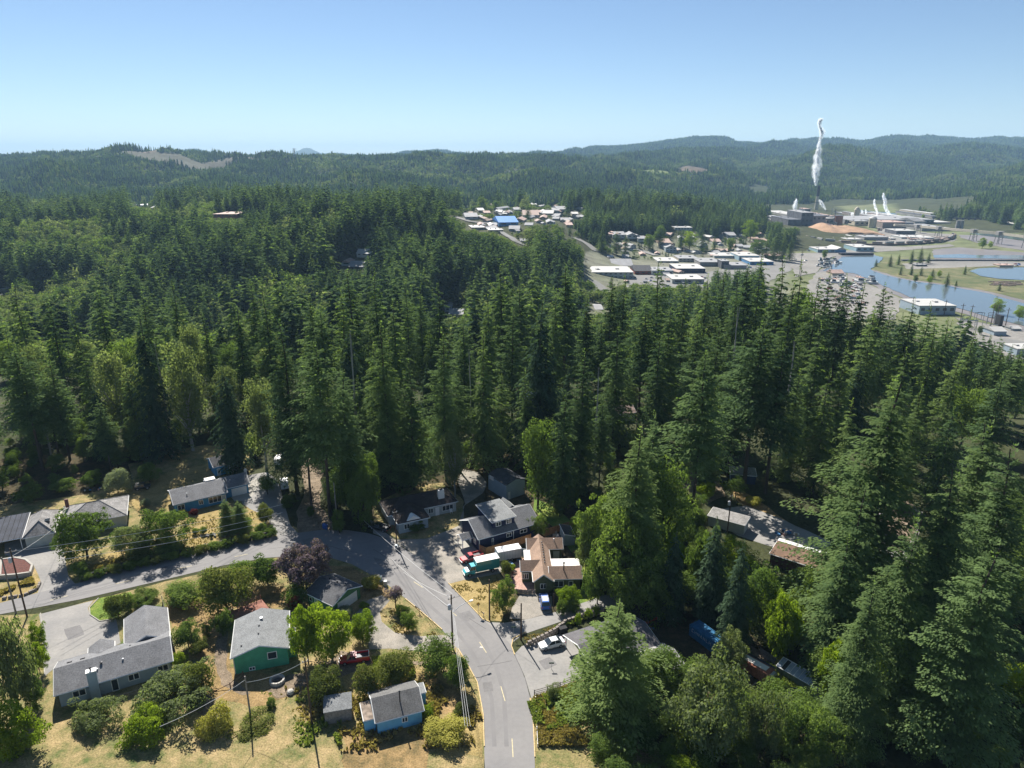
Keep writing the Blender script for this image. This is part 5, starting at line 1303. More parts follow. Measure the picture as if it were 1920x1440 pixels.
# open trailer with junk behind the tan house
r = vehicle('utility_trailer', (1013, 1030), 5, 'white open-topped trailer heaped with junk behind the tan roof', 'trailer'); b = MB()
for x, y, sx, sy in ((0, -1.2, 5, .08), (0, 1.2, 5, .08), (-2.5, 0, .08, 2.4), (2.5, 0, .08, 2.4)): b.box((x, y, .6), (sx, sy, 1.3))
b.box((0, 0, .55), (5, 2.4, .08)); link('tub', b.mesh('tub', WM), parent=r); wheels(r, (-.4, .45), 1.25, .33)
def heap(name, px, rx, ry, n, cols, label, cat, z0=0, szs=(.2, .7), seed=3):
    rr = random.Random(seed); p = G(*px); p.z += z0; r = empty(name, tuple(p), label, cat)
    ms = [mat('scrap_%s' % c[0], c[1], .8, .2, 3) for c in cols]
    for k in range(n):
        a = rr.uniform(0, 6.28); q = rr.random() ** .5; s = [rr.uniform(*szs) for _ in range(3)]; b = MB()
        b.box((0, 0, 0), (s[0], s[1], s[2] * .7), rr.uniform(0, 3), taper=rr.uniform(.7, 1)); o = link('scrap', b.mesh('scrap', rr.choice(ms)), parent=r)
        o.location = (rx * q * math.cos(a), ry * q * math.sin(a), rr.uniform(0, .25) * (1 - q)); o.rotation_euler = (rr.uniform(-.3, .3), rr.uniform(-.3, .3), 0)
    return r
JC = [('white', (.6, .58, .55)), ('pink', (.45, .28, .24)), ('dark', (.05, .05, .05)), ('blue', (.06, .18, .35)), ('rust', (.25, .1, .05)), ('tan', (.4, .33, .24))]
heap('junk_heap', (1015, 1026), 2.1, .9, 34, JC[:3] + JC[4:5], 'mixed junk piled in the white open-topped trailer', 'junk', z0=1.1)
heap('junk_heap', (1057, 1010), 2.6, 1.3, 46, JC, 'pinkish junk strewn by the cedar fence behind the tan roof', 'junk', szs=(.2, .9), seed=5)
heap('junk_heap', (1040, 1000), .6, 1.6, 6, JC[5:], 'pale boards stacked by the cedar fence', 'junk', szs=(.5, 1.6), seed=6)
heap('yard_clutter', (985, 1055), 2.0, 1.4, 22, JC, 'garden furniture and clutter at the back end of the pink patio', 'clutter', szs=(.2, .7), seed=7)
heap('yard_clutter', (958, 1078), 1.0, 2.4, 20, JC[:3] + JC[4:], 'pots and white trellis bits edging the pink patio', 'clutter', szs=(.15, .5), seed=8)
heap('yard_clutter', (1086, 1040), 1.2, 2.4, 16, JC, 'dark clutter on the narrow lawn right of the tan house', 'clutter', szs=(.2, .7), seed=9)
heap('yard_clutter', (1205, 1178), 2.0, .9, 10, JC, 'scattered things beside the shaded block pile', 'clutter', szs=(.2, .6), seed=10)
heap('yard_clutter', (1475, 1000), 3, 1.4, 20, JC, 'clutter parked under trees by the hidden drive', 'clutter', szs=(.3, 1.0), seed=12)
heap('yard_clutter', (1290, 985), 1.4, 1.4, 9, JC[:2] + JC[5:], 'pale clutter beside the shaded grey carport', 'clutter', szs=(.3, .8), seed=13)
heap('yard_clutter', (175, 918), 2.4, 1.2, 10, JC, 'odds and ends on the back lawn of the hip roofed house', 'clutter', szs=(.2, .6), seed=14)
heap('rock_border', (410, 1005), 4.0, .5, 26, [('rock', (.2, .19, .18))], 'border of dark rocks under the two small conifers', 'rocks', szs=(.3, .7), seed=15)
# black jeep like car on the lawn
r = vehicle('suv_car', (268, 917), 20, 'small black off-roader on the lawn left of the bright blue house', 'car'); KP = paint('black_paint2', (.015, .015, .017)); b = MB()
loft(b, [(-1.8, .45, 1.0, .75), (-1.7, .4, 1.05, .8), (1.0, .4, 1.05, .82), (1.8, .45, 1.0, .78)]); link('body', b.mesh('body', KP), parent=r); cab(r, (-1.7, .6, 1.02, .76), (-1.6, .4, 1.65, .68), KP); wheels(r, (-1.1, 1.2), .85, .4); lights(r, 1.8, -1.8, .75, .7)
r = vehicle('parked_car', (742, 968), 150, 'dark blue car under the eave of the brown roofed house', 'car'); DP = paint('dark_blue_paint', (.02, .04, .08)); b = MB()
loft(b, [(-2.2, .38, .85, .75), (-2.1, .28, .95, .84), (.9, .25, .95, .88), (1.9, .28, .85, .84), (2.2, .35, .7, .72)]); link('body', b.mesh('body', DP), parent=r); cab(r, (-2.0, 1.05, .92, .8), (-1.7, .25, 1.5, .65), DP); wheels(r, (-1.35, 1.4), .87, .32); lights(r, 2.15, -2.2, .8, .6)
# small camper trailer
r = vehicle('camper_trailer', (534, 915), 110, 'small white camper trailer parked under the forest edge trees', 'trailer'); b = MB()
pr = [(-1.7, .5), (1.6, .5), (1.75, 1.3), (1.5, 2.2), (.9, 2.45), (-1.3, 2.45), (-1.7, 2.1)]
b.extr([(x, -.95, z) for x, z in pr], (0, 1.9, 0)); o = link('body', b.mesh('body', WM), parent=r); b = MB(); b.box((1.7, 0, 1.3), (.08, 1.1, .5)); link('window', b.mesh('window', GLASS), parent=r); b = MB(); b.box((-.2, -.97, 1.3), (.9, .05, .45)); link('window', b.mesh('window', GLASS), parent=r); wheels(r, (0,), 1.0, .32)
r = vehicle('parked_van', (523, 868), 100, 'pale van barely visible between the forest trunks', 'van'); b = MB(); loft(b, [(-2.4, .4, 1.9, .85), (-2.2, .35, 2.05, .92), (1.2, .35, 2.05, .92), (1.9, .35, 1.3, .9), (2.4, .4, 1.0, .8)]); link('body', b.mesh('body', WM), parent=r); b = MB(); b.box((1.5, 0, 1.35), (.6, 1.5, .45)); link('windshield', b.mesh('windshield', GLASS), parent=r); wheels(r, (-1.5, 1.5), .92, .35)

# blue container with white lettering
BC = mat('blue_container', (.02, .13, .26), .6, .18, 1, fine=.15, fscale=5)
q0 = G(1308, 1192); q1 = G(1340, 1219); dd = q1 - q0; r = empty('storage_container', (*((q0 + q1) / 2).xy, 0), 'blue steel container with worn white lettering in the shaded yard', 'container', rz=math.atan2(dd.y, dd.x) + math.radians(4))
b = MB(); b.box((0, 0, .1), (6.0, 2.3, 2.2)); body = link('body', b.mesh('body', BC), parent=r)
for k in range(14):
    for sd in (-1, 1):
        b = MB(); b.box((-2.7 + k * .42, sd * 1.17, .25), (.16, .06, 1.9)); link('corrugation', b.mesh('corrugation', BC), parent=body)
b = MB(); b.box((0, 0, 2.3), (6.05, .12, .12)); [b.box((x, 0, 2.3), (.1, 2.3, .1)) for x in (-2.9, -1.5, 0, 1.5, 2.9)]; [b.box((0, sd * 1.12, 2.3), (6.0, .1, .12)) for sd in (-1, 1)]; link('top_frame', b.mesh('top_frame', BC), parent=r)
b = MB(); b.box((3.03, .55, .2), (.04, 1.0, 2.0)); link('door', b.mesh('door', METALW), parent=r); b = MB(); b.box((3.03, -.55, .2), (.04, 1.0, 2.0)); link('door', b.mesh('door', METALW), parent=r)
LET = mat('faded_lettering', (.50, .56, .62), .8, .2, 4)
def strokes(cx, segs, y): 
    b = MB()
    for (x0, z0, x1, z1) in segs: b.tube([(cx + x0 * .36, y, 1.35 + z0 * .55), (cx + x1 * .36, y, 1.35 + z1 * .55)], .035, 4)
    link('letter', b.mesh('letter', LET), parent=body)
ch_ = [[(0, 0, 0, 1), (0, 1, 1, 1), (0, 0, 1, 0)], [(0, 0, 0, 1), (1, 0, 1, 1), (0, .5, 1, .5)], [(0, 0, 0, 1), (0, 1, 1, 0), (1, 0, 1, 1)], [(0, 0, .5, 1), (.5, 1, 1, 0)], [(0, 0, 0, 1), (0, 0, 1, 0)]]
for i, k in enumerate([0, 1, 2, 3, 2, 4, 1]): strokes(-2.3 + i * .66, ch_[k], -1.225)
# rusty old house-trailer wreck with boards
r = vehicle('derelict_trailer', (1408, 1262), -48, 'derelict trailer with rusty red hull and peeling white roof', 'trailer'); RUST = mat('rusty_red', (.26, .10, .065), .85, .3, 1.5, fine=.3, fscale=6); b = MB()
loft(b, [(-3.6, .7, 2.0, 1.0), (-3.3, .5, 2.3, 1.15), (3.2, .5, 2.3, 1.15), (3.6, .6, 2.1, 1.0)]); link('hull', b.mesh('hull', RUST), parent=r)
b = MB(); b.box((-.3, .1, 2.3), (5.8, 1.2, .08)); link('roof_sheet', b.mesh('roof_sheet', ROOFW), parent=r); b = MB(); b.box((3.5, 0, 1.7), (.9, 1.6, .5), taper=.8); link('skylight', b.mesh('skylight', GALV), parent=r)
for k in range(3):
    b = MB(); b.tube([(-3.4, .9 + k * .14, 2.4), (3.5, 1.0 + k * .14, 2.42)], .07, 4); link('pole', b.mesh('pole', DARKMETAL), parent=r)
wheels(r, (-.5, .5), 1.1, .36)
for i, (pa, pb, lab) in enumerate([((1428, 1278), (1452, 1290), 'long pale plank lying off the end of the derelict trailer'), ((1427, 1270), (1441, 1256), 'pale pole propped beside the derelict trailer'), ((1402, 1292), (1418, 1280), 'bent pale board below the derelict trailer')]):
    a, c = G(*pa, .3), G(*pb, .6); b = MB(); b.tube([a, c], .09, 5); b.build('plank', OLDWOOD, origin=tuple(a), label=lab, category='board')
# cold frame greenhouse
r = vehicle('greenhouse', (1500, 1282), -50, 'long low greenhouse with white framed glass roof by the vegetable plot', 'greenhouse'); b = MB(); b.box((0, 0, 0), (7.4, 2.0, 1.6)); link('wall', b.mesh('wall', mat('greenhouse_wall', (.16, .19, .13), .4, .25, 2)), parent=r)
GP = mat('glass_pane', (.35, .40, .48), .15, .15, 1, spec=.7)
for k in range(10):
    x = -3.35 + k * .745; b = MB(); m = DARKMETAL if k in (1, 8) else GP
    b.add([(x - .33, -1.0, 1.66), (x + .33, -1.0, 1.66), (x + .33, 1.0, 2.2), (x - .33, 1.0, 2.2), (x - .33, -1.0, 1.62), (x + .33, -1.0, 1.62), (x + .33, 1.0, 2.16), (x - .33, 1.0, 2.16)], [(0, 1, 2, 3), (7, 6, 5, 4), (0, 4, 5, 1), (1, 5, 6, 2), (2, 6, 7, 3), (3, 7, 4, 0)]); link('pane', b.mesh('pane', m), parent=r)
b = MB(); C4 = [(-3.75, -1.05, 1.62), (3.75, -1.05, 1.62), (3.75, 1.05, 2.22), (-3.75, 1.05, 2.22)]
for i in range(4): b.tube([C4[i], C4[(i + 1) % 4]], .07, 4)
for k in range(1, 10): b.tube([(-3.72 + k * .745, -1.05, 1.66), (-3.72 + k * .745, 1.05, 2.22)], .035, 4)
link('frame', b.mesh('frame', WHITE), parent=r)
b = MB(); b.extr([(-3.7, 1.0, 1.5), (3.7, 1.0, 1.5), (3.7, 1.0, 2.16), (-3.7, 1.0, 2.16)], (0, -.05, 0)); link('back_wall', b.mesh('back_wall', WHITE), parent=r)
b = MB(); a, c = G(1478, 1262, .1), G(1522, 1300, .1); d = c - a; b.obox(a, d, Vector((.1, -.25, 0)), Vector((0, 0, .3))); b.build('timber_edging', OLDWOOD, origin=tuple(a), label='pale timber edging between the plot and the greenhouse', category='edging')
# orange safety netting and its blocks
ON = mat('orange_net', (.55, .10, .04), .8, .25, 4)
r = empty('safety_netting', tuple(G(1200, 1172)), 'sagging orange safety netting in the shade below the wood', 'netting'); P = [G(1198, 1178), G(1215, 1170), G(1236, 1160), G(1250, 1156), G(1262, 1148)]
for a, c in zip(P[:-1], P[1:]):
    b = MB(); mid = (a + c) / 2 + Vector((0, .15, 0)); hh = [.7, .45, .7, 1.1][P.index(a)]
    b.add([a, mid, c, c + Vector((0, .1, hh)), mid + Vector((0, .2, hh * .8)), a + Vector((0, .1, hh * .9)), a + Vector((0, .06, 0)), mid + Vector((0, .06, 0)), c + Vector((0, .06, 0))], [(0, 1, 4, 5), (1, 2, 3, 4), (6, 5, 4, 7), (7, 4, 3, 8)]); b.build('net_panel', ON, r); b = MB(); b.box(tuple(a), (.08, .08, hh + .3)); b.build('stake', GALV, r)
r = empty('block_pile', tuple(G(1250, 1163)), 'pile of grey concrete blocks under the orange netting', 'blocks')
for k in range(10):
    b = MB(); b.box(((k % 5) * .62 - 1.4, (k // 5) * .1, (k // 5) * .32), (.56, .4, .3), .1); o = link('block', b.mesh('block', CONC), parent=r)
# fire pit
r = empty('fire_pit', tuple(G(520, 1278)), 'ring of pale stones round a burnt fire pit on the dirt', 'fire pit')
sm = [MB().box((0, 0, 0), (.45, .35, .3), 0, taper=.8).mesh('stone', mat('pale_stone', (.42, .40, .36), .9, .2, 3)) for _ in range(1)]
for k in range(16):
    for row in range(2):
        a = k * 6.283 / 16 + row * .2; o = link('stone', sm[0], parent=r); o.location = (math.cos(a) * 1.05, math.sin(a) * 1.05, row * .26); o.rotation_euler = (0, 0, a + 1.57)
b = MB(); b.ring((0, 0, 0), [(.85, 0), (.7, .12)], 12); link('ash', b.mesh('ash', mat('ash', (.10, .10, .10), .95, .3, 3)), parent=r); b = MB(); b.tube([(-.5, -.2, .2), (.5, .3, .3)], .09, 6); b.tube([(-.3, .4, .2), (.4, -.4, .35)], .08, 6); link('log', b.mesh('log', mat('ash', (.1, .1, .1))), parent=r)
b = MB(); q = G(545, 1300); b.ring(tuple(q), [(.5, 0), (.62, .25), (.45, .55), (.2, .68)], 9); b.build('boulder', mat('pale_stone', (.42, .4, .36)), origin=tuple(q), label='single pale boulder on the rough slope below the fire pit', category='boulder')
# bins, mailboxes, signs, tanks
def bin_(px, c, label):
    q = G(*px); r = empty('rubbish_bin', tuple(q), label, 'bin'); m = mat('bin_%d' % (hash(label) % 9999), c, .5, .1, 3)
    b = MB(); b.box((0, 0, 0), (.55, .6, 1.0), 0, taper=1.15); link('bin_body', b.mesh('bin_body', m), parent=r); b = MB(); b.box((0, .02, 1.0), (.68, .75, .09), 0, taper=.9); link('lid', b.mesh('lid', m), parent=r)
bin_((713, 1090), (.30, .42, .50), 'pale blue wheeled bin beside the round yellow-green shrub')
bin_((723, 1098), (.45, .46, .44), 'grey wheeled bin nearer the road than the pale blue one')
bin_((608, 990), (.03, .12, .40), 'blue bin at the foot of the roadside trunk cluster'); bin_((612, 992), (.02, .08, .3), 'dark blue bin right beside the blue bin at the trunks')
bin_((744, 1030), (.30, .35, .38), 'grey-blue bin at the base of the shaded utility pole'); bin_((748, 1033), (.1, .1, .11), 'black bin next to the grey-blue bin at the shaded pole')
def mailbox(px, label, n=3):
    q = G(*px); r = empty('mailbox_stand', tuple(q), label, 'mailboxes'); b = MB(); b.box((0, 0, 0), (.1, .1, 1.0)); b.box((0, 0, .95), (.35 * n, .12, .08), -.7); link('stand', b.mesh('stand', OLDWOOD), parent=r)
    for k in range(n):
        b = MB(); t = (k - (n - 1) / 2) * .34; cx, cy = t * math.cos(-.7), t * math.sin(-.7); b.extr([(cx + math.cos(-.7) * x - .24 * math.sin(-.7) * -1, cy + math.sin(-.7) * x - .24 * math.cos(-.7), 1.03 + z) for x, z in ((-.12, 0), (.12, 0), (.12, .16), (0, .24), (-.12, .16))], (-.48 * math.sin(.7) * 1, .48 * math.cos(.7), 0)); link('mailbox', b.mesh('mailbox', [DARKMETAL, WHITE, GALV][k % 3]), parent=r)
mailbox((786, 1149), 'row of three mailboxes on the yellow kerb of the plum tree island'); mailbox((907, 1158), 'small mailbox post at the corner of the dry verge', 1)
def sign(px, z, c, label, kind='diamond'):
    q = G(*px); r = empty('road_sign', tuple(q), label, 'sign'); b = MB(); b.tube([(0, 0, 0), (0, 0, z)], .035, 6); link('post', b.mesh('post', GALV), parent=r); b = MB(); s = .42
    pts = [(-s, 0), (0, -s), (s, 0), (0, s)] if kind == 'diamond' else [(-s, -.14), (s, -.14), (s, .14), (-s, .14)]
    b.extr([(x, .04, z + y_ - (.1 if kind == 'diamond' else .0)) for x, y_ in pts], (0, .03, 0)); link('sign_plate', b.mesh('sign_plate', mat('sign_%s' % kind, c, .5, .05, 3)), parent=r)
sign((897, 1152), 2.3, (.50, .28, .04), 'yellow diamond warning sign seen from behind on the dry verge'); sign((963, 1196), 2.2, (.05, .10, .07), 'small street name sign at the side road corner', 'name')
sign((1034, 1255), 1.2, (.6, .6, .58), 'little white yard sign on the parking pad edge', 'name')
q = G(1055, 1186); b = MB(); b.box(tuple(q), (1.6, 1.0, 1.1), .4, taper=.9); b.build('covered_grill', mat('black_cover', (.02, .02, .022), .8), origin=tuple(q), label='black covered grill by the retaining wall above the sedan', category='grill')
# hot tub and white garden chairs near the patio
q = G(956, 1063); r = empty('round_tub', tuple(q), 'round white tub with blue cover beside the pink patio', 'tub'); b = MB(); b.ring((0, 0, 0), [(.7, 0), (.75, .8)], 14); link('tub_wall', b.mesh('tub_wall', WHITE), parent=r); b = MB(); b.ring((0, 0, .8), [(.72, 0), (.6, .08)], 14); link('cover', b.mesh('cover', mat('blue_cover', (.10, .22, .42), .6)), parent=r)
def chair(px, label, rz):
    q = G(*px); r = empty('garden_chair', tuple(q), label, 'chair', rz=rz)
    for x in (-.25, .25):
        for y in (-.25, .25): b = MB(); b.box((x, y, 0), (.05, .05, .45)); link('leg', b.mesh('leg', WHITE), parent=r)
    b = MB(); b.box((0, 0, .45), (.6, .6, .05)); link('seat', b.mesh('seat', WHITE), parent=r); b = MB(); b.box((0, .28, .5), (.6, .06, .55)); link('backrest', b.mesh('backrest', WHITE), parent=r)
chair((952, 1078), 'white garden chair just below the round tub', .3); chair((872, 1005), 'white porch chair at the navy house entrance', 2.5)
for k, (px, lab) in enumerate([((796, 970), 'white chair against the wall left of the door of the brown roofed house'), ((846, 962), 'pale chair under the right window of the brown roofed house')]): chair(px, lab, .4)
q = G(461, 888); r = empty('propane_tank', tuple(q), 'white tank and hose reel in shade at the small blue garage', 'tank'); b = MB(); b.ring((0, 0, 0), [(.4, 0), (.45, .2), (.45, 1.2), (.2, 1.45)], 12); link('tank', b.mesh('tank', WHITE), parent=r); b = MB(); b.box((.6, 0, 0), (.3, .5, .9)); link('reel', b.mesh('reel', DARKMETAL), parent=r)
# satellite dish, tv aerial on hip roof left out: not visible

# ------------------------------------------------------------------ poles and wires
POLEW = mat('creosoted_pole', (.085, .058, .042), .9, .2, 2); INS = mat('insulator', (.45, .46, .5), .3, .1, 3); GREYP = mat('grey_pole', (.22, .20, .18), .9, .2, 2)
def pole(base, toppy, label, arm=0.0, transformer=False, lamp=None, m=POLEW, lean=0, rz=.5, z0=None):
    p = G(*base); z = T1(p.x, p.y); h = at_depth(base[0] + lean, toppy, p.y).z - z; r = empty('utility_pole', (p.x, p.y, z), label, 'utility pole')
    b = MB(); b.tube([(0, 0, -.2), (0, 0, h)], .16, 8, r2=.11); link('pole', b.mesh('pole', m), parent=r)
    d = Vector((math.cos(rz), math.sin(rz), 0))
    if arm:
        b = MB(); b.obox(Vector((0, 0, h - .8)) - d * arm / 2 - Vector((0, .06, 0)), d * arm, Vector((0, .12, 0)), Vector((0, 0, .12))); link('crossarm', b.mesh('crossarm', OLDWOOD), parent=r)
        for t in (-.45, 0.08, .45): b = MB(); b.ring(tuple(d * arm * t + Vector((0, 0, h - .66))), [(.05, 0), (.08, .1), (.03, .22)], 6); link('insulator', b.mesh('insulator', INS), parent=r)
    if transformer: b = MB(); b.ring(tuple(-d * .38 + Vector((0, 0, h - 2.8))), [(.25, 0), (.3, .08), (.3, .9), (.12, 1.05)], 10); link('transformer', b.mesh('transformer', INS), parent=r)
    if lamp:
        e = Vector(lamp); b = MB(); b.tube([(0, 0, h - 3.6), tuple(e * .5 + Vector((0, 0, h - 2.7))), tuple(e + Vector((0, 0, h - 2.5)))], .05, 5); link('lamp_arm', b.mesh('lamp_arm', GALV), parent=r)
        b = MB(); b.box(tuple(e + Vector((0, 0, h - 2.6))), (.7, .3, .16), math.atan2(e.y, e.x), taper=.8); link('lamp_head', b.mesh('lamp_head', GALV), parent=r)
    return Vector((p.x, p.y, z + h - .6))
A = pole((51, 1157), 1028, 'tall dark utility pole with transformer at the left verge', 1.8, True, lean=-33)
A2 = pole((30, 1150), 1045, 'leaning grey pole crossing behind the left verge pole', lean=-12, m=GREYP)
Bp = pole((849, 1216), 1115, 'utility pole with transformer and street lamp arm at the kerb of the main road', 1.2, True, lamp=(3.2, 1.9, 0))
Cp = pole((918, 1163), 1087, 'bare dark pole on the dry verge opposite the box truck')
Dp = pole((977, 1200), 1131, 'thin pole at the side road corner above the small street sign')
Ep = pole((585, 1358), 1233, 'dark pole beside the lime green tree and garden shed', .8, lean=-9)
Fp = pole((470, 1344), 1268, 'rusty slanting pole at the end of the wire fence', lean=-6, m=GREYP)
Hp = pole((744, 1024), 955, 'shaded utility pole at the roadside before the brown roofed house', 1.0, lean=-2)
Ip = pole((633, 988), 905, 'grey pole standing in the trunk cluster at the bend', m=GREYP, lean=-5)
Jp = pole((1363, 1005), 925, 'shaded pole with pale box beside the grey carport', .8, True)
b = MB(); q = G(1038, 1142); b.tube([tuple(q), tuple(q + Vector((0, 0, 3.4)))], .07, 6); b.build('thin_post', POLEW, origin=tuple(q), label='thin dark post beside the blue car', category='post')
WIRE = mat('bright_wire', (.62, .62, .60), .5, .05, 1); WIRED = mat('dark_wire', (.04, .04, .04), .6)
def wire(a, c, sag, label, m=WIRE, r=.030, n=12):
    P = [a + (c - a) * (k / n) - Vector((0, 0, sag * 4 * (k / n) * (1 - k / n))) for k in range(n + 1)]
    b = MB(); b.tube(P, r, 4); b.build('power_line', m, origin=tuple(a), label=label, category='wire')
north = G(520, 985, 8.4) ; off = Vector((0, 0, .0))
for k, (y0, y1) in enumerate(((1016, 960), (1036, 975), (1049, 985))):
    wire(at_depth(115, y0, 110) if k else A + Vector((.4, 0, 0)), at_depth(530, y1 - 14, 142), .8, ('highest', 'middle', 'lowest')[k] + ' of three bright wires crossing the trees beside the left road', r=.034)
for k, (xa, ya, xb, yb, s) in enumerate(((678, 972, 848, 1113, .5), (690, 1004, 845, 1140, .8), (700, 1026, 846, 1120, 1.4))):
    wire(at_depth(xa, ya, 143), at_depth(xb, yb, Bp.y), s, ('upper', 'middle', 'lower')[k] + ' bright wire running along the main road to the lamp pole')
for k in range(3):
    wire(Bp + Vector((.15 * k, 0, -1.2 - k * .5)), at_depth(872 + 5 * k, 1362, 73), .3, ('left', 'centre', 'right')[k] + ' strand of the wires falling from the lamp pole to the lower edge', r=.018)
wire(Ep, Fp + Vector((0, 0, -.5)), .6, 'grey wire between the two poles on the rough slope'); wire(Ep, G(706, 1222, 5.5), .8, 'dark wire from the lower pole over the red pickup', WIRED); wire(Fp, at_depth(300, 1362, 70), .5, 'grey wire over the big green tree')
wire(Bp, Cp, .6, 'dark wire from the lamp pole to the bare verge pole', WIRED, .02); wire(Cp, Dp, .5, 'dark wire between verge pole and corner pole', WIRED, .02)
wire(A + Vector((0, 0, -1)), G(118, 975, 3.5), .5, 'pale service wire from the left pole to the hip roofed house', WIRE, .022)

# ------------------------------------------------------------------ shrubs and garden trees
def lib(fn, n): return [fn(k) for k in range(n)]
SH = {}
def shr(nm, m, n=2, **k):
    SH[nm] = [(clump_crown(nm + '_foliage', 300 + len(SH) * 10 + i, k.get('nc', 75), k.get('nl', 130), m, k.get('leaf', .042), .5, .02, 1.0, k.get('cr', .17), 1.0, .95, .5), limbs_mesh(nm + '_stem', i, r=.03, zlo=.08, spread=.28, top=.6)) for i in range(n)]
shr('laurel', LEAF); shr('rhododendron', OLIVE); shr('lime', BRIGHT, 3, nc=110, nl=110, leaf=.035, cr=.11); shr('plum', PURPLE, 1, nc=120, nl=120, leaf=.033, cr=.105); shr('red', REDLF, 1)
shr('willow', ALDER, 3, nc=115, nl=110, leaf=.032, cr=.11); shr('garden', LEAF, 3, nc=115, nl=110, leaf=.032, cr=.11); shr('silver', leafmat('silver_leaves', (.12, .15, .09), (.26, .29, .19)), 1); shr('gold', leafmat('golden_leaves', (.22, .22, .04), (.42, .38, .10)), 1)
def bush(x0, y0, x1, y1, kind, label, name='shrub', cat='shrub', group=None):
    cx, cy = (x0 + x1) / 2, (y0 + y1) / 2; p = G(cx, y1); dep = PITCH + math.atan((cy - 720) / FPX); zc = p.y * CP + CAMZ * SP; wd = (x1 - x0) * zc / FPX
    ht = max(math.sqrt(max(((y1 - y0) * zc / FPX) ** 2 - (wd * math.sin(dep)) ** 2, 0)) / math.cos(dep), .4 * wd)     # an egg of this width and height fills the outline seen
    z = 0
    for _ in range(3): p = G(cx, cy, z + ht * .52); z = T1(p.x, p.y)
    p.z = z
    L = SH[kind]; i = int(x0 + y0) % len(L); r = empty(name, (p.x, p.y, z - .05), label, cat, group); rz = random.uniform(0, 6.28)
    for nm, me in zip(('foliage', 'stem'), L[i]):
        o = link(nm, me, parent=r); o.scale = (wd, wd, ht); o.rotation_euler = (0, 0, rz)
    return r
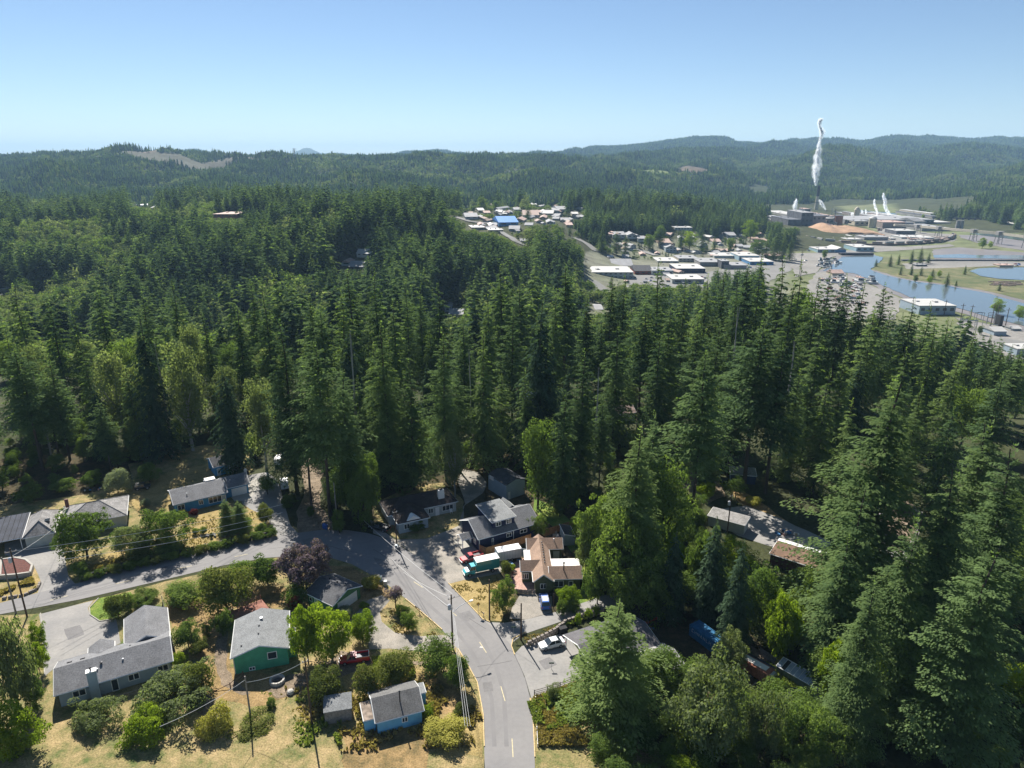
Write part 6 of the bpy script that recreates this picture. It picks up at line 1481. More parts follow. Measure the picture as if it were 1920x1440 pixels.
BUSH = [
 (110, 955, 200, 1048, 'garden', 'big round tree hiding the front of the hip roofed house', 'garden_tree', 'tree'), (212, 978, 285, 1045, 'willow', 'loose tree between the hip house and the rock wall', 'garden_tree', 'tree'),
 (268, 948, 352, 1030, 'garden', 'bushy green tree left of the bright blue house front lawn', 'garden_tree', 'tree'), (238, 1012, 305, 1054, 'rhododendron', 'low dark shrub above the left road wall', 'shrub', 'shrub'),
 (295, 1012, 345, 1045, 'laurel', 'shaded shrub on the wall under the bushy green tree', 'shrub', 'shrub'), (132, 1050, 165, 1082, 'laurel', 'dark shrub at the corner of the left drive', 'shrub', 'shrub'), (355, 952, 372, 966, 'red', 'small reddish shrub under the blue house window', 'shrub', 'shrub'),
 (262, 935, 280, 950, 'silver', 'pale round shrub on the lawn edge behind the hip roof', 'shrub', 'shrub'), (195, 880, 240, 925, 'silver', 'pale bushes on the back lawn by the wood', 'shrub', 'shrub'), (260, 865, 295, 905, 'laurel', 'dark bush on the back lawn in front of the wood', 'shrub', 'shrub'),
 (332, 955, 350, 968, 'gold', 'yellow shrub at the blue house front corner', 'shrub', 'shrub'), (455, 967, 473, 986, 'lime', 'bright ball shrub on the dry front lawn', 'shrub', 'shrub'), (480, 948, 512, 982, 'rhododendron', 'rounded shrub by the paved drive entrance', 'shrub', 'shrub'), (478, 980, 500, 1002, 'laurel', 'dark shrub below the rounded shrub at the drive', 'shrub', 'shrub'),
 (360, 989, 372, 1002, 'laurel', 'left one of two tiny clipped bushes on the dry lawn', 'shrub', 'shrub'), (374, 987, 388, 1002, 'laurel', 'right one of two tiny clipped bushes on the dry lawn', 'shrub', 'shrub'), (393, 998, 400, 1008, 'rhododendron', 'tiniest bush on the dry front lawn', 'shrub', 'shrub'),
 (30, 905, 75, 945, 'garden', 'dark bush behind the carport roof', 'shrub', 'shrub'), (95, 895, 140, 925, 'laurel', 'dark bush behind the left hip roof', 'shrub', 'shrub'), (150, 880, 190, 912, 'garden', 'shaded bush on the back slope of the hip house', 'shrub', 'shrub'), (-30, 1150, 56, 1345, 'willow', 'large grey-green tree at the left edge below the road', 'garden_tree', 'tree'), (52, 1168, 84, 1215, 'lime', 'yellow-green fern hedge top beside the grey drive', 'shrub', 'shrub'), (52, 1205, 84, 1262, 'lime', 'lower yellow-green hedge beside the grey drive', 'shrub', 'shrub'), (40, 1262, 84, 1330, 'garden', 'dark hedge beside the outside stair', 'shrub', 'shrub'),
 (-20, 1318, 75, 1420, 'lime', 'bright bush in the lower left corner', 'shrub', 'shrub'), (196, 1116, 240, 1160, 'rhododendron', 'reddish-green shrub on the kerbed island', 'shrub', 'shrub'), (222, 1118, 255, 1150, 'garden', 'darker shrub on the kerbed island next to the garage roof', 'shrub', 'shrub'), (248, 1100, 300, 1135, 'garden', 'shrub on the road bank above the L-shaped roof', 'shrub', 'shrub'),
 (308, 1085, 382, 1138, 'laurel', 'wide rhododendron on the bank below the road', 'shrub', 'shrub'), (378, 1066, 462, 1152, 'rhododendron', 'tall yellow-green magnolia below the road hedge', 'garden_tree', 'tree'), (372, 1070, 405, 1090, 'garden', 'small conifer-like bush on the road bank', 'shrub', 'shrub'), (425, 1048, 480, 1102, 'laurel', 'left half of the dark green roadside hedge', 'hedge', 'hedge'), (470, 1040, 528, 1098, 'laurel', 'right half of the roadside hedge beside the purple tree', 'hedge', 'hedge'),
 (398, 1146, 434, 1192, 'garden', 'round bush left of the emerald house', 'shrub', 'shrub'), (326, 1164, 375, 1216, 'laurel', 'dark round bush beside the grey fence', 'shrub', 'shrub'), (355, 1196, 391, 1228, 'rhododendron', 'small brownish bush below the dark round bush', 'shrub', 'shrub'), (378, 1170, 396, 1196, 'garden', 'tiny bush between the dark round bush and the path', 'shrub', 'shrub'),
 (250, 1245, 388, 1365, 'willow', 'big fresh green tree beside the rear deck', 'garden_tree', 'tree'), (136, 1298, 226, 1380, 'willow', 'young green tree against the two-storey wall', 'garden_tree', 'tree'), (218, 1325, 315, 1420, 'lime', 'bright green tree under the rear deck', 'garden_tree', 'tree'), (345, 1232, 395, 1310, 'rhododendron', 'olive bush at the wire fence end', 'shrub', 'shrub'), (322, 1222, 350, 1250, 'lime', 'yellow-green bush at the fence foot', 'shrub', 'shrub'),
 (520, 1014, 622, 1112, 'plum', 'purple-leaved plum tree, big and round, at the road bend', 'plum_tree', 'tree'), (538, 1112, 567, 1146, 'red', 'dark red maple shrub behind the emerald house', 'shrub', 'shrub'), (532, 1095, 575, 1140, 'laurel', 'dark bush at the foot of the big purple plum tree', 'shrub', 'shrub'),
 (545, 1135, 600, 1240, 'lime', 'left part of the lime green tree group beside the emerald house', 'garden_tree', 'tree'), (575, 1132, 662, 1235, 'lime', 'tallest lime green tree, in front of the green garage', 'garden_tree', 'tree'), (650, 1145, 704, 1205, 'lime', 'rounded lime green tree beside the gravel drive', 'garden_tree', 'tree'), (634, 1135, 662, 1158, 'silver', 'silvery shrub at the corner of the green garage', 'shrub', 'shrub'),
 (575, 1252, 645, 1320, 'rhododendron', 'bush behind the plain garden shed', 'shrub', 'shrub'), (664, 1250, 722, 1312, 'rhododendron', 'olive bush behind the sky-blue cottage', 'shrub', 'shrub'), (706, 1222, 775, 1285, 'rhododendron', 'yellowish round bush on the dirt track edge', 'shrub', 'shrub'), (783, 1198, 852, 1265, 'laurel', 'large leafy laurel at the gravel drive mouth', 'shrub', 'shrub'), (838, 1225, 880, 1290, 'laurel', 'dark bush between laurel and kerb', 'shrub', 'shrub'),
 (681, 1079, 716, 1106, 'gold', 'clipped yellow-green mound beside the bins', 'shrub', 'shrub'), (742, 1133, 768, 1160, 'garden', 'upper bush on the plum tree island', 'shrub', 'shrub'), (750, 1145, 782, 1182, 'garden', 'lower bush on the plum tree island', 'shrub', 'shrub'), (672, 1128, 690, 1142, 'lime', 'small bright bush at the green garage door', 'shrub', 'shrub'),
 (498, 1305, 520, 1334, 'garden', 'small green bush on the rough slope', 'shrub', 'shrub'), (378, 1325, 442, 1400, 'gold', 'yellow-green bramble mound at the lower border', 'shrub', 'shrub'), (440, 1335, 520, 1400, 'rhododendron', 'brambles at the lower border beside the slanting pole', 'shrub', 'shrub'), (782, 1320, 815, 1350, 'lime', 'pale bush at the cottage corner', 'shrub', 'shrub'), (800, 1345, 880, 1400, 'gold', 'yellowish bush below the cottage at the road', 'shrub', 'shrub'), (848, 1320, 872, 1345, 'rhododendron', 'brown-green bush beside the lower kerb', 'shrub', 'shrub'),
 (920, 1086, 966, 1150, 'garden', 'garden tree on the dry verge with dark shadow', 'garden_tree', 'tree'), (1042, 1094, 1086, 1138, 'lime', 'bright acacia in front of the olive wall', 'garden_tree', 'tree'), (1042, 1122, 1066, 1152, 'garden', 'left end of the low dark hedge beside the blue car', 'shrub', 'shrub'), (1062, 1122, 1088, 1150, 'garden', 'right end of the low dark hedge beside the blue car', 'shrub', 'shrub'), (1022, 1085, 1040, 1112, 'silver', 'small silver-leaved tree at the front gable', 'garden_tree', 'tree'),
 (988, 964, 1024, 1006, 'garden', 'round tree between navy house and cedar fence', 'garden_tree', 'tree'), (938, 1052, 962, 1080, 'rhododendron', 'reddish garden shrub behind the box truck', 'shrub', 'shrub'), (948, 1056, 966, 1072, 'lime', 'little green shrub beside the patio', 'shrub', 'shrub'), (1026, 1282, 1050, 1312, 'willow', 'sapling by the rail fence under the parking pad', 'garden_tree', 'tree'), (1076, 1148, 1090, 1172, 'lime', 'first of the tall grass clumps above the retaining wall', 'shrub', 'shrub'), (1095, 1140, 1110, 1160, 'lime', 'second of the tall grass clumps above the retaining wall', 'shrub', 'shrub'), (1112, 1134, 1126, 1154, 'lime', 'last of the tall grass clumps above the retaining wall', 'shrub', 'shrub'),
 (1078, 985, 1120, 1075, 'willow', 'pale green tree at the back corner of the tan house lot', 'garden_tree', 'tree'), (1098, 1040, 1145, 1130, 'garden', 'dense green tree along the narrow lawn', 'garden_tree', 'tree'), (1085, 925, 1175, 1075, 'garden', 'tall green maple crowding the back fence of the tan house', 'garden_tree', 'tree'), (1120, 955, 1240, 1120, 'garden', 'dense round tree behind the narrow lawn', 'garden_tree', 'tree'), (1150, 1040, 1255, 1160, 'garden', 'dense green tree over the end of the side road', 'garden_tree', 'tree'), (1238, 1005, 1290, 1080, 'lime', 'small yellow-green tree glowing in the deep shade', 'garden_tree', 'tree'), (1290, 1000, 1345, 1130, 'garden', 'dark leafy tree left of the shaded conifers', 'garden_tree', 'tree'),
 (1385, 1060, 1475, 1185, 'garden', 'leafy maple rising above the weathered paling fence', 'garden_tree', 'tree'), (1440, 1110, 1505, 1235, 'lime', 'light green cherry above the greenhouse', 'garden_tree', 'tree'), (1500, 1075, 1600, 1190, 'garden', 'broad leafy tree below the brown roofed long shed', 'garden_tree', 'tree'), (1545, 1200, 1612, 1320, 'lime', 'bright green tree just behind the greenhouse', 'garden_tree', 'tree'), (1590, 1180, 1700, 1340, 'garden', 'dense broadleaf tree at the foot of the thicket', 'garden_tree', 'tree'),
 (1245, 1238, 1395, 1420, 'willow', 'large dark leafy tree below the blue container', 'garden_tree', 'tree'), (1395, 1300, 1470, 1420, 'willow', 'grey-green tree at the lower border under the wreck', 'garden_tree', 'tree'), (1460, 1310, 1570, 1430, 'garden', 'blue-green tree below the small blue-edged roof', 'garden_tree', 'tree'), (1700, 1230, 1820, 1400, 'garden', 'dark broadleaf tree under the shaggy fir', 'garden_tree', 'tree'), (1340, 1185, 1400, 1260, 'willow', 'airy sapling leaning over the derelict trailer', 'garden_tree', 'tree'), (1455, 1232, 1478, 1256, 'gold', 'yellow-green bush above the greenhouse end', 'shrub', 'shrub'), (1440, 1270, 1475, 1320, 'garden', 'climbing beans between wreck and vegetable plot', 'shrub', 'shrub'), (1372, 1180, 1412, 1215, 'willow', 'pale sapling beside the derelict trailer', 'garden_tree', 'tree'),
 (1400, 930, 1430, 950, 'gold', 'sunlit bush on the shaded slope', 'shrub', 'shrub'), (1305, 900, 1340, 935, 'lime', 'green bush beside the long bare trunk', 'shrub', 'shrub'), (632, 890, 660, 930, 'lime', 'sunlit bush behind the trunk cluster', 'shrub', 'shrub'), (620, 960, 650, 1000, 'garden', 'dark undergrowth at the trunk cluster foot', 'shrub', 'shrub'), (650, 880, 700, 985, 'garden', 'tall shaded bush left of the brown roofed house', 'shrub', 'shrub'), (760, 975, 795, 998, 'garden', 'low foundation shrub under the front wing eave of the brown roofed house', 'shrub', 'shrub'), (524, 925, 560, 950, 'garden', 'shrub at the foot of the small camper trailer', 'shrub', 'shrub')]
for t_ in BUSH: bush(*t_)
for k, nm_ in enumerate(['first', 'second', 'third', 'fourth', 'fifth', 'sixth', 'seventh', 'eighth', 'ninth', 'tenth', 'eleventh', 'twelfth', 'thirteenth', 'fourteenth']):
    f = k / 13; x = 150 + f * 345; y = 1084 - f * 80; bush(x, y - 16, x + 26, y + 4, ['laurel', 'garden', 'rhododendron'][k % 3], nm_ + ' shrub from the left drive in the dark row along the low stone wall', 'shrub', 'shrub', 'shrubs along the low stone wall')
# upright vase-shaped purple plum
p = G(742, 1140); r = empty('plum_tree', tuple(p), 'small vase-shaped purple plum tree on the roadside island', 'tree')
me = clump_crown('vase_crown', 400, 46, 70, PURPLE, .045, .34, .36, 1.0, .12, 1.5); o = link('crown', me, parent=r); o.scale = (4.6, 4.6, 4.6); o = link('limbs', limbs_mesh('limbs', 41, r=.03, zlo=.2, spread=.26, top=.8), parent=r); o.scale = (4.6,) * 3
for (px, py, d, lab) in ((420, 936, 147, 'left one of two small conifers on the blue house lawn'), (445, 938, 149, 'right one of two small conifers on the blue house lawn')):
    top_tree(px, py, 138.5, 'hemlock', CON, 12, lab, 2.2, hmin=4)
# thicket under the right hand woods
rs = random.Random(77); TH = [W(p_) for p_ in ([(1090, 1010), (1180, 930), (1300, 960), (1330, 1060), (1440, 1110), (1400, 1190), (1340, 1140), (1240, 1140), (1180, 1110), (1120, 1090)],
   [(1440, 1110), (1560, 1090), (1700, 1100), (1960, 900), (2000, 1500), (1500, 1420), (1560, 1330), (1480, 1240), (1420, 1215), (1405, 1180)], [(1130, 1330), (1230, 1290), (1330, 1300), (1440, 1350), (1540, 1360), (1560, 1600), (1120, 1600)])]
n = 0; placed = []
for k in range(2600):
    pg = rs.choice(TH); xs = [q.x for q in pg]; ys = [q.y for q in pg]; x = rs.uniform(min(xs), max(xs)); y = rs.uniform(min(ys), max(ys))
    if not inpoly(np.array([x]), np.array([y]), pg)[0]: continue
    if any((x - a) ** 2 + (y - c) ** 2 < 3.3 ** 2 for a, c in placed): continue
    placed.append((x, y)); hh = rs.uniform(3.5, 8); hh = min(hh, 4.5) if y < 80 else hh
    plant('thicket_bush', BRO, rs.choice([0, 1, 2, 0, 1, 4, 6]), x, y, hh, 'leafy bush in the dense thicket of the shaded right-hand wood', 'bush', 'thicket bushes in the right-hand wood', 1.5); n += 1
print('thicket', n)
# bushes along the edge of the near forest
placed = []
for k in range(900):
    x = rs.uniform(-150, 60); y = rs.uniform(128, 200)
    if k < 260: x = rs.uniform(-150, -75); y = rs.uniform(140, 178)
    if clear(x, y) or any((x - a) ** 2 + (y - c) ** 2 < 4.2 ** 2 for a, c in placed): continue
    placed.append((x, y)); plant('forest_bush', BRO, rs.choice([0, 1, 2, 0]), x, y, rs.uniform(2.5, 7), 'leafy bush at the foot of the near conifers', 'bush', 'bushes at the foot of the near conifers', 1.3)
print('edge', len(placed))
# rough grass, weeds
def tufts(name, polys, n, m, hh=(.25, .7), seed=1, size=.45):
    rg = np.random.default_rng(seed); V = []; Tn = []
    for pg in polys:
        xs = [q.x for q in pg]; ys = [q.y for q in pg]; X = rg.uniform(min(xs), max(xs), n); Y = rg.uniform(min(ys), max(ys), n); k = inpoly(X, Y, pg); X, Y = X[k], Y[k]
        k = fbm(X / 3, Y / 3, seed) > -.02; X, Y = X[k], Y[k]; Z = T(X, Y)
        for j in range(4):
            a = rg.uniform(0, 6.28, len(X)); h = rg.uniform(*hh, len(X)); s = size * rg.uniform(.4, 1, len(X)); dx, dy = np.cos(a) * s, np.sin(a) * s
            P0 = np.stack([X - dx * .3, Y - dy * .3, Z], 1); P1 = np.stack([X + dx * .3, Y + dy * .3, Z], 1); P2 = np.stack([X + dx * .8 + dy * .4, Y + dy * .8 - dx * .4, Z + h], 1); P3 = np.stack([X - dx * .2 + dy * .6, Y - dy * .2 - dx * .6, Z + h * .8], 1)
            V.append(np.stack([P0, P1, P2, P3], 1).reshape(-1, 3)); Tn.append(rg.uniform(0, 1, len(X)))
    V = np.concatenate(V); link(name, np_mesh(name, V, np.arange(len(V)).reshape(-1, 4), [m], np.concatenate(Tn)), kind='stuff')
DRYG = leafmat('dry_grass_blades', (.20, .16, .06), (.42, .34, .15), .3, .01); GRG = leafmat('green_grass_blades', (.10, .14, .035), (.26, .30, .09), .35, .01)
tufts('rough_grass', [W(p_) for p_ in ([(380, 1310), (470, 1290), (600, 1290), (780, 1330), (880, 1300), (900, 1400), (380, 1420)], [(700, 1240), (860, 1275), (905, 1350), (800, 1350)], [(60, 1085), (70, 1105), (10, 1125), (0, 1112)], [(1000, 1310), (1090, 1280), (1150, 1400), (1010, 1400)], [(165, 1060), (240, 1035), (245, 1055), (170, 1078)])], 3600, DRYG, seed=4)
tufts('weeds', [W(p_) for p_ in ([(385, 1310), (450, 1290), (560, 1310), (640, 1330), (640, 1400), (390, 1400)], [(990, 1320), (1080, 1285), (1100, 1350), (1010, 1380)], [(1000, 1200), (1125, 1140), (1130, 1150), (1060, 1178)], [(1390, 1215), (1470, 1265), (1530, 1330), (1450, 1300)], [(700, 1235), (780, 1250), (770, 1290), (700, 1270)])], 2600, GRG, (.3, .9), 6)
tufts('bank_grass', [W(p_) for p_ in ([(980, 1196), (1050, 1170), (1125, 1146), (1130, 1152), (1060, 1180), (990, 1212)], [(845, 1100), (930, 1080), (960, 1110), (940, 1160), (905, 1160)], [(330, 960), (500, 960), (360, 1032)], [(720, 1120), (820, 1190), (745, 1190), (712, 1150)])], 1500, DRYG, (.08, .25), 8, .3)
# ------------------------------------------------------------------ estuary, town and pulp mill
VIEWS = []       # (t, half width in t, distance, height): sight lines that the valley trees leave open
MUD = mat('tidal_mud', (.17, .15, .14), .5, .15, .02, fine=.1, fscale=.3, spec=.5)
MARSH = lawn_mat('marsh_grass', (.07, .095, .04), (.12, .125, .06), (.20, .175, .10), .02)
TANF = lawn_mat('tan_field', (.22, .21, .10), (.30, .25, .15), (.33, .27, .17), .01)
GREENF = lawn_mat('green_field', (.10, .135, .055), (.14, .175, .07), (.19, .20, .10), .01)
PAVE = mat('yard_paving', (.165, .155, .14), .9, .15, .02, fine=.15, fscale=.3, color2=(.235, .22, .20))
TOWNR = mat('town_road', (.17, .165, .155), .9, .12, .05)
WATER = bpy.data.materials.new('river_water'); WATER.use_nodes = True
_p = WATER.node_tree.nodes['Principled BSDF']; _p.inputs['Base Color'].default_value = (.10, .12, .125, 1); _p.inputs['Roughness'].default_value = .12; _p.inputs['Specular IOR Level'].default_value = .9
_n = WATER.node_tree.nodes.new('ShaderNodeTexNoise'); _n.inputs['Scale'].default_value = .35; _b = WATER.node_tree.nodes.new('ShaderNodeBump'); _b.inputs['Strength'].default_value = .04; _b.inputs['Distance'].default_value = .15
_t = WATER.node_tree.nodes.new('ShaderNodeTexCoord'); WATER.node_tree.links.new(_t.outputs['Object'], _n.inputs['Vector']); WATER.node_tree.links.new(_n.outputs['Fac'], _b.inputs['Height']); WATER.node_tree.links.new(_b.outputs['Normal'], _p.inputs['Normal'])
def F(name, px, dz, m, jit=0.0, sub=12, nowood=True):
    pts = W(px, FL)
    if nowood: NOWOOD.append(pts)
    return sheet(name, pts, FL + dz, m, sub=sub, jit=jit)
R1 = [(1542, 508), (1600, 513), (1640, 529), (1705, 558), (1790, 577), (1841, 592), (1920, 612), (2060, 640), (2060, 612), (1990, 592), (1920, 570), (1858, 552), (1785, 538), (1717, 529), (1670, 519), (1650, 513), (1632, 506), (1642, 499), (1656, 483), (1633, 478), (1577, 482), (1564, 495), (1545, 507)]
F('mud_bank', [(a, b_) for a, b_ in [(1532, 512), (1598, 518), (1634, 534), (1700, 563), (1790, 584), (1841, 600), (1920, 622), (2060, 652), (2060, 600), (1990, 582), (1920, 562), (1858, 546), (1785, 532), (1717, 523), (1670, 513), (1640, 507), (1625, 504), (1637, 497), (1650, 482), (1633, 475), (1570, 478), (1555, 497), (1530, 512)]], .25, MUD, 2)
F('river', R1, .55, WATER, 1.5)
F('tidal_flat', [(1748, 468), (1800, 464), (1900, 472), (1990, 480), (1990, 492), (1900, 488), (1752, 486)], .3, MUD, 2); F('tidal_pool', [(1750, 479), (1800, 477), (1830, 479), (1905, 479), (1985, 484), (1985, 489), (1905, 486), (1752, 484)], .6, WATER, 1)
F('pond', [(1818, 509), (1834, 504), (1870, 502), (1920, 502), (1990, 504), (1990, 530), (1920, 526), (1870, 523), (1838, 518)], .5, WATER, 2)
F('mud_bank', [(1780, 410), (1835, 415), (1875, 424), (1925, 436), (1995, 446), (1995, 478), (1920, 470), (1870, 462), (1830, 455), (1800, 445), (1786, 430)], .25, MUD, 3)
F('upper_river', [(1787, 413), (1828, 418), (1870, 428), (1920, 440), (1990, 450), (1990, 460), (1920, 452), (1850, 443), (1805, 436), (1795, 426)], .55, WATER, 2)
F('far_river', [(1545, 391), (1600, 393), (1700, 402), (1760, 409), (1785, 413), (1787, 417), (1740, 411), (1690, 405), (1600, 397), (1540, 394)], .5, WATER, 3)
F('marsh', [(1500, 388), (1560, 377), (1700, 376), (1840, 386), (1830, 396), (1785, 408), (1700, 399), (1600, 391)], .12, GREENF, 6, 40); F('tan_field', [(1690, 392), (1730, 384), (1800, 383), (1835, 386), (1822, 396), (1770, 398), (1720, 396)], .3, TANF, 5, 30)
F('field', [(1395, 366), (1440, 362), (1445, 370), (1410, 374)], .2, GREENF, 4, 30)
F('island', [(1632, 500), (1645, 494), (1700, 488), (1760, 487), (1990, 490), (1990, 505), (1920, 501), (1830, 502), (1815, 509), (1838, 520), (1920, 530), (1990, 536), (1990, 585), (1920, 563), (1858, 548), (1785, 535), (1717, 526), (1670, 516), (1650, 510)], .35, MARSH, 2.5, nowood=False)
F('gravel_pad', [(1690, 495), (1760, 489), (1990, 492), (1990, 502), (1880, 499), (1740, 504), (1700, 505)], .45, PAVE, 2)
F('mill_yard', [(1440, 405), (1500, 395), (1600, 402), (1700, 408), (1785, 417), (1795, 440), (1790, 452), (1700, 460), (1600, 457), (1500, 448), (1480, 430)], .3, PAVE, 4)
F('street', [(1490, 448), (1520, 447), (1600, 459), (1700, 463), (1780, 458), (1790, 462), (1700, 469), (1600, 476), (1560, 482), (1530, 512), (1490, 520), (1480, 490)], .4, PAVE, 2)
F('town_lot', [(1380, 482), (1480, 470), (1490, 500), (1440, 530), (1300, 540), (1180, 545), (1090, 535), (1100, 500), (1250, 488)], .25, TOWNR, 3)
F('boatyard', [(1528, 512), (1545, 510), (1600, 519), (1632, 535), (1690, 561), (1680, 600), (1560, 600), (1500, 560)], .3, PAVE, 2)
F('substation_yard', [(1790, 596), (1841, 606), (1920, 622), (2060, 650), (2060, 720), (1900, 690), (1820, 640)], .4, PAVE, 2)
F('road', [(1855, 640), (1880, 634), (2050, 665), (2050, 690)], .5, TOWNR)
def hroad(px, wdt=9, m=TOWNR, name='road'):
    """road laid on the terrain"""
    P = [GT(a, b_) for a, b_ in px]; V = []; n = 0
    Q = []
    for a, c in zip(P[:-1], P[1:]):
        k = max(1, int((c - a).length / 12)); Q += [a + (c - a) * i / k for i in range(k)]
    Q.append(P[-1]); b = MB(); vs = []; tri = []
    for i, q in enumerate(Q):
        d = (Q[min(i + 1, len(Q) - 1)] - Q[max(i - 1, 0)]); d.z = 0; d.normalize(); nn = Vector((-d.y, d.x, 0)) * wdt / 2
        for s in (-1, 1): x, y = q.x + nn.x * s, q.y + nn.y * s; vs.append((x, y, T1(x, y) + .9))
        tri.append((q.x, q.y))
    b.add(vs, [(2 * i, 2 * i + 2, 2 * i + 3, 2 * i + 1) for i in range(len(Q) - 1)])
    b.build(name, m, kind='structure')
    L = [Vector(v) for v in vs[0::2]]; Rr = [Vector(v) for v in vs[1::2]]; NOWOOD.append(L + Rr[::-1])
    for q in Q[::2]: VIEWS.append((q.x / q.y, wdt * .6 / q.y, q.y, q.z + .5))
hroad([(1076, 446), (1100, 458), (1119, 473)], 14); hroad([(1108, 526), (1122, 536), (1138, 552)], 12); hroad([(0, 556), (40, 550), (70, 549)], 9)
hroad([(850, 407), (880, 416), (925, 420)], 7); hroad([(905, 428), (940, 436), (965, 452), (985, 462)], 9); hroad([(1150, 462), (1200, 470), (1230, 480)], 9); hroad([(160, 640), (172, 636)], 8)

CREAM = mat('cream_wall', (.46, .41, .31), .85, .08, .3); GREYC = mat('concrete_wall', (.27, .26, .25), .85, .15, .1); DGREY = mat('sooty_steel', (.10, .105, .12), .8, .3, .15); BROWNW = mat('brown_cladding', (.24, .20, .18), .8, .12, .2)
LBLUE = mat('light_blue_cladding', (.26, .38, .44), .7, .08, .3); MBLUE = mat('mid_blue_cladding', (.08, .22, .40), .7, .08, .3); REDW = mat('barn_red', (.24, .07, .05), .8, .1, .4); ORANGE = mat('rust_silo', (.33, .14, .085), .8, .12, .3); TARP = mat('blue_tarp', (.02, .17, .48), .6, .15, .3)
ROOFC = mat('pale_roof', (.42, .41, .39), .7, .08, .1); ROOFMG = mat('plain_grey_roof', (.26, .26, .265), .8, .12, .2); ROOFP = mat('pinkish_roofing', (.38, .27, .23), .8, .15, .3); ORROOF = mat('orange_roof', (.55, .22, .08), .8, .1, .3)
WINR = mat('dark_window_band', (.05, .06, .07), .2, .2, 1)
def bld(x0, x1, yb, yf, yr, wallm, roofm, label, cat='building', name='building', wins=0, rows=1, roofk='flat', rz=0.0, flats=True, group=None):
    """a building from its front base line, front roof edge and back roof edge in the photo"""
    if flats: a, c = G(x0, yb, FL), G(x1, yb, FL)
    else:
        m_ = GT((x0 + x1) / 2, yb); a, c = G(x0, yb, m_.z), G(x1, yb, m_.z)
    z = a.z; wd = c.x - a.x; hgt = max(at_depth(x0, yf, a.y).z - z, 2.2); dp = max(G(x0, yr, z + hgt).y - a.y, 5.0) if yr is not None else wd * .6
    dp = min(dp, 140)
    r = empty(name, ((a.x + c.x) / 2, a.y + dp / 2, z), label, cat, group, rz=rz)
    b = MB(); b.box((0, 0, -1.5), (wd, dp, hgt + 1.5)); link('wall', b.mesh('wall', wallm), parent=r)
    b = MB()
    if roofk == 'flat': b.box((0, 0, hgt), (wd + .6, dp + .6, .5)); b.box((wd * .2, 0, hgt + .5), (min(4, wd * .1), min(4, dp * .2), 1.2)); b.box((-wd * .25, dp * .1, hgt + .5), (min(3, wd * .1), min(3, dp * .2), .9))
    else:
        rh = min(wd, dp) * .22
        if roofk == 'gx': b.extr([(-wd / 2 - .5, -dp / 2 - .5, hgt - .1), (-wd / 2 - .5, 0, hgt + rh), (-wd / 2 - .5, dp / 2 + .5, hgt - .1)], (wd + 1, 0, 0))
        else: b.extr([(-wd / 2 - .5, -dp / 2 - .5, hgt - .1), (wd / 2 + .5, -dp / 2 - .5, hgt - .1), (0, -dp / 2 - .5, hgt + rh)], (0, dp + 1, 0))
    link('roof', b.mesh('roof', roofm), parent=r)
    for q in range(rows):
        for k in range(wins):
            b = MB(); xx = -wd / 2 + wd * (k + .5) / wins; zz = hgt * ((q + .45) / rows); b.box((xx, -dp / 2 - .05, zz), (wd / wins * .5, .3, hgt / rows * .32)); link('window', b.mesh('window', WINR), parent=r)
    NOWOOD.append([Vector((r.location.x + sx * (wd / 2 + 4), r.location.y + sy * (dp / 2 + 4), 0)) for sx, sy in ((-1, -1), (1, -1), (1, 1), (-1, 1))])
    for f in np.linspace(-.4, .4, max(1, int(wd / 12))): VIEWS.append(((r.location.x + f * wd) / a.y, 7 / a.y, a.y, z + hgt * .35))
    return r
# town below
bld(1103, 1187, 523, 511, 500, PALEW, ROOFC, 'long two-storey white-roofed building lowest in the town, beside the curving road', wins=9, rows=2)
bld(1148, 1187, 502, 498, 489, PALEW, ROOFMG, 'grey gabled hall behind the long white-roofed building', roofk='gx')
bld(1190, 1222, 515, 508, 500, REDW, ROOFD, 'dark red barn-like building with grey roof in the town', roofk='gx', wins=3)
bld(1222, 1262, 516, 508, 501, PALEW, ROOFMG, 'grey flat building between the dark red one and the navy one', wins=4)
bld(1268, 1322, 512, 504, 495, NAVY, ROOFC, 'navy building with flat white roof in the town', wins=5)
bld(1260, 1320, 532, 524, 515, PALEW, ROOFC, 'low white roof just above the conifer tops', wins=3)
bld(1233, 1272, 495, 490, 483, PALEW, ROOFC, 'white flat building left of the pale warehouse', wins=3); bld(1272, 1309, 493, 485, 479, CREAM, ROOFMG, 'cream two-storey building with pale grey roof', wins=5, rows=2)
bld(1312, 1352, 500, 492, 484, GREYC, ROOFMG, 'grey building with shallow roof left of the dark tower block'); bld(1352, 1366, 504, 490, 486, DGREY, ROOFMG, 'dark square block in the middle of the town', wins=2)
bld(1339, 1385, 485, 480, 474, PALEW, ROOFC, 'white roofed store nearest the round green trees'); bld(1385, 1423, 489, 480, 473, LBLUE, ROOFC, 'broad pale blue store with white roof', wins=4); bld(1406, 1450, 497, 491, 484, MBLUE, ROOFC, 'blue walled warehouse with white roof at the town edge', wins=4)
bld(1358, 1400, 505, 498, 492, GREYC, ROOFMG, 'grey yard building in front of the blue warehouse'); bld(1436, 1470, 485, 480, 476, PALEW, ROOFP, 'low pinkish roof beside the tree clump at the mill road'); bld(1105, 1136, 494, 490, 486, CREAM, ROOFC, 'small cream building by the road into town', wins=2)
bld(1155, 1172, 446, 440, 435, PALEW, ROOFMG, 'left of the pair of grey gabled houses above town', 'house', 'house', 2, 1, 'gx', flats=False); bld(1176, 1194, 447, 441, 437, PALEW, ROOFMG, 'right of the pair of grey gabled houses above town', 'house', 'house', 2, 1, 'gy', flats=False); bld(1196, 1210, 452, 447, 443, PALEW, ROOFMG, 'small grey house below the pair of gabled houses', 'house', 'house', 1, 1, 'gx', flats=False)
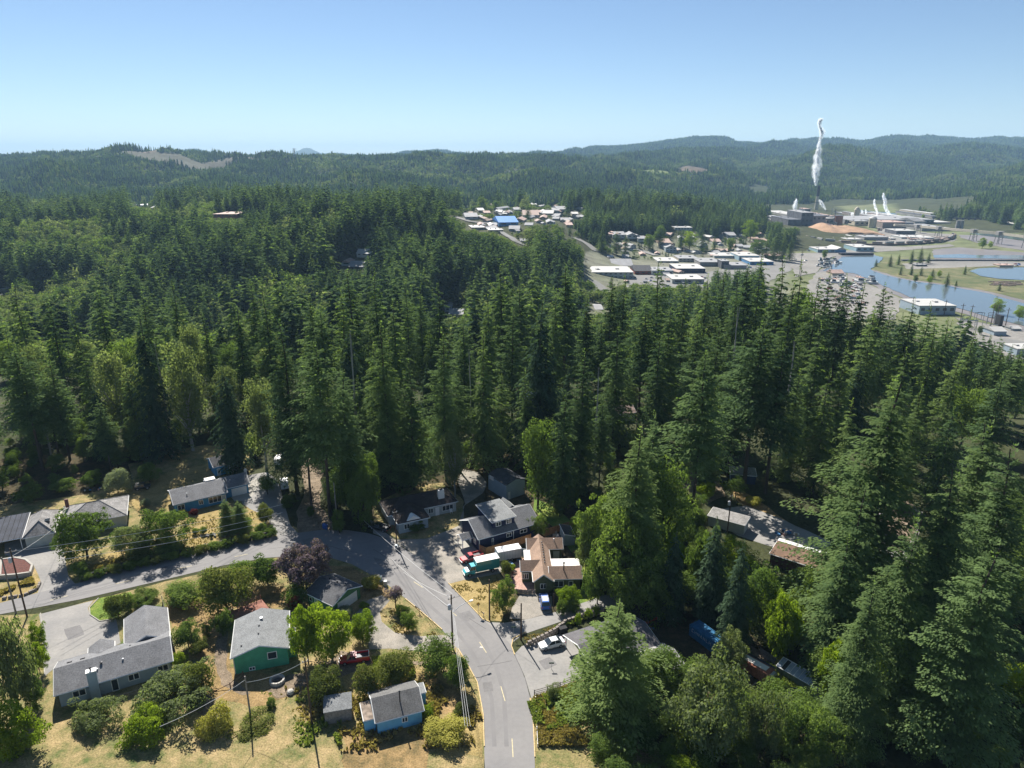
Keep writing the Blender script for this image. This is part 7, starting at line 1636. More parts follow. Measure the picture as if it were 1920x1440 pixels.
bld(1234, 1258, 462, 455, 449, CREAM, ROOFP, 'dark pinkish roofed house at the town top', 'house', 'house', 2, 1, 'gx', flats=False); bld(1248, 1268, 473, 464, 459, GREYW, ROOFMG, 'blue-grey gabled house with several dormers', 'house', 'house', 3, 2, 'gy', flats=False)
bld(1265, 1298, 432, 427, 424, PALEW, ROOFC, 'long white school-like roof among the ridge trees', wins=6, flats=False); bld(1362, 1380, 446, 441, 437, PALEW, ROOFMG, 'grey house by the bright round tree on the ridge', 'house', 'house', 2, 1, 'gx', flats=False); bld(1336, 1352, 458, 453, 449, PALEW, ROOFP, 'small house hidden between ridge trees', 'house', 'house', 1, 1, 'gx', flats=False)
bld(1116, 1130, 589, 580, 570, PALEW, ROOFMG, 'grey roof peeping through the gap below the curving road', 'house', 'house', 1, 1, 'gx')
bld(842, 868, 600, 589, 578, CREAM, ROOFMG, 'pale grey roofed house in the valley gap', 'house', 'house', 3, 1, 'gx', flats=False); bld(834, 846, 585, 576, 568, GREYW, ROOFMG, 'small blue-grey house left of the valley gap house', 'house', 'house', 1, 1, 'gy', flats=False)
bld(669, 697, 480, 475, 470, PALEW, ROOFC, 'white roofed house on the middle slope', 'house', 'house', 3, 1, 'gx', flats=False); bld(655, 692, 505, 500, 494, DGREY, ROOFMG, 'dark long house with pale roof below the white one on the middle slope', 'house', 'house', 4, 1, 'gx', flats=False); bld(640, 658, 497, 492, 487, GREYW, ROOFP, 'small pinkish roof beside the dark long house', 'house', 'house', 1, 1, 'gy', flats=False)
bld(249, 279, 389, 385, 382, PALEW, ROOFC, 'long white building on the crest above the left forest', wins=4, flats=False); bld(283, 306, 393, 389, 384, PALEW, ROOFC, 'pointed white roof right beside the long crest building', roofk='gx', flats=False); bld(400, 445, 413, 402, 397, REDW, ROOFP, 'terraced red-brown building on the crest', wins=6, rows=2, flats=False)
bld(0, 14, 548, 543, 538, GREYC, ROOFC, 'pale flat roof at the left edge of the valley', flats=False)
HH = [(868, 892, 411, 'grey', 'gx', 'pale grey house at the left end of the hill street'), (893, 903, 410, 'white', 'gy', 'tiny white gable beside the left end house'), (905, 917, 402, 'pink', 'gx', 'pinkish roof behind the dark hedge trees'), (945, 958, 386, 'white', 'gx', 'white roofed house highest on the hill'), (945, 956, 402, 'tan', 'gy', 'tan gable left of the big dark conifer'),
      (962, 976, 396, 'grey', 'gx', 'blue-grey roof just left of the big dark conifer'), (928, 965, 424, 'tarp', 'gx', 'bright blue roofed building on the hill'), (880, 905, 432, 'white', 'flat', 'wide pale roof left below the bright blue one'), (914, 935, 436, 'white', 'flat', 'white roof directly under the bright blue one'), (955, 975, 433, 'grey', 'gx', 'grey hipped roof right below the bright blue one'),
      (980, 1010, 409, 'tan', 'gx', 'long tan roof right of the big dark conifer'), (1000, 1013, 401, 'pink', 'gx', 'salmon roof above the long tan one'), (1015, 1026, 400, 'white', 'gy', 'glinting white roof on the hill'), (1020, 1040, 404, 'white', 'gx', 'bright white roof in the hill street centre'), (1041, 1060, 396, 'grey', 'gx', 'dark grey roof at the hill trees'),
      (996, 1006, 387, 'white', 'gx', 'pale roof on the hilltop street left'), (1010, 1022, 383, 'pink', 'gx', 'pink roof on the hilltop street middle'), (1025, 1036, 386, 'grey', 'gy', 'grey gable on the hilltop street right'), (1038, 1050, 413, 'grey', 'gx', 'grey house low on the hill street'), (1052, 1068, 416, 'blue', 'gx', 'blue-grey house at the right end of the hill street'),
      (966, 985, 417, 'pink', 'gy', 'reddish roof between blue building and long tan roof'), (1072, 1084, 404, 'white', 'gx', 'little white roof among the ridge conifers'), (985, 1000, 425, 'grey', 'gx', 'grey roof under the long tan one'), (975, 990, 455, 'grey', 'gx', 'pale house at the bend of the hill road'), (1004, 1016, 418, 'tan', 'gy', 'small tan gable low in the hill street')]
RM = {'grey': (PALEW, ROOFMG), 'white': (CREAM, ROOFC), 'pink': (CREAM, ROOFP), 'tan': (PALEW, mat('brownish_roof', (.30, .22, .18), .8)), 'tarp': (MBLUE, TARP), 'blue': (GREYW, ROOFMG)}
for x0, x1, yb, c, k, lab in HH: bld(x0, x1, yb, yb - max(3.2, (x1 - x0) * .2), yb - max(5.5, (x1 - x0) * .38), *RM[c], lab, 'house', 'house', 2, 1, k, flats=False, rz=random.uniform(-.2, .2))
rr = random.Random(31)
for k in range(112):     # the rest of the town's small houses
    if k < 44: x, y = rr.uniform(868, 1085), rr.uniform(386, 436)
    elif k < 98: x, y = rr.uniform(1125, 1430), rr.uniform(440, 486)
    else: x, y = rr.uniform(1100, 1300), rr.uniform(500, 545)
    wpx = rr.uniform(7, 13); kk = rr.choice(['grey', 'white', 'pink', 'tan', 'grey', 'blue']); bld(x, x + wpx, y, y - wpx * .3, y - wpx * .62, *RM[kk], 'small %s roofed house among the trees of the distant town' % {'grey': 'grey', 'white': 'white', 'pink': 'pinkish', 'tan': 'tan', 'blue': 'blue-grey'}[kk], 'house', 'house', 2, 1, rr.choice(['gx', 'gy']), flats=False, rz=rr.uniform(-.5, .5), group='small %s houses of the distant town' % kk)
# riverside buildings
bld(1533, 1566, 474, 468, 463, LBLUE, ROOFC, 'white roofed pale blue boat shed by the quay', wins=3); bld(1566, 1586, 474, 468, 463, MBLUE, ROOFC, 'bright blue gabled boat shed by the quay', roofk='gy'); bld(1605, 1638, 472, 464, 458, LBLUE, ROOFC, 'pale blue warehouse on the quay', wins=3); bld(1560, 1582, 517, 512, 508, CREAM, ROOFP, 'orange-brown roofed building at the marina', roofk='gx')
bld(1722, 1790, 590, 574, 561, METALW, ROOFC, 'big white roofed grey warehouse on the near river bank', wins=5); bld(1863, 1886, 630, 621, 613, METALW, ROOFC, 'small white shed in the substation yard', roofk='gx'); bld(1898, 1914, 621, 616, 611, PALEW, ROOFC, 'tiny white hut behind the substation shed', roofk='gx'); bld(1717, 1738, 500, 497, 495, DGREY, ROOFMG, 'dark container-like hut on the river island'); bld(1874, 1900, 501, 498, 495, CREAM, ROOFP, 'low beige hut near the pond'); bld(1893, 1905, 424, 420, 417, GREYW, ROOFC, 'lone white roofed house at the upper river', roofk='gx')
bld(1905, 1960, 668, 655, 645, METALW, ROOFC, 'white roof cut by the right picture border beyond the firs')
for k in range(40):
    x, y = rr.uniform(1536, 1625), rr.uniform(522, 575); w_ = rr.uniform(3, 9); bld(x, x + w_, y, y - rr.uniform(2, 4), y - rr.uniform(4, 7), rr.choice([PALEW, BROWNW, GREYC, REDW]), rr.choice([ROOFC, ROOFP, ROOFMG, ROOFMG]), 'one of the small sheds and covered hulls crowding the boatyard', 'shed', 'boatyard_shed', group='small sheds in the boatyard')
# quay
def flatbox(name, x0, x1, yb, h, dp, m, label, cat, z=FL, **k):
    a, c = G(x0, yb, z), G(x1, yb, z); b = MB(); d = c - a; b.obox(a, d, Vector((-d.y, d.x, 0)).normalized() * dp, Vector((0, 0, h))); return b.build(name, m, origin=tuple(a), label=label, category=cat, **k)
flatbox('quay', 1577, 1638, 479, 3.2, 9, DARKMETAL, 'dark timber quay in front of the blue sheds', 'quay'); flatbox('embankment', 1692, 1990, 490, 2.2, 4, DGREY, 'dark straight dyke between tidal flat and pond', 'dyke')
# mill
ml = 'mill'
bld(1476, 1500, 432, 412, 405, DGREY, DGREY, 'dark left wing of the pulp mill', ml); bld(1500, 1522, 430, 399, 394, DGREY, ROOFMG, 'tall soot-grey boiler house of the mill', ml, rows=3, wins=3); bld(1521, 1546, 428, 405, 400, GREYC, DGREY, 'grey block right of the mill boiler house', ml, rows=2, wins=3); bld(1508, 1518, 404, 392, 390, DGREY, ROOFP, 'high boiler tower of the mill', 'tower')
bld(1546, 1562, 424, 410, 405, BROWNW, GREYC, 'brownish mill block left of the rust-red silo', ml, wins=2); bld(1583, 1750, 421, 412, 405, GREYC, ROOFMG, 'very long grey main hall of the mill', ml, wins=22); bld(1602, 1630, 424, 415, 412, CREAM, ROOFMG, 'beige annex in front of the long main hall', ml, wins=3)
bld(1654, 1696, 428, 417, 413, BROWNW, ROOFP, 'brown gabled mill store', ml); bld(1696, 1712, 427, 418, 414, GREYC, DGREY, 'dark gap building right of the brown store', ml); bld(1714, 1734, 424, 415, 410, GREYC, ROOFG, 'blue-grey roofed mill store', ml, roofk='gx'); bld(1728, 1782, 434, 428, 420, GREYC, ROOFMG, 'wide pale mill warehouse nearest the upper river', ml); bld(1734, 1782, 421, 417, 412, GREYC, ROOFC, 'row of low pale sheds at the mill rear', ml)
bld(1438, 1500, 404, 402, 395, PALEW, ROOFC, 'very wide white roof left of the mill', 'warehouse'); bld(1446, 1476, 416, 412, 405, PALEW, ROOFC, 'white store roof below the very wide one', 'warehouse'); bld(1680, 1716, 440, 433, 429, DGREY, ROOFC, 'dark open shed under the conveyor', 'shed', wins=3); bld(1690, 1718, 448, 445, 441, PALEW, ROOFC, 'white shed below the dark open shed', 'shed')
bld(1724, 1752, 449, 446, 441, PALEW, ROOFC, 'pale tanks shed in the rail loop', 'shed'); bld(1620, 1665, 451, 445, 441, GREYC, ROOFMG, 'grey shed at the foot of the chip pile', 'shed'); bld(1510, 1585, 447, 445, 441, PALEW, ROOFC, 'long low white shed before the chip pile', 'shed'); bld(1588, 1616, 452, 449, 446, PALEW, ROOFC, 'short white shed beside the long low one', 'shed')
def cyl(name, px, yb, yt, wpx, m, label, cat, dome=.12, seg=20, cap=None):
    a = G(px, yb, FL); h = at_depth(px, yt, a.y).z - FL; r = wpx / 2 * (a.y * CP + (CAMZ - FL) * SP) / FPX; o = empty(name, (a.x, a.y + r, FL), label, cat)
    b = MB(); b.ring((0, 0, -1), [(r, 0), (r, h - r * dome + 1)], seg); link('shell', b.mesh('shell', m), parent=o); b = MB(); b.ring((0, 0, h - r * dome), [(r * 1.03, 0), (r * 1.03, .5), (r * .6, r * dome * 1.4), (r * .1, r * dome * 2)], seg); link('top', b.mesh('top', cap or m), parent=o); return o
cyl('silo', 1574, 424, 404, 15, ORANGE, 'rust-red silo in the middle of the mill', 'silo', cap=DGREY); cyl('storage_tank', 1638, 428, 408, 14, CREAM, 'cream tank in front of the long main hall', 'tank', .3, cap=ROOFC); cyl('storage_tank', 1607, 412, 391, 10, CREAM, 'cream domed tower behind the main hall', 'tank', .6); cyl('storage_tank', 1598, 405, 400, 9, ROOFC, 'low white tank beside the cream domed tower', 'tank')
cyl('chimney_stack', 1563, 425, 393, 1.4, DGREY, 'thin dark stack left of the rust-red silo', 'chimney', .1, 10)
a = G(1530, 394, FL); hst = at_depth(1530, 348, a.y).z - FL; st = empty('mill_stack', (a.x, a.y, FL), 'tall mill chimney, cream below and black on top, breathing the big plume', 'chimney')
b = MB(); b.ring((0, 0, -1), [(5.2, 0), (4.0, hst * .58)], 20); link('lower_shaft', b.mesh('lower_shaft', CREAM), parent=st); b = MB(); b.ring((0, 0, hst * .58 - 1), [(4.1, 0), (3.5, hst * .42 + 1)], 20); link('upper_shaft', b.mesh('upper_shaft', mat('soot_black', (.02, .02, .022), .8)), parent=st)
for z_ in (.3, .6, .95): b = MB(); b.ring((0, 0, hst * z_), [(5.0 - z_ * .8, 0), (5.0 - z_ * .8, 1.2)], 20); link('gallery', b.mesh('gallery', DGREY), parent=st)
# pipes, ducts and small stacks on the mill roofs
rr = random.Random(8)
for k in range(26):
    px = rr.uniform(1480, 1560) if k < 14 else rr.uniform(1585, 1745); yb = rr.uniform(404, 424) if k < 14 else 409
    cyl('roof_stack', px, yb, yb - rr.uniform(9, 18) * (1 if k < 14 else .35), rr.uniform(.7, 1.8), rr.choice([DGREY, GREYC, GALV]), 'one of the small vent stacks crowding the mill roofs', 'vent', .1, 8)['group'] = 'vent stacks on the mill roofs'
for k in range(34):
    px = rr.uniform(1474, 1560) if k < 16 else rr.uniform(1560, 1750); yb = rr.uniform(404, 430) if k < 16 else rr.uniform(406, 420); w_ = rr.uniform(5, 14); bld(px, px + w_, yb, yb - rr.uniform(5, 14) * (1 if k < 16 else .5), yb - 18, rr.choice([DGREY, GREYC, BROWNW, GREYC, CREAM]), rr.choice([ROOFMG, DGREY, ROOFC, ROOFP]), 'one of the crowded small annexes of the pulp mill', 'annex', 'mill_annex', rr.choice([0, 2]), rr.choice([1, 2]), group='small annexes of the pulp mill')
for k in range(22):
    px = rr.uniform(1505, 1780); yb = rr.uniform(444, 456); w_ = rr.uniform(4, 14); bld(px, px + w_, yb, yb - 2.2, yb - rr.uniform(3, 6), rr.choice([BROWNW, PALEW, GREYC]), rr.choice([ROOFC, BROWNW, ROOFP, ROOFMG]), 'one of the long stacks stored inside the rail loop', 'stack', 'stored_stack', group='stacks inside the rail loop')
# conveyor on towers
CV = mat('conveyor_cladding', (.50, .45, .36), .8, .08, .3)
pts = [(1676, 433, 9), (1720, 437, 10), (1760, 443, 12), (1825, 452, 14), (1872, 458, 15), (1925, 466, 15), (2000, 478, 15)]
cv = empty('conveyor', tuple(G(1676, 433, FL)), 'long cream covered conveyor crossing the mill and river on towers', 'conveyor'); CP_ = [G(x, y, FL) + Vector((0, 0, h_)) for x, y, h_ in pts]
for i, (a, c) in enumerate(zip(CP_[:-1], CP_[1:])):
    b = MB(); d = c - a; b.obox(a, d, Vector((0, 5, 0)), Vector((0, 0, 4))); b.build('gallery', CV, cv)
    tb = MB(); zt = c.z - FL
    for sx in (-4, 4):
        for sy in (-2, 6): tb.tube([(c.x + sx, c.y + sy, FL), (c.x + sx * .6, c.y + sy * .8 + .4, c.z + 5)], .5, 4)
    for z_ in (.35, .75): tb.tube([(c.x - 4, c.y - 2, FL + zt * z_), (c.x + 4, c.y - 2, FL + zt * min(1, z_ + .3))], .35, 4)
    tb.build('tower', GREYC, cv); hb = MB(); hb.box((c.x, c.y + 2, c.z - .5), (9, 8, 6)); hb.build('transfer_house', GREYC, cv)
# railway embankment loop with log cars
rl = [(1500, 447), (1540, 455), (1600, 459), (1660, 461), (1720, 459), (1765, 455), (1788, 449), (1792, 440)]
RP = [G(x, y, FL) for x, y in rl]; b = MB()
for a, c in zip(RP[:-1], RP[1:]): d = c - a; b.obox(a, d, Vector((-d.y, d.x, 0)).normalized() * 7, Vector((0, 0, 2.5)))
b.build('rail_embankment', mat('brown_ballast', (.13, .10, .08), .9, .3, .2), kind='structure')
rr = random.Random(9); lc = 0
for a, c in zip(RP[:-1], RP[1:]):
    d = c - a; n = max(1, int(d.length / 18)); ang = math.atan2(d.y, d.x)
    for k in range(n):
        if rr.random() < .15: continue
        q = a + d * ((k + .5) / n) + Vector((-d.y, d.x, 0)).normalized() * 3.5 + Vector((0, 0, 2.6)); r = empty('rail_wagon', tuple(q), 'one of the freight wagons standing in a curve round the mill yard', 'wagon', 'freight wagons round the mill yard', rz=ang)
        b = MB(); b.box((0, 0, .4), (15, 2.8, 1.0)); link('underframe', b.mesh('underframe', DARKMETAL), parent=r); b = MB(); b.box((0, 0, 1.4), (14.4, 2.8, rr.uniform(1.6, 2.8))); link('load', b.mesh('load', rr.choice([ROOFC, BROWNW, DGREY, ROOFP, BROWNW])), parent=r)
# chip pile
CHIP = mat('wood_chips', (.33, .205, .125), .95, .18, .04, fine=.12, fscale=.5)
def chip_pile():
    c0 = G(1585, 440, FL); n = 70; m_ = 40; V = []; 
    L = G(1668, 442, FL).x - G(1500, 438, FL).x; x0 = G(1500, 438, FL).x; y0 = c0.y - 12; D = 150
    X, Y = np.meshgrid(np.linspace(0, 1, n), np.linspace(0, 1, m_)); 
    pk = [(.10, .35, .10, .3, 5), (.40, .5, .12, .3, 13), (.56, .45, .16, .35, 9), (.76, .5, .16, .35, 8.5), (.28, .25, .10, .2, 6), (.90, .4, .08, .25, 5)]
    Zm = np.zeros_like(X)
    wx = fbm(X * 5, Y * 4, 9) * .07; wy = fbm(X * 5, Y * 4, 19) * .2
    for a, b_, wa, wb, h in pk: Zm = np.maximum(Zm, h * np.clip(1.25 - np.sqrt(((X + wx - a) / wa) ** 2 + ((Y + wy - b_) / wb) ** 2) * .62, 0, 1.2))
    Zm = np.minimum(Zm, 16) + fbm(X * 22, Y * 12, 5) * 2.6 * (Zm > .5); Zm[0] = Zm[-1] = -1; Zm[:, 0] = Zm[:, -1] = -1
    V = np.stack([x0 + X.ravel() * L, y0 + Y.ravel() * D, Zm.ravel()], 1); i = (np.arange(m_ - 1)[:, None] * n + np.arange(n - 1)[None]).ravel()
    F_ = np.stack([i, i + 1, i + n + 1, i + n], 1); V -= np.array([x0, y0, 0]); me = np_mesh('chip_pile', V, F_, [CHIP]); me.polygons.foreach_set('use_smooth', np.ones(len(F_), bool))
    link('chip_pile', me, (x0, y0, FL + .35), label='huge orange pile of wood chips in front of the mill', category='chip pile')
    for s in ((1502, 1512), ): pass
chip_pile()
for (x, y, h_, lab) in ((1648, 439, 6, 'reddish stacker machine on the right shoulder of the chip pile'), (1590, 430, 12, 'dark bulldozer on top of the chip pile')):
    q = G(x, y, FL); q.z = FL + h_; r = empty('yard_machine', tuple(q), lab, 'machine'); b = MB(); b.box((0, 0, 0), (8, 4, 3)); link('body', b.mesh('body', BROWNW if h_ < 8 else DARKMETAL), parent=r); b = MB(); b.tube([(3, 0, 2), (9, 0, 5)], .5, 5); link('boom', b.mesh('boom', ORANGE), parent=r); b = MB(); b.box((-2, 0, 3), (3, 3, 2)); link('cab', b.mesh('cab', WINR), parent=r)
# steam
STEAM = bpy.data.materials.new('steam'); STEAM.use_nodes = True; _N = STEAM.node_tree.nodes; _L = STEAM.node_tree.links; _N.remove(_N['Principled BSDF'])
_d = _N.new('ShaderNodeBsdfDiffuse'); _d.inputs['Color'].default_value = (.62, .63, .64, 1); _tl = _N.new('ShaderNodeBsdfTranslucent'); _tl.inputs['Color'].default_value = (.66, .67, .69, 1); _m = _N.new('ShaderNodeAddShader')
_tr = _N.new('ShaderNodeBsdfTransparent'); _m2 = _N.new('ShaderNodeMixShader'); _nz = _N.new('ShaderNodeTexNoise'); _nz.inputs['Scale'].default_value = .22; _nz.inputs['Detail'].default_value = 5; _tc = _N.new('ShaderNodeTexCoord'); _rg = _N.new('ShaderNodeMapRange'); _rg.inputs['From Min'].default_value = .34; _rg.inputs['From Max'].default_value = .6; _rg.inputs['To Min'].default_value = .02; _rg.inputs['To Max'].default_value = .085
_L.new(_tc.outputs['Object'], _nz.inputs['Vector']); _L.new(_nz.outputs['Fac'], _rg.inputs['Value']); _L.new(_rg.outputs['Result'], _m2.inputs['Fac']); _L.new(_d.outputs[0], _m.inputs[0]); _L.new(_tl.outputs[0], _m.inputs[1]); _L.new(_tr.outputs[0], _m2.inputs[1]); _L.new(_m.outputs[0], _m2.inputs[2]); _L.new(_m2.outputs[0], _N['Material Output'].inputs['Surface'])
def plume(pts, label, yb, seed=0):
    """many small puffs along the drift of the steam; pts: (px, py, width px) bottom to top"""
    d = G(pts[0][0], yb, FL).y; k = (d * CP + (CAMZ - FL) * SP) / FPX; C = [(at_depth(x, y, d), w_ / 2 * k) for x, y, w_ in pts]; rp = random.Random(seed); b = MB(); o = C[0][0]
    tot = sum((c[0] - a[0]).length for a, c in zip(C[:-1], C[1:])); n = max(14, int(tot * 3))
    for i in range(n):
        f = i / n * (len(C) - 1); j = min(int(f), len(C) - 2); g = f - j; p = C[j][0] * (1 - g) + C[j + 1][0] * g; r = C[j][1] * (1 - g) + C[j + 1][1] * g
        q = rp.uniform(.25, .6) * r + .8; off = Vector((rp.gauss(0, 1), rp.gauss(0, 1), rp.gauss(0, .7))); off = off.normalized() * max(r * 1.3 - q, 0) * rp.random() ** .5; c = p + off - o; prof = [(q * math.sin(t_), -q * math.cos(t_)) for t_ in (.3, .75, 1.2, 1.57, 1.95, 2.4, 2.85)]
        b.ring(tuple(c), prof, 12)
    me = b.mesh('steam_plume', STEAM); me.polygons.foreach_set('use_smooth', [True] * len(me.polygons)); link('steam_plume', me, tuple(o), label=label, category='steam')
plume([(1530, 347, 3.5), (1530, 338, 9), (1529, 325, 15), (1532, 310, 18), (1533, 295, 14), (1535, 284, 13), (1535, 272, 7), (1538, 262, 5), (1541, 254, 9), (1542, 246, 11), (1538, 240, 7), (1536, 232, 7), (1538, 226, 9), (1542, 223, 4)], 'tall white steam plume rising from the mill chimney above the hills', 394)
plume([(1492, 396, 6), (1490, 388, 9), (1492, 380, 8), (1493, 373, 3)], 'faint steam puff left of the mill chimney', 398, 3); plume([(1548, 393, 3), (1543, 385, 7), (1539, 379, 7), (1536, 375, 3)], 'steam curl just right of the chimney foot', 396, 4)
plume([(1644, 408, 3), (1645, 398, 4), (1641, 389, 5), (1639, 380, 5), (1640, 374, 2)], 'slanting steam plume above the cream tank', 410, 5); plume([(1672, 408, 4), (1665, 398, 7), (1660, 388, 7), (1659, 378, 8), (1657, 368, 6), (1656, 362, 2)], 'larger steam plume right of the cream tank', 410, 6)
plume([(1616, 406, 3), (1617, 400, 6), (1616, 394, 3)], 'left small steam puff behind the main hall', 407, 7); plume([(1624, 406, 2), (1624, 399, 4), (1623, 393, 2)], 'right small steam puff behind the main hall', 407, 8); plume([(1600, 407, 8), (1599, 403, 10), (1597, 400, 4)], 'low steam cloud at the domed tower', 408, 9)
# bridge over the upper river
q0, q1 = G(1749, 414, FL), G(1845, 417, FL); br = empty('rail_bridge', tuple(q0), 'low dark railway bridge over the upper river', 'bridge'); b = MB(); b.obox(q0 + Vector((0, 0, 6)), q1 - q0, Vector((0, 6, 0)), Vector((0, 0, 2.5))); b.build('deck', DARKMETAL, br)
for k in range(9): b = MB(); b.obox(q0 + (q1 - q0) * (k / 8.5), Vector((2.5, 0, 0)), Vector((0, 5, 0)), Vector((0, 0, 6))); b.build('pier', DGREY, br)
for k, (x, lab) in enumerate(((1794, 'left concrete pier in the upper river'), (1801, 'right concrete pier in the upper river'))): a = G(x, 432, FL); b = MB(); b.ring(tuple(a), [(4, 0), (3.2, 19)], 10); b.build('river_pier', GREYC, origin=tuple(a), label=lab, category='pier')
# substation poles, pylons
for k, (x, yb, yt, lab) in enumerate([(1857, 612, 569, 'leaning tall pole at the substation, leftmost of the tall ones'), (1885, 611, 577, 'tall bare pole beside the dark transformer block'), (1819, 600, 571, 'pole behind the substation wires'), (1801, 600, 569, 'first pole right of the big warehouse'), (1869, 598, 572, 'slim pole between the two tallest substation poles'), (1770, 590, 562, 'pole standing in front of the big white roofed warehouse'), (1534, 474, 456, 'pole beside the pale blue boat shed'), (1499, 515, 470, 'wooden pole at the marina edge')]):
    a = G(x, yb, FL); h_ = at_depth(x, yt, a.y).z - FL; r = empty('utility_pole', tuple(a), lab, 'utility pole'); b = MB(); b.tube([(0, 0, 0), (0, 0, h_)], .35, 6, r2=.22); link('pole', b.mesh('pole', POLEW), parent=r); b = MB(); b.box((0, 0, h_ - 2), (4, .25, .3)); link('crossarm', b.mesh('crossarm', POLEW), parent=r)
flatbox('transformer', 1873, 1879, 612, 9, 6, DARKMETAL, 'dark transformer block in the substation yard', 'transformer')
for k in range(14):
    a = G(rr.uniform(1800, 1860), rr.uniform(600, 625), FL); r = empty('steel_gantry', tuple(a), 'one of the thin grey steel gantries of the substation', 'gantry', 'steel gantries in the substation'); b = MB()
    for s in (-3, 3): b.tube([(s, 0, 0), (s, 0, 7)], .25, 4)
    b.tube([(-3, 0, 6.8), (3, 0, 6.8)], .25, 4); link('frame', b.mesh('frame', GALV), parent=r)
for (x, yt, d, h_) in ((551, 278, 3000, 45),):
    p = at_depth(x, yt, d); r = empty('power_pylon', (p.x, d, p.z - h_), 'lattice power pylon on the skyline ridge', 'pylon'); b = MB()
    for sx, sy in ((-4, -4), (4, -4), (4, 4), (-4, 4)): b.tube([(sx, sy, 0), (sx * .15, sy * .15, h_)], .7, 4)
    for z_ in (.7, .82, .94): b.tube([(-9, 0, h_ * z_), (9, 0, h_ * z_)], .6, 4)
    link('lattice', b.mesh('lattice', GREYC), parent=r)
# boats and parked cars
BW = mat('boat_white', (.7, .7, .68), .5); hull = MB(); hull.add([(-4, -1.2, 0), (2, -1.3, 0), (4.5, 0, .2), (2, 1.3, 0), (-4, 1.2, 0), (-4, -1.5, 1.4), (2, -1.6, 1.5), (5.2, 0, 1.9), (2, 1.6, 1.5), (-4, 1.5, 1.4)], [(4, 3, 2, 1, 0), (5, 6, 7, 8, 9), (0, 1, 6, 5), (1, 2, 7, 6), (2, 3, 8, 7), (3, 4, 9, 8), (4, 0, 5, 9)]); hm_ = hull.mesh('hull', BW)
cb = MB(); cb.box((-.8, 0, 1.45), (3.4, 2.2, 1.6), taper=.8); cm_ = cb.mesh('cabin', WINR); rr = random.Random(14)
for k in range(34):
    px, py = rr.uniform(1536, 1572), rr.uniform(486, 506)
    if k > 18: px, py = rr.uniform(1560, 1640), rr.uniform(516, 538)
    a = G(px, py, FL); a.z = FL + .6; r = empty('moored_boat', tuple(a), 'small white boat in the marina seen over the conifer tops', 'boat', 'small white boats in the marina', rz=rr.uniform(0, 6.28)); r.scale = (rr.uniform(.8, 1.5),) * 3; link('hull', hm_, parent=r); link('cabin', cm_, parent=r)
cbm = MB(); loft(cbm, [(-2.2, .3, .9, .8), (-2, .3, .95, .9), (2, .3, .85, .88), (2.2, .35, .7, .75)]); tops = MB(); tops.box((-.2, 0, .9), (2.4, 1.5, .55), taper=.75); cms = [cbm.mesh('body', m) for m in (WP, REDP, KP, BP, RIMM)]; ctm = tops.mesh('cabin', GLASS)
for k in range(46):
    px, py = rr.choice([(rr.uniform(1490, 1560), rr.uniform(462, 492)), (rr.uniform(1120, 1330), rr.uniform(520, 530)), (rr.uniform(1180, 1420), rr.uniform(496, 503)), (rr.uniform(1880, 1930), rr.uniform(496, 501))])
    a = G(px, py, FL); a.z = FL + .45; grp = ('cars parked in the town lots', 'small parked car in the distant town lots') if px < 1800 else ('cars parked by the pond', 'small parked car on the gravel by the pond')
    r = empty('parked_car', tuple(a), grp[1], 'car', grp[0], rz=rr.uniform(0, 6.28)); link('body', rr.choice(cms), parent=r); link('cabin', ctm, parent=r)
# driftwood logs on the island
for k in range(30):
    a = G(rr.uniform(1855, 1915), rr.uniform(529, 537), FL); a.z = FL + .7; ang = rr.uniform(-.5, .5); b = MB(); b.tube([(-5, 0, .3), (5, 0, .3)], .45, 6); o = b.build('log', mat('pale_log', (.36, .27, .22), .9, .2, 1), label='pale stranded log on the river island', category='log', group='stranded logs on the river island'); o.location = a; o.rotation_euler = (0, 0, ang)
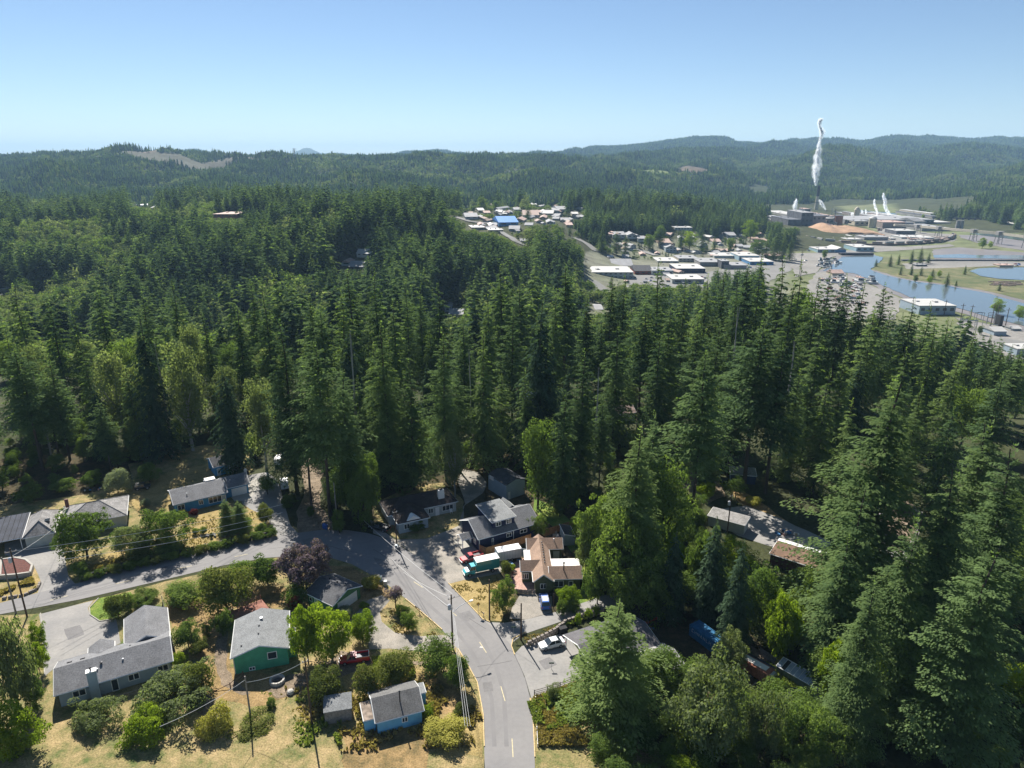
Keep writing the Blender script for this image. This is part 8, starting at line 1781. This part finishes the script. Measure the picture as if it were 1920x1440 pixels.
# valley trees that stand alone
VT = [(1236, 462, 426, 'br', 'round bright green tree above the town'), (1406, 452, 415, 'br', 'bright round tree on the ridge left of the mill'), (1155, 478, 430, 'co', 'big dark conifer right of the town road'), (1172, 480, 440, 'co', 'second dark conifer before the town roofs'), (1128, 474, 425, 'co', 'massive dark conifer beside the road into town'), (1216, 476, 440, 'br', 'leafy tree at the cream roofs'), (1275, 474, 430, 'co', 'dark poplar-like tree in the town'), (1292, 474, 436, 'br', 'round green tree in the town centre'), (1315, 474, 432, 'co', 'second poplar-like tree in the town'), (1338, 474, 442, 'co', 'pointed conifer right of the poplars'), (1368, 474, 448, 'br', 'round tree behind the white stores'), (990, 412, 380, 'co', 'lone big dark conifer in the hill street'),
      (1642, 500, 484, 'co', 'low conifer at the left tip of the island'), (1668, 500, 476, 'co', 'tree on the island shore left'), (1684, 497, 474, 'co', 'dark tree on the island shore'), (1708, 495, 466, 'co', 'tall dark conifer behind the island shore'), (1724, 494, 462, 'co', 'tallest dark conifer on the island shore'), (1740, 494, 472, 'co', 'dark conifer at the tidal flat'), (1688, 516, 496, 'co', 'conifer on the island middle left'), (1708, 516, 494, 'co', 'conifer on the island middle'), (1726, 517, 498, 'co', 'small conifer on the island middle right'), (1747, 524, 502, 'co', 'conifer over the lower island bank'), (1742, 532, 518, 'br', 'bushy tree at the lower island bank'), (1774, 538, 510, 'co', 'dark conifer at the river edge of the island'), (1808, 515, 496, 'co', 'lone conifer beside the pond'), (1792, 537, 524, 'co', 'small conifer left of the marsh'), (1760, 520, 508, 'br', 'low green bushes in the island centre'), (1716, 530, 516, 'br', 'low bush on the island bank'),
      (1841, 466, 447, 'br', 'round dark tree at the tidal flat'), (1856, 465, 453, 'br', 'smaller round tree beside the round dark one'), (1873, 546, 528, 'co', 'thin conifer on the marsh'), (1808, 414, 386, 'co', 'dark conifer at the upper river bridge'), (1798, 414, 396, 'co', 'small conifer left of the bridge conifer'), (1815, 413, 394, 'br', 'leafy tree right of the bridge conifer'), (1903, 432, 408, 'co', 'conifer by the lone upper river house'), (1466, 490, 440, 'co', 'dark conifer clump corner by the mill road'), (1480, 488, 445, 'co', 'dark conifer right in the clump by the mill road'), (1450, 488, 437, 'co', 'tall conifer in the clump by the mill road'), (1435, 486, 446, 'co', 'conifer left in the clump by the mill road'), (1420, 484, 450, 'br', 'leafy tree left of the clump by the mill road'),
      (1545, 486, 470, 'br', 'bush at the boat sheds'), (1730, 412, 402, 'br', 'dark bush behind the long main hall'), (1868, 590, 562, 'br', 'airy tree on the near river bank'), (1910, 600, 575, 'br', 'feathery tree at the right edge of the river bank'), (1836, 628, 612, 'br', 'bush among the substation gantries')]
for (px, yb, yt, kd, lab) in VT:
    a = G(px, yb, FL) if (px > 1200 and yb > 470) or px > 1500 else GT(px, yb); a.z = T1(a.x, a.y); h_ = max(at_depth(px, yt, a.y).z - a.z, 4)
    if kd == 'br': plant('broadleaf_tree', BRO, [0, 1, 6][int(px) % 3], a.x, a.y, h_, lab, wid=1.25)
    else: plant('hemlock', CON, 4 + int(px) % 4, a.x, a.y, h_, lab, wid=1.5)
    VIEWS.append((a.x / a.y, h_ * .2 / a.y, a.y - 1, a.z + h_ * .3))
# ------------------------------------------------------------------ the woods beyond, planted last so that they keep off roads, water and houses
def bare(X, Y):
    r = np.zeros(len(X), bool)
    for c in NOWOOD: r |= inpoly(X, Y, c)
    return r

def openviews(X, Y, Z, H):
    """trees on open sight lines stay low (gardens, road verges, mown slopes)"""
    t = X / Y
    for (vt, hw, d, z) in VIEWS:
        k = (np.abs(t - vt) < hw + 6 / Y) & (Y < d) & (Y > 250)
        lim = CAMZ + (z - CAMZ) * (Y / d) - Z
        H = np.where(k, np.minimum(H, np.maximum(lim, 0)), H)
    return H

def woods():
    # middle slopes
    X, Y, rg = scatter(300, 1650, 8.2, 21)
    Z = T(X, Y); t = X / Y
    H = rg.uniform(17, 27, len(X)); mixn = fbm(X / 75, Y / 75, 31) + .5
    con = rg.uniform(0, 1, len(X)) < np.clip(np.where(t < -.2, .36, .50) + (mixn - .5) * 6.0, .06, .99)
    H = H * 1.15 * np.clip(1.0 + (mixn - .5) * 1.6 + .5 * (rg.random(len(X)) - .5), .6, 1.5)
    con |= (np.abs(t + .17) < .07) & (Y > 560) & (Y < 960)
    con |= (np.abs(t + .33) < .05) & (Y > 800)
    con |= (t > .07) & (t < .4) & (Y > 960) & (rg.random(len(X)) < .85)
    H = np.where(con, H * 1.15, H * .66)
    crest = (Y > 900) & (Y < 1300) & (t > .08) & (t < .40)
    dens = np.ones(len(X))
    flat = (Z < -49)
    dens = np.where(flat, 0.0, dens)
    tw = (t > .04) & (t < .40) & (Y > 440) & (Z < -36); dens = np.where(tw & ~flat, .7, dens)
    dens = np.where(flat & (t > .03) & (t < .36) & (Y < 1400) & (Y > 600), .62, dens)
    hl = (t > -.10) & (t < .11) & (Y > 880) & (Y < 1200); dens = np.where(hl, .5, dens); H = np.where(hl & ~con, H * .75, H)
    lone = crest & (Y > 1080); H = np.where(lone, 22 + 8 * rg.random(len(X)), H); con |= lone & (rg.random(len(X)) < .8); dens = np.where(lone & ~flat, 1, dens)
    for w, pt in zip(patches(X, Y), PATCH): dens = dens * (1 - w * pt[5])
    H = openviews(X, Y, Z, H)
    keep = (rg.random(len(X)) < dens) & ~bare(X, Y) & (H > 3.5) & visible(X, Y, Z, H)
    X, Y, Z, H, con = X[keep], Y[keep], Z[keep], H[keep], con[keep]; n = len(X)
    I = np.where(con, rg.integers(0, 4, n), rg.choice([4, 5, 5, 4, 5], n))
    Gi = np.where(con, H * rg.uniform(1.0, 1.5, n), H * rg.uniform(1.0, 1.5, n))
    wood('woodland', np.stack([X, Y, Z - .4], 1), H, rg.uniform(0, 6.28, n), I, Gi)
    print('woodland', n)
    # the ridges behind
    X, Y, rg = scatter(1650, 4300, 13, 22, .80)
    Z = T(X, Y); mixn = fbm(X / 160, Y / 160, 41); H = rg.uniform(19, 29, len(X)) * np.clip(1 + mixn * 1.2 + fbm(X / 45, Y / 60, 47) * 1.6, .6, 1.9)
    con = rg.random(len(X)) < np.clip(.62 + mixn * 3.2, .08, .97)
    dens = np.where(Z < -47, 0.0, 1.0)
    for w, pt in zip(patches(X, Y), PATCH): dens = dens * (1 - w * pt[5])
    keep = (rg.random(len(X)) < dens) & ~bare(X, Y) & visible(X, Y, Z, H)
    X, Y, Z, H, con = X[keep], Y[keep], Z[keep], H[keep], con[keep]; n = len(X)
    I = np.where(con, rg.integers(7, 10, n), rg.choice([4, 5, 5], n))
    Gi = np.where(con, rg.uniform(23, 34, n), H * rg.uniform(.8, 1.1, n) * .8); H = np.where(con, H, H * .62)
    wood('ridge_forest', np.stack([X, Y, Z - .5], 1), H, rg.uniform(0, 6.28, n), I, Gi)
    print('ridge', n)
    X, Y, rg = scatter(4300, 8200, 24, 23, .80)
    Z = T(X, Y); H = rg.uniform(20, 34, len(X)); keep = visible(X, Y, Z, H)
    for w, pt in zip(patches(X, Y), PATCH): keep &= rg.random(len(X)) > w * pt[5]
    X, Y, Z, H = X[keep], Y[keep], Z[keep], H[keep]; n = len(X)
    wood('mountain_forest', np.stack([X, Y, Z - 2], 1), H, rg.uniform(0, 6.28, n), rg.integers(7, 10, n), rg.uniform(34, 60, n))
    print('mountain', n)
woods()

# ------------------------------------------------------------------ one label per tree of the near forest and per thicket bush
_u = 'first second third fourth fifth sixth seventh eighth ninth'.split(); ORD = _u + 'tenth eleventh twelfth thirteenth fourteenth fifteenth sixteenth seventeenth eighteenth nineteenth'.split()
for _t, _n in (('twenty', 'twentieth'), ('thirty', 'thirtieth'), ('forty', 'fortieth')): ORD += [_n] + [_t + '-' + q_ for q_ in _u]
PLACES = [(-9999, 120, 'behind the hip roofed house'), (120, 300, 'behind the back lawn'), (300, 480, 'behind the bright blue house'), (480, 600, 'behind the small camper trailer'), (600, 700, 'behind the trunk cluster'), (700, 800, 'behind the brown roofed house'), (800, 880, 'behind the white chimney'), (880, 1010, 'beyond the metal barn'), (1010, 1100, 'beyond the cedar fence'),
          (1100, 1180, 'behind the tan house lot'), (1180, 1260, 'behind the sunlit young hemlock'), (1260, 1340, 'above the grey carport'), (1340, 1420, 'above the dark blue shed'), (1420, 1500, 'above the shaded slope'), (1500, 1590, 'above the long brown shed'), (1590, 1680, 'behind the largest sunlit hemlock'), (1680, 1780, 'right of the largest sunlit hemlock'), (1780, 9999, 'near the right border')]
def relabel(groups, rows, form, newgroup):
    cells = {}
    for o in list(scene.objects):
        if o.parent is None and o.get('group') in groups:
            x, y, z = o.location; px = 960 + FPX * x / (y * CP + (CAMZ - z) * SP); pl = next(q[2] for q in PLACES if q[0] <= px < q[1]); rw = next(n_ for lim, n_ in rows if y < lim); sp = {'douglas_fir': 'fir', 'broadleaf_tree': 'broadleaf tree'}.get(o.name.split('.')[0], o.name.split('.')[0].replace('_', ' '))
            cells.setdefault((pl, rw, sp), []).append((px, o))
    for (pl, rw, sp), L in cells.items():
        L.sort(key=lambda t_: t_[0])
        for i, (px, o) in enumerate(L):
            o['label'] = form % ((ORD[min(i, 48)] + ' ' if len(L) > 1 else 'only ') + sp + (' from the left' if len(L) > 1 else ''), rw, pl); o['group'] = newgroup
relabel({z_[4] for z_ in ZONES} | {'conifers of the near forest', 'broadleaf trees among the left conifers', 'broadleaf trees under the tall conifers'}, [(172, 'front'), (192, 'second'), (215, 'middle'), (245, 'rear'), (9999, 'last')], '%s, %s forest row, %s', 'trees of the near forest')
relabel({'thicket bushes in the right-hand wood'}, [(72, 'lowest'), (80, 'low'), (88, 'middle'), (97, 'upper'), (108, 'high'), (9999, 'top')], '%s, %s thicket, %s', 'bushes of the thicket')
relabel({'bushes at the foot of the near conifers'}, [(142, 'outermost'), (155, 'outer'), (172, 'inner'), (9999, 'innermost')], '%s, %s forest edge, %s', 'bushes of the forest edge')

def rank(group, text):
    L = sorted([o for o in scene.objects if o.parent is None and o.get('group') == group], key=lambda o: o.location.x / (o.location.y * CP + (CAMZ - o.location.z) * SP))
    for i, o in enumerate(L): o['label'] = ORD[min(i, 48)] + ' from the left of ' + text
for g_, t_ in (('small white boats in the marina', 'the small white boats in the marina'), ('cars parked in the town lots', 'the small cars parked in the distant town lots'), ('stranded logs on the river island', 'the pale logs stranded on the river island'), ('vent stacks on the mill roofs', 'the thin vent stacks on the mill roofs'), ('small annexes of the pulp mill', 'the crowded small annexes of the pulp mill'),
    ('stacks inside the rail loop', 'the long low stacks inside the rail loop'), ('freight wagons round the mill yard', 'the freight wagons curving round the mill yard'), ('small sheds in the boatyard', 'the small sheds and covered hulls crowding the boatyard'), ('cars parked by the pond', 'the small cars parked by the pond'), ('steel gantries in the substation', 'the thin steel gantries in the substation')): rank(g_, t_)
for k_ in ('grey', 'white', 'pink', 'tan', 'blue'): rank('small %s houses of the distant town' % k_, 'the small %s roofed houses scattered in the distant town' % {'pink': 'pinkish', 'blue': 'blue-grey'}.get(k_, k_))
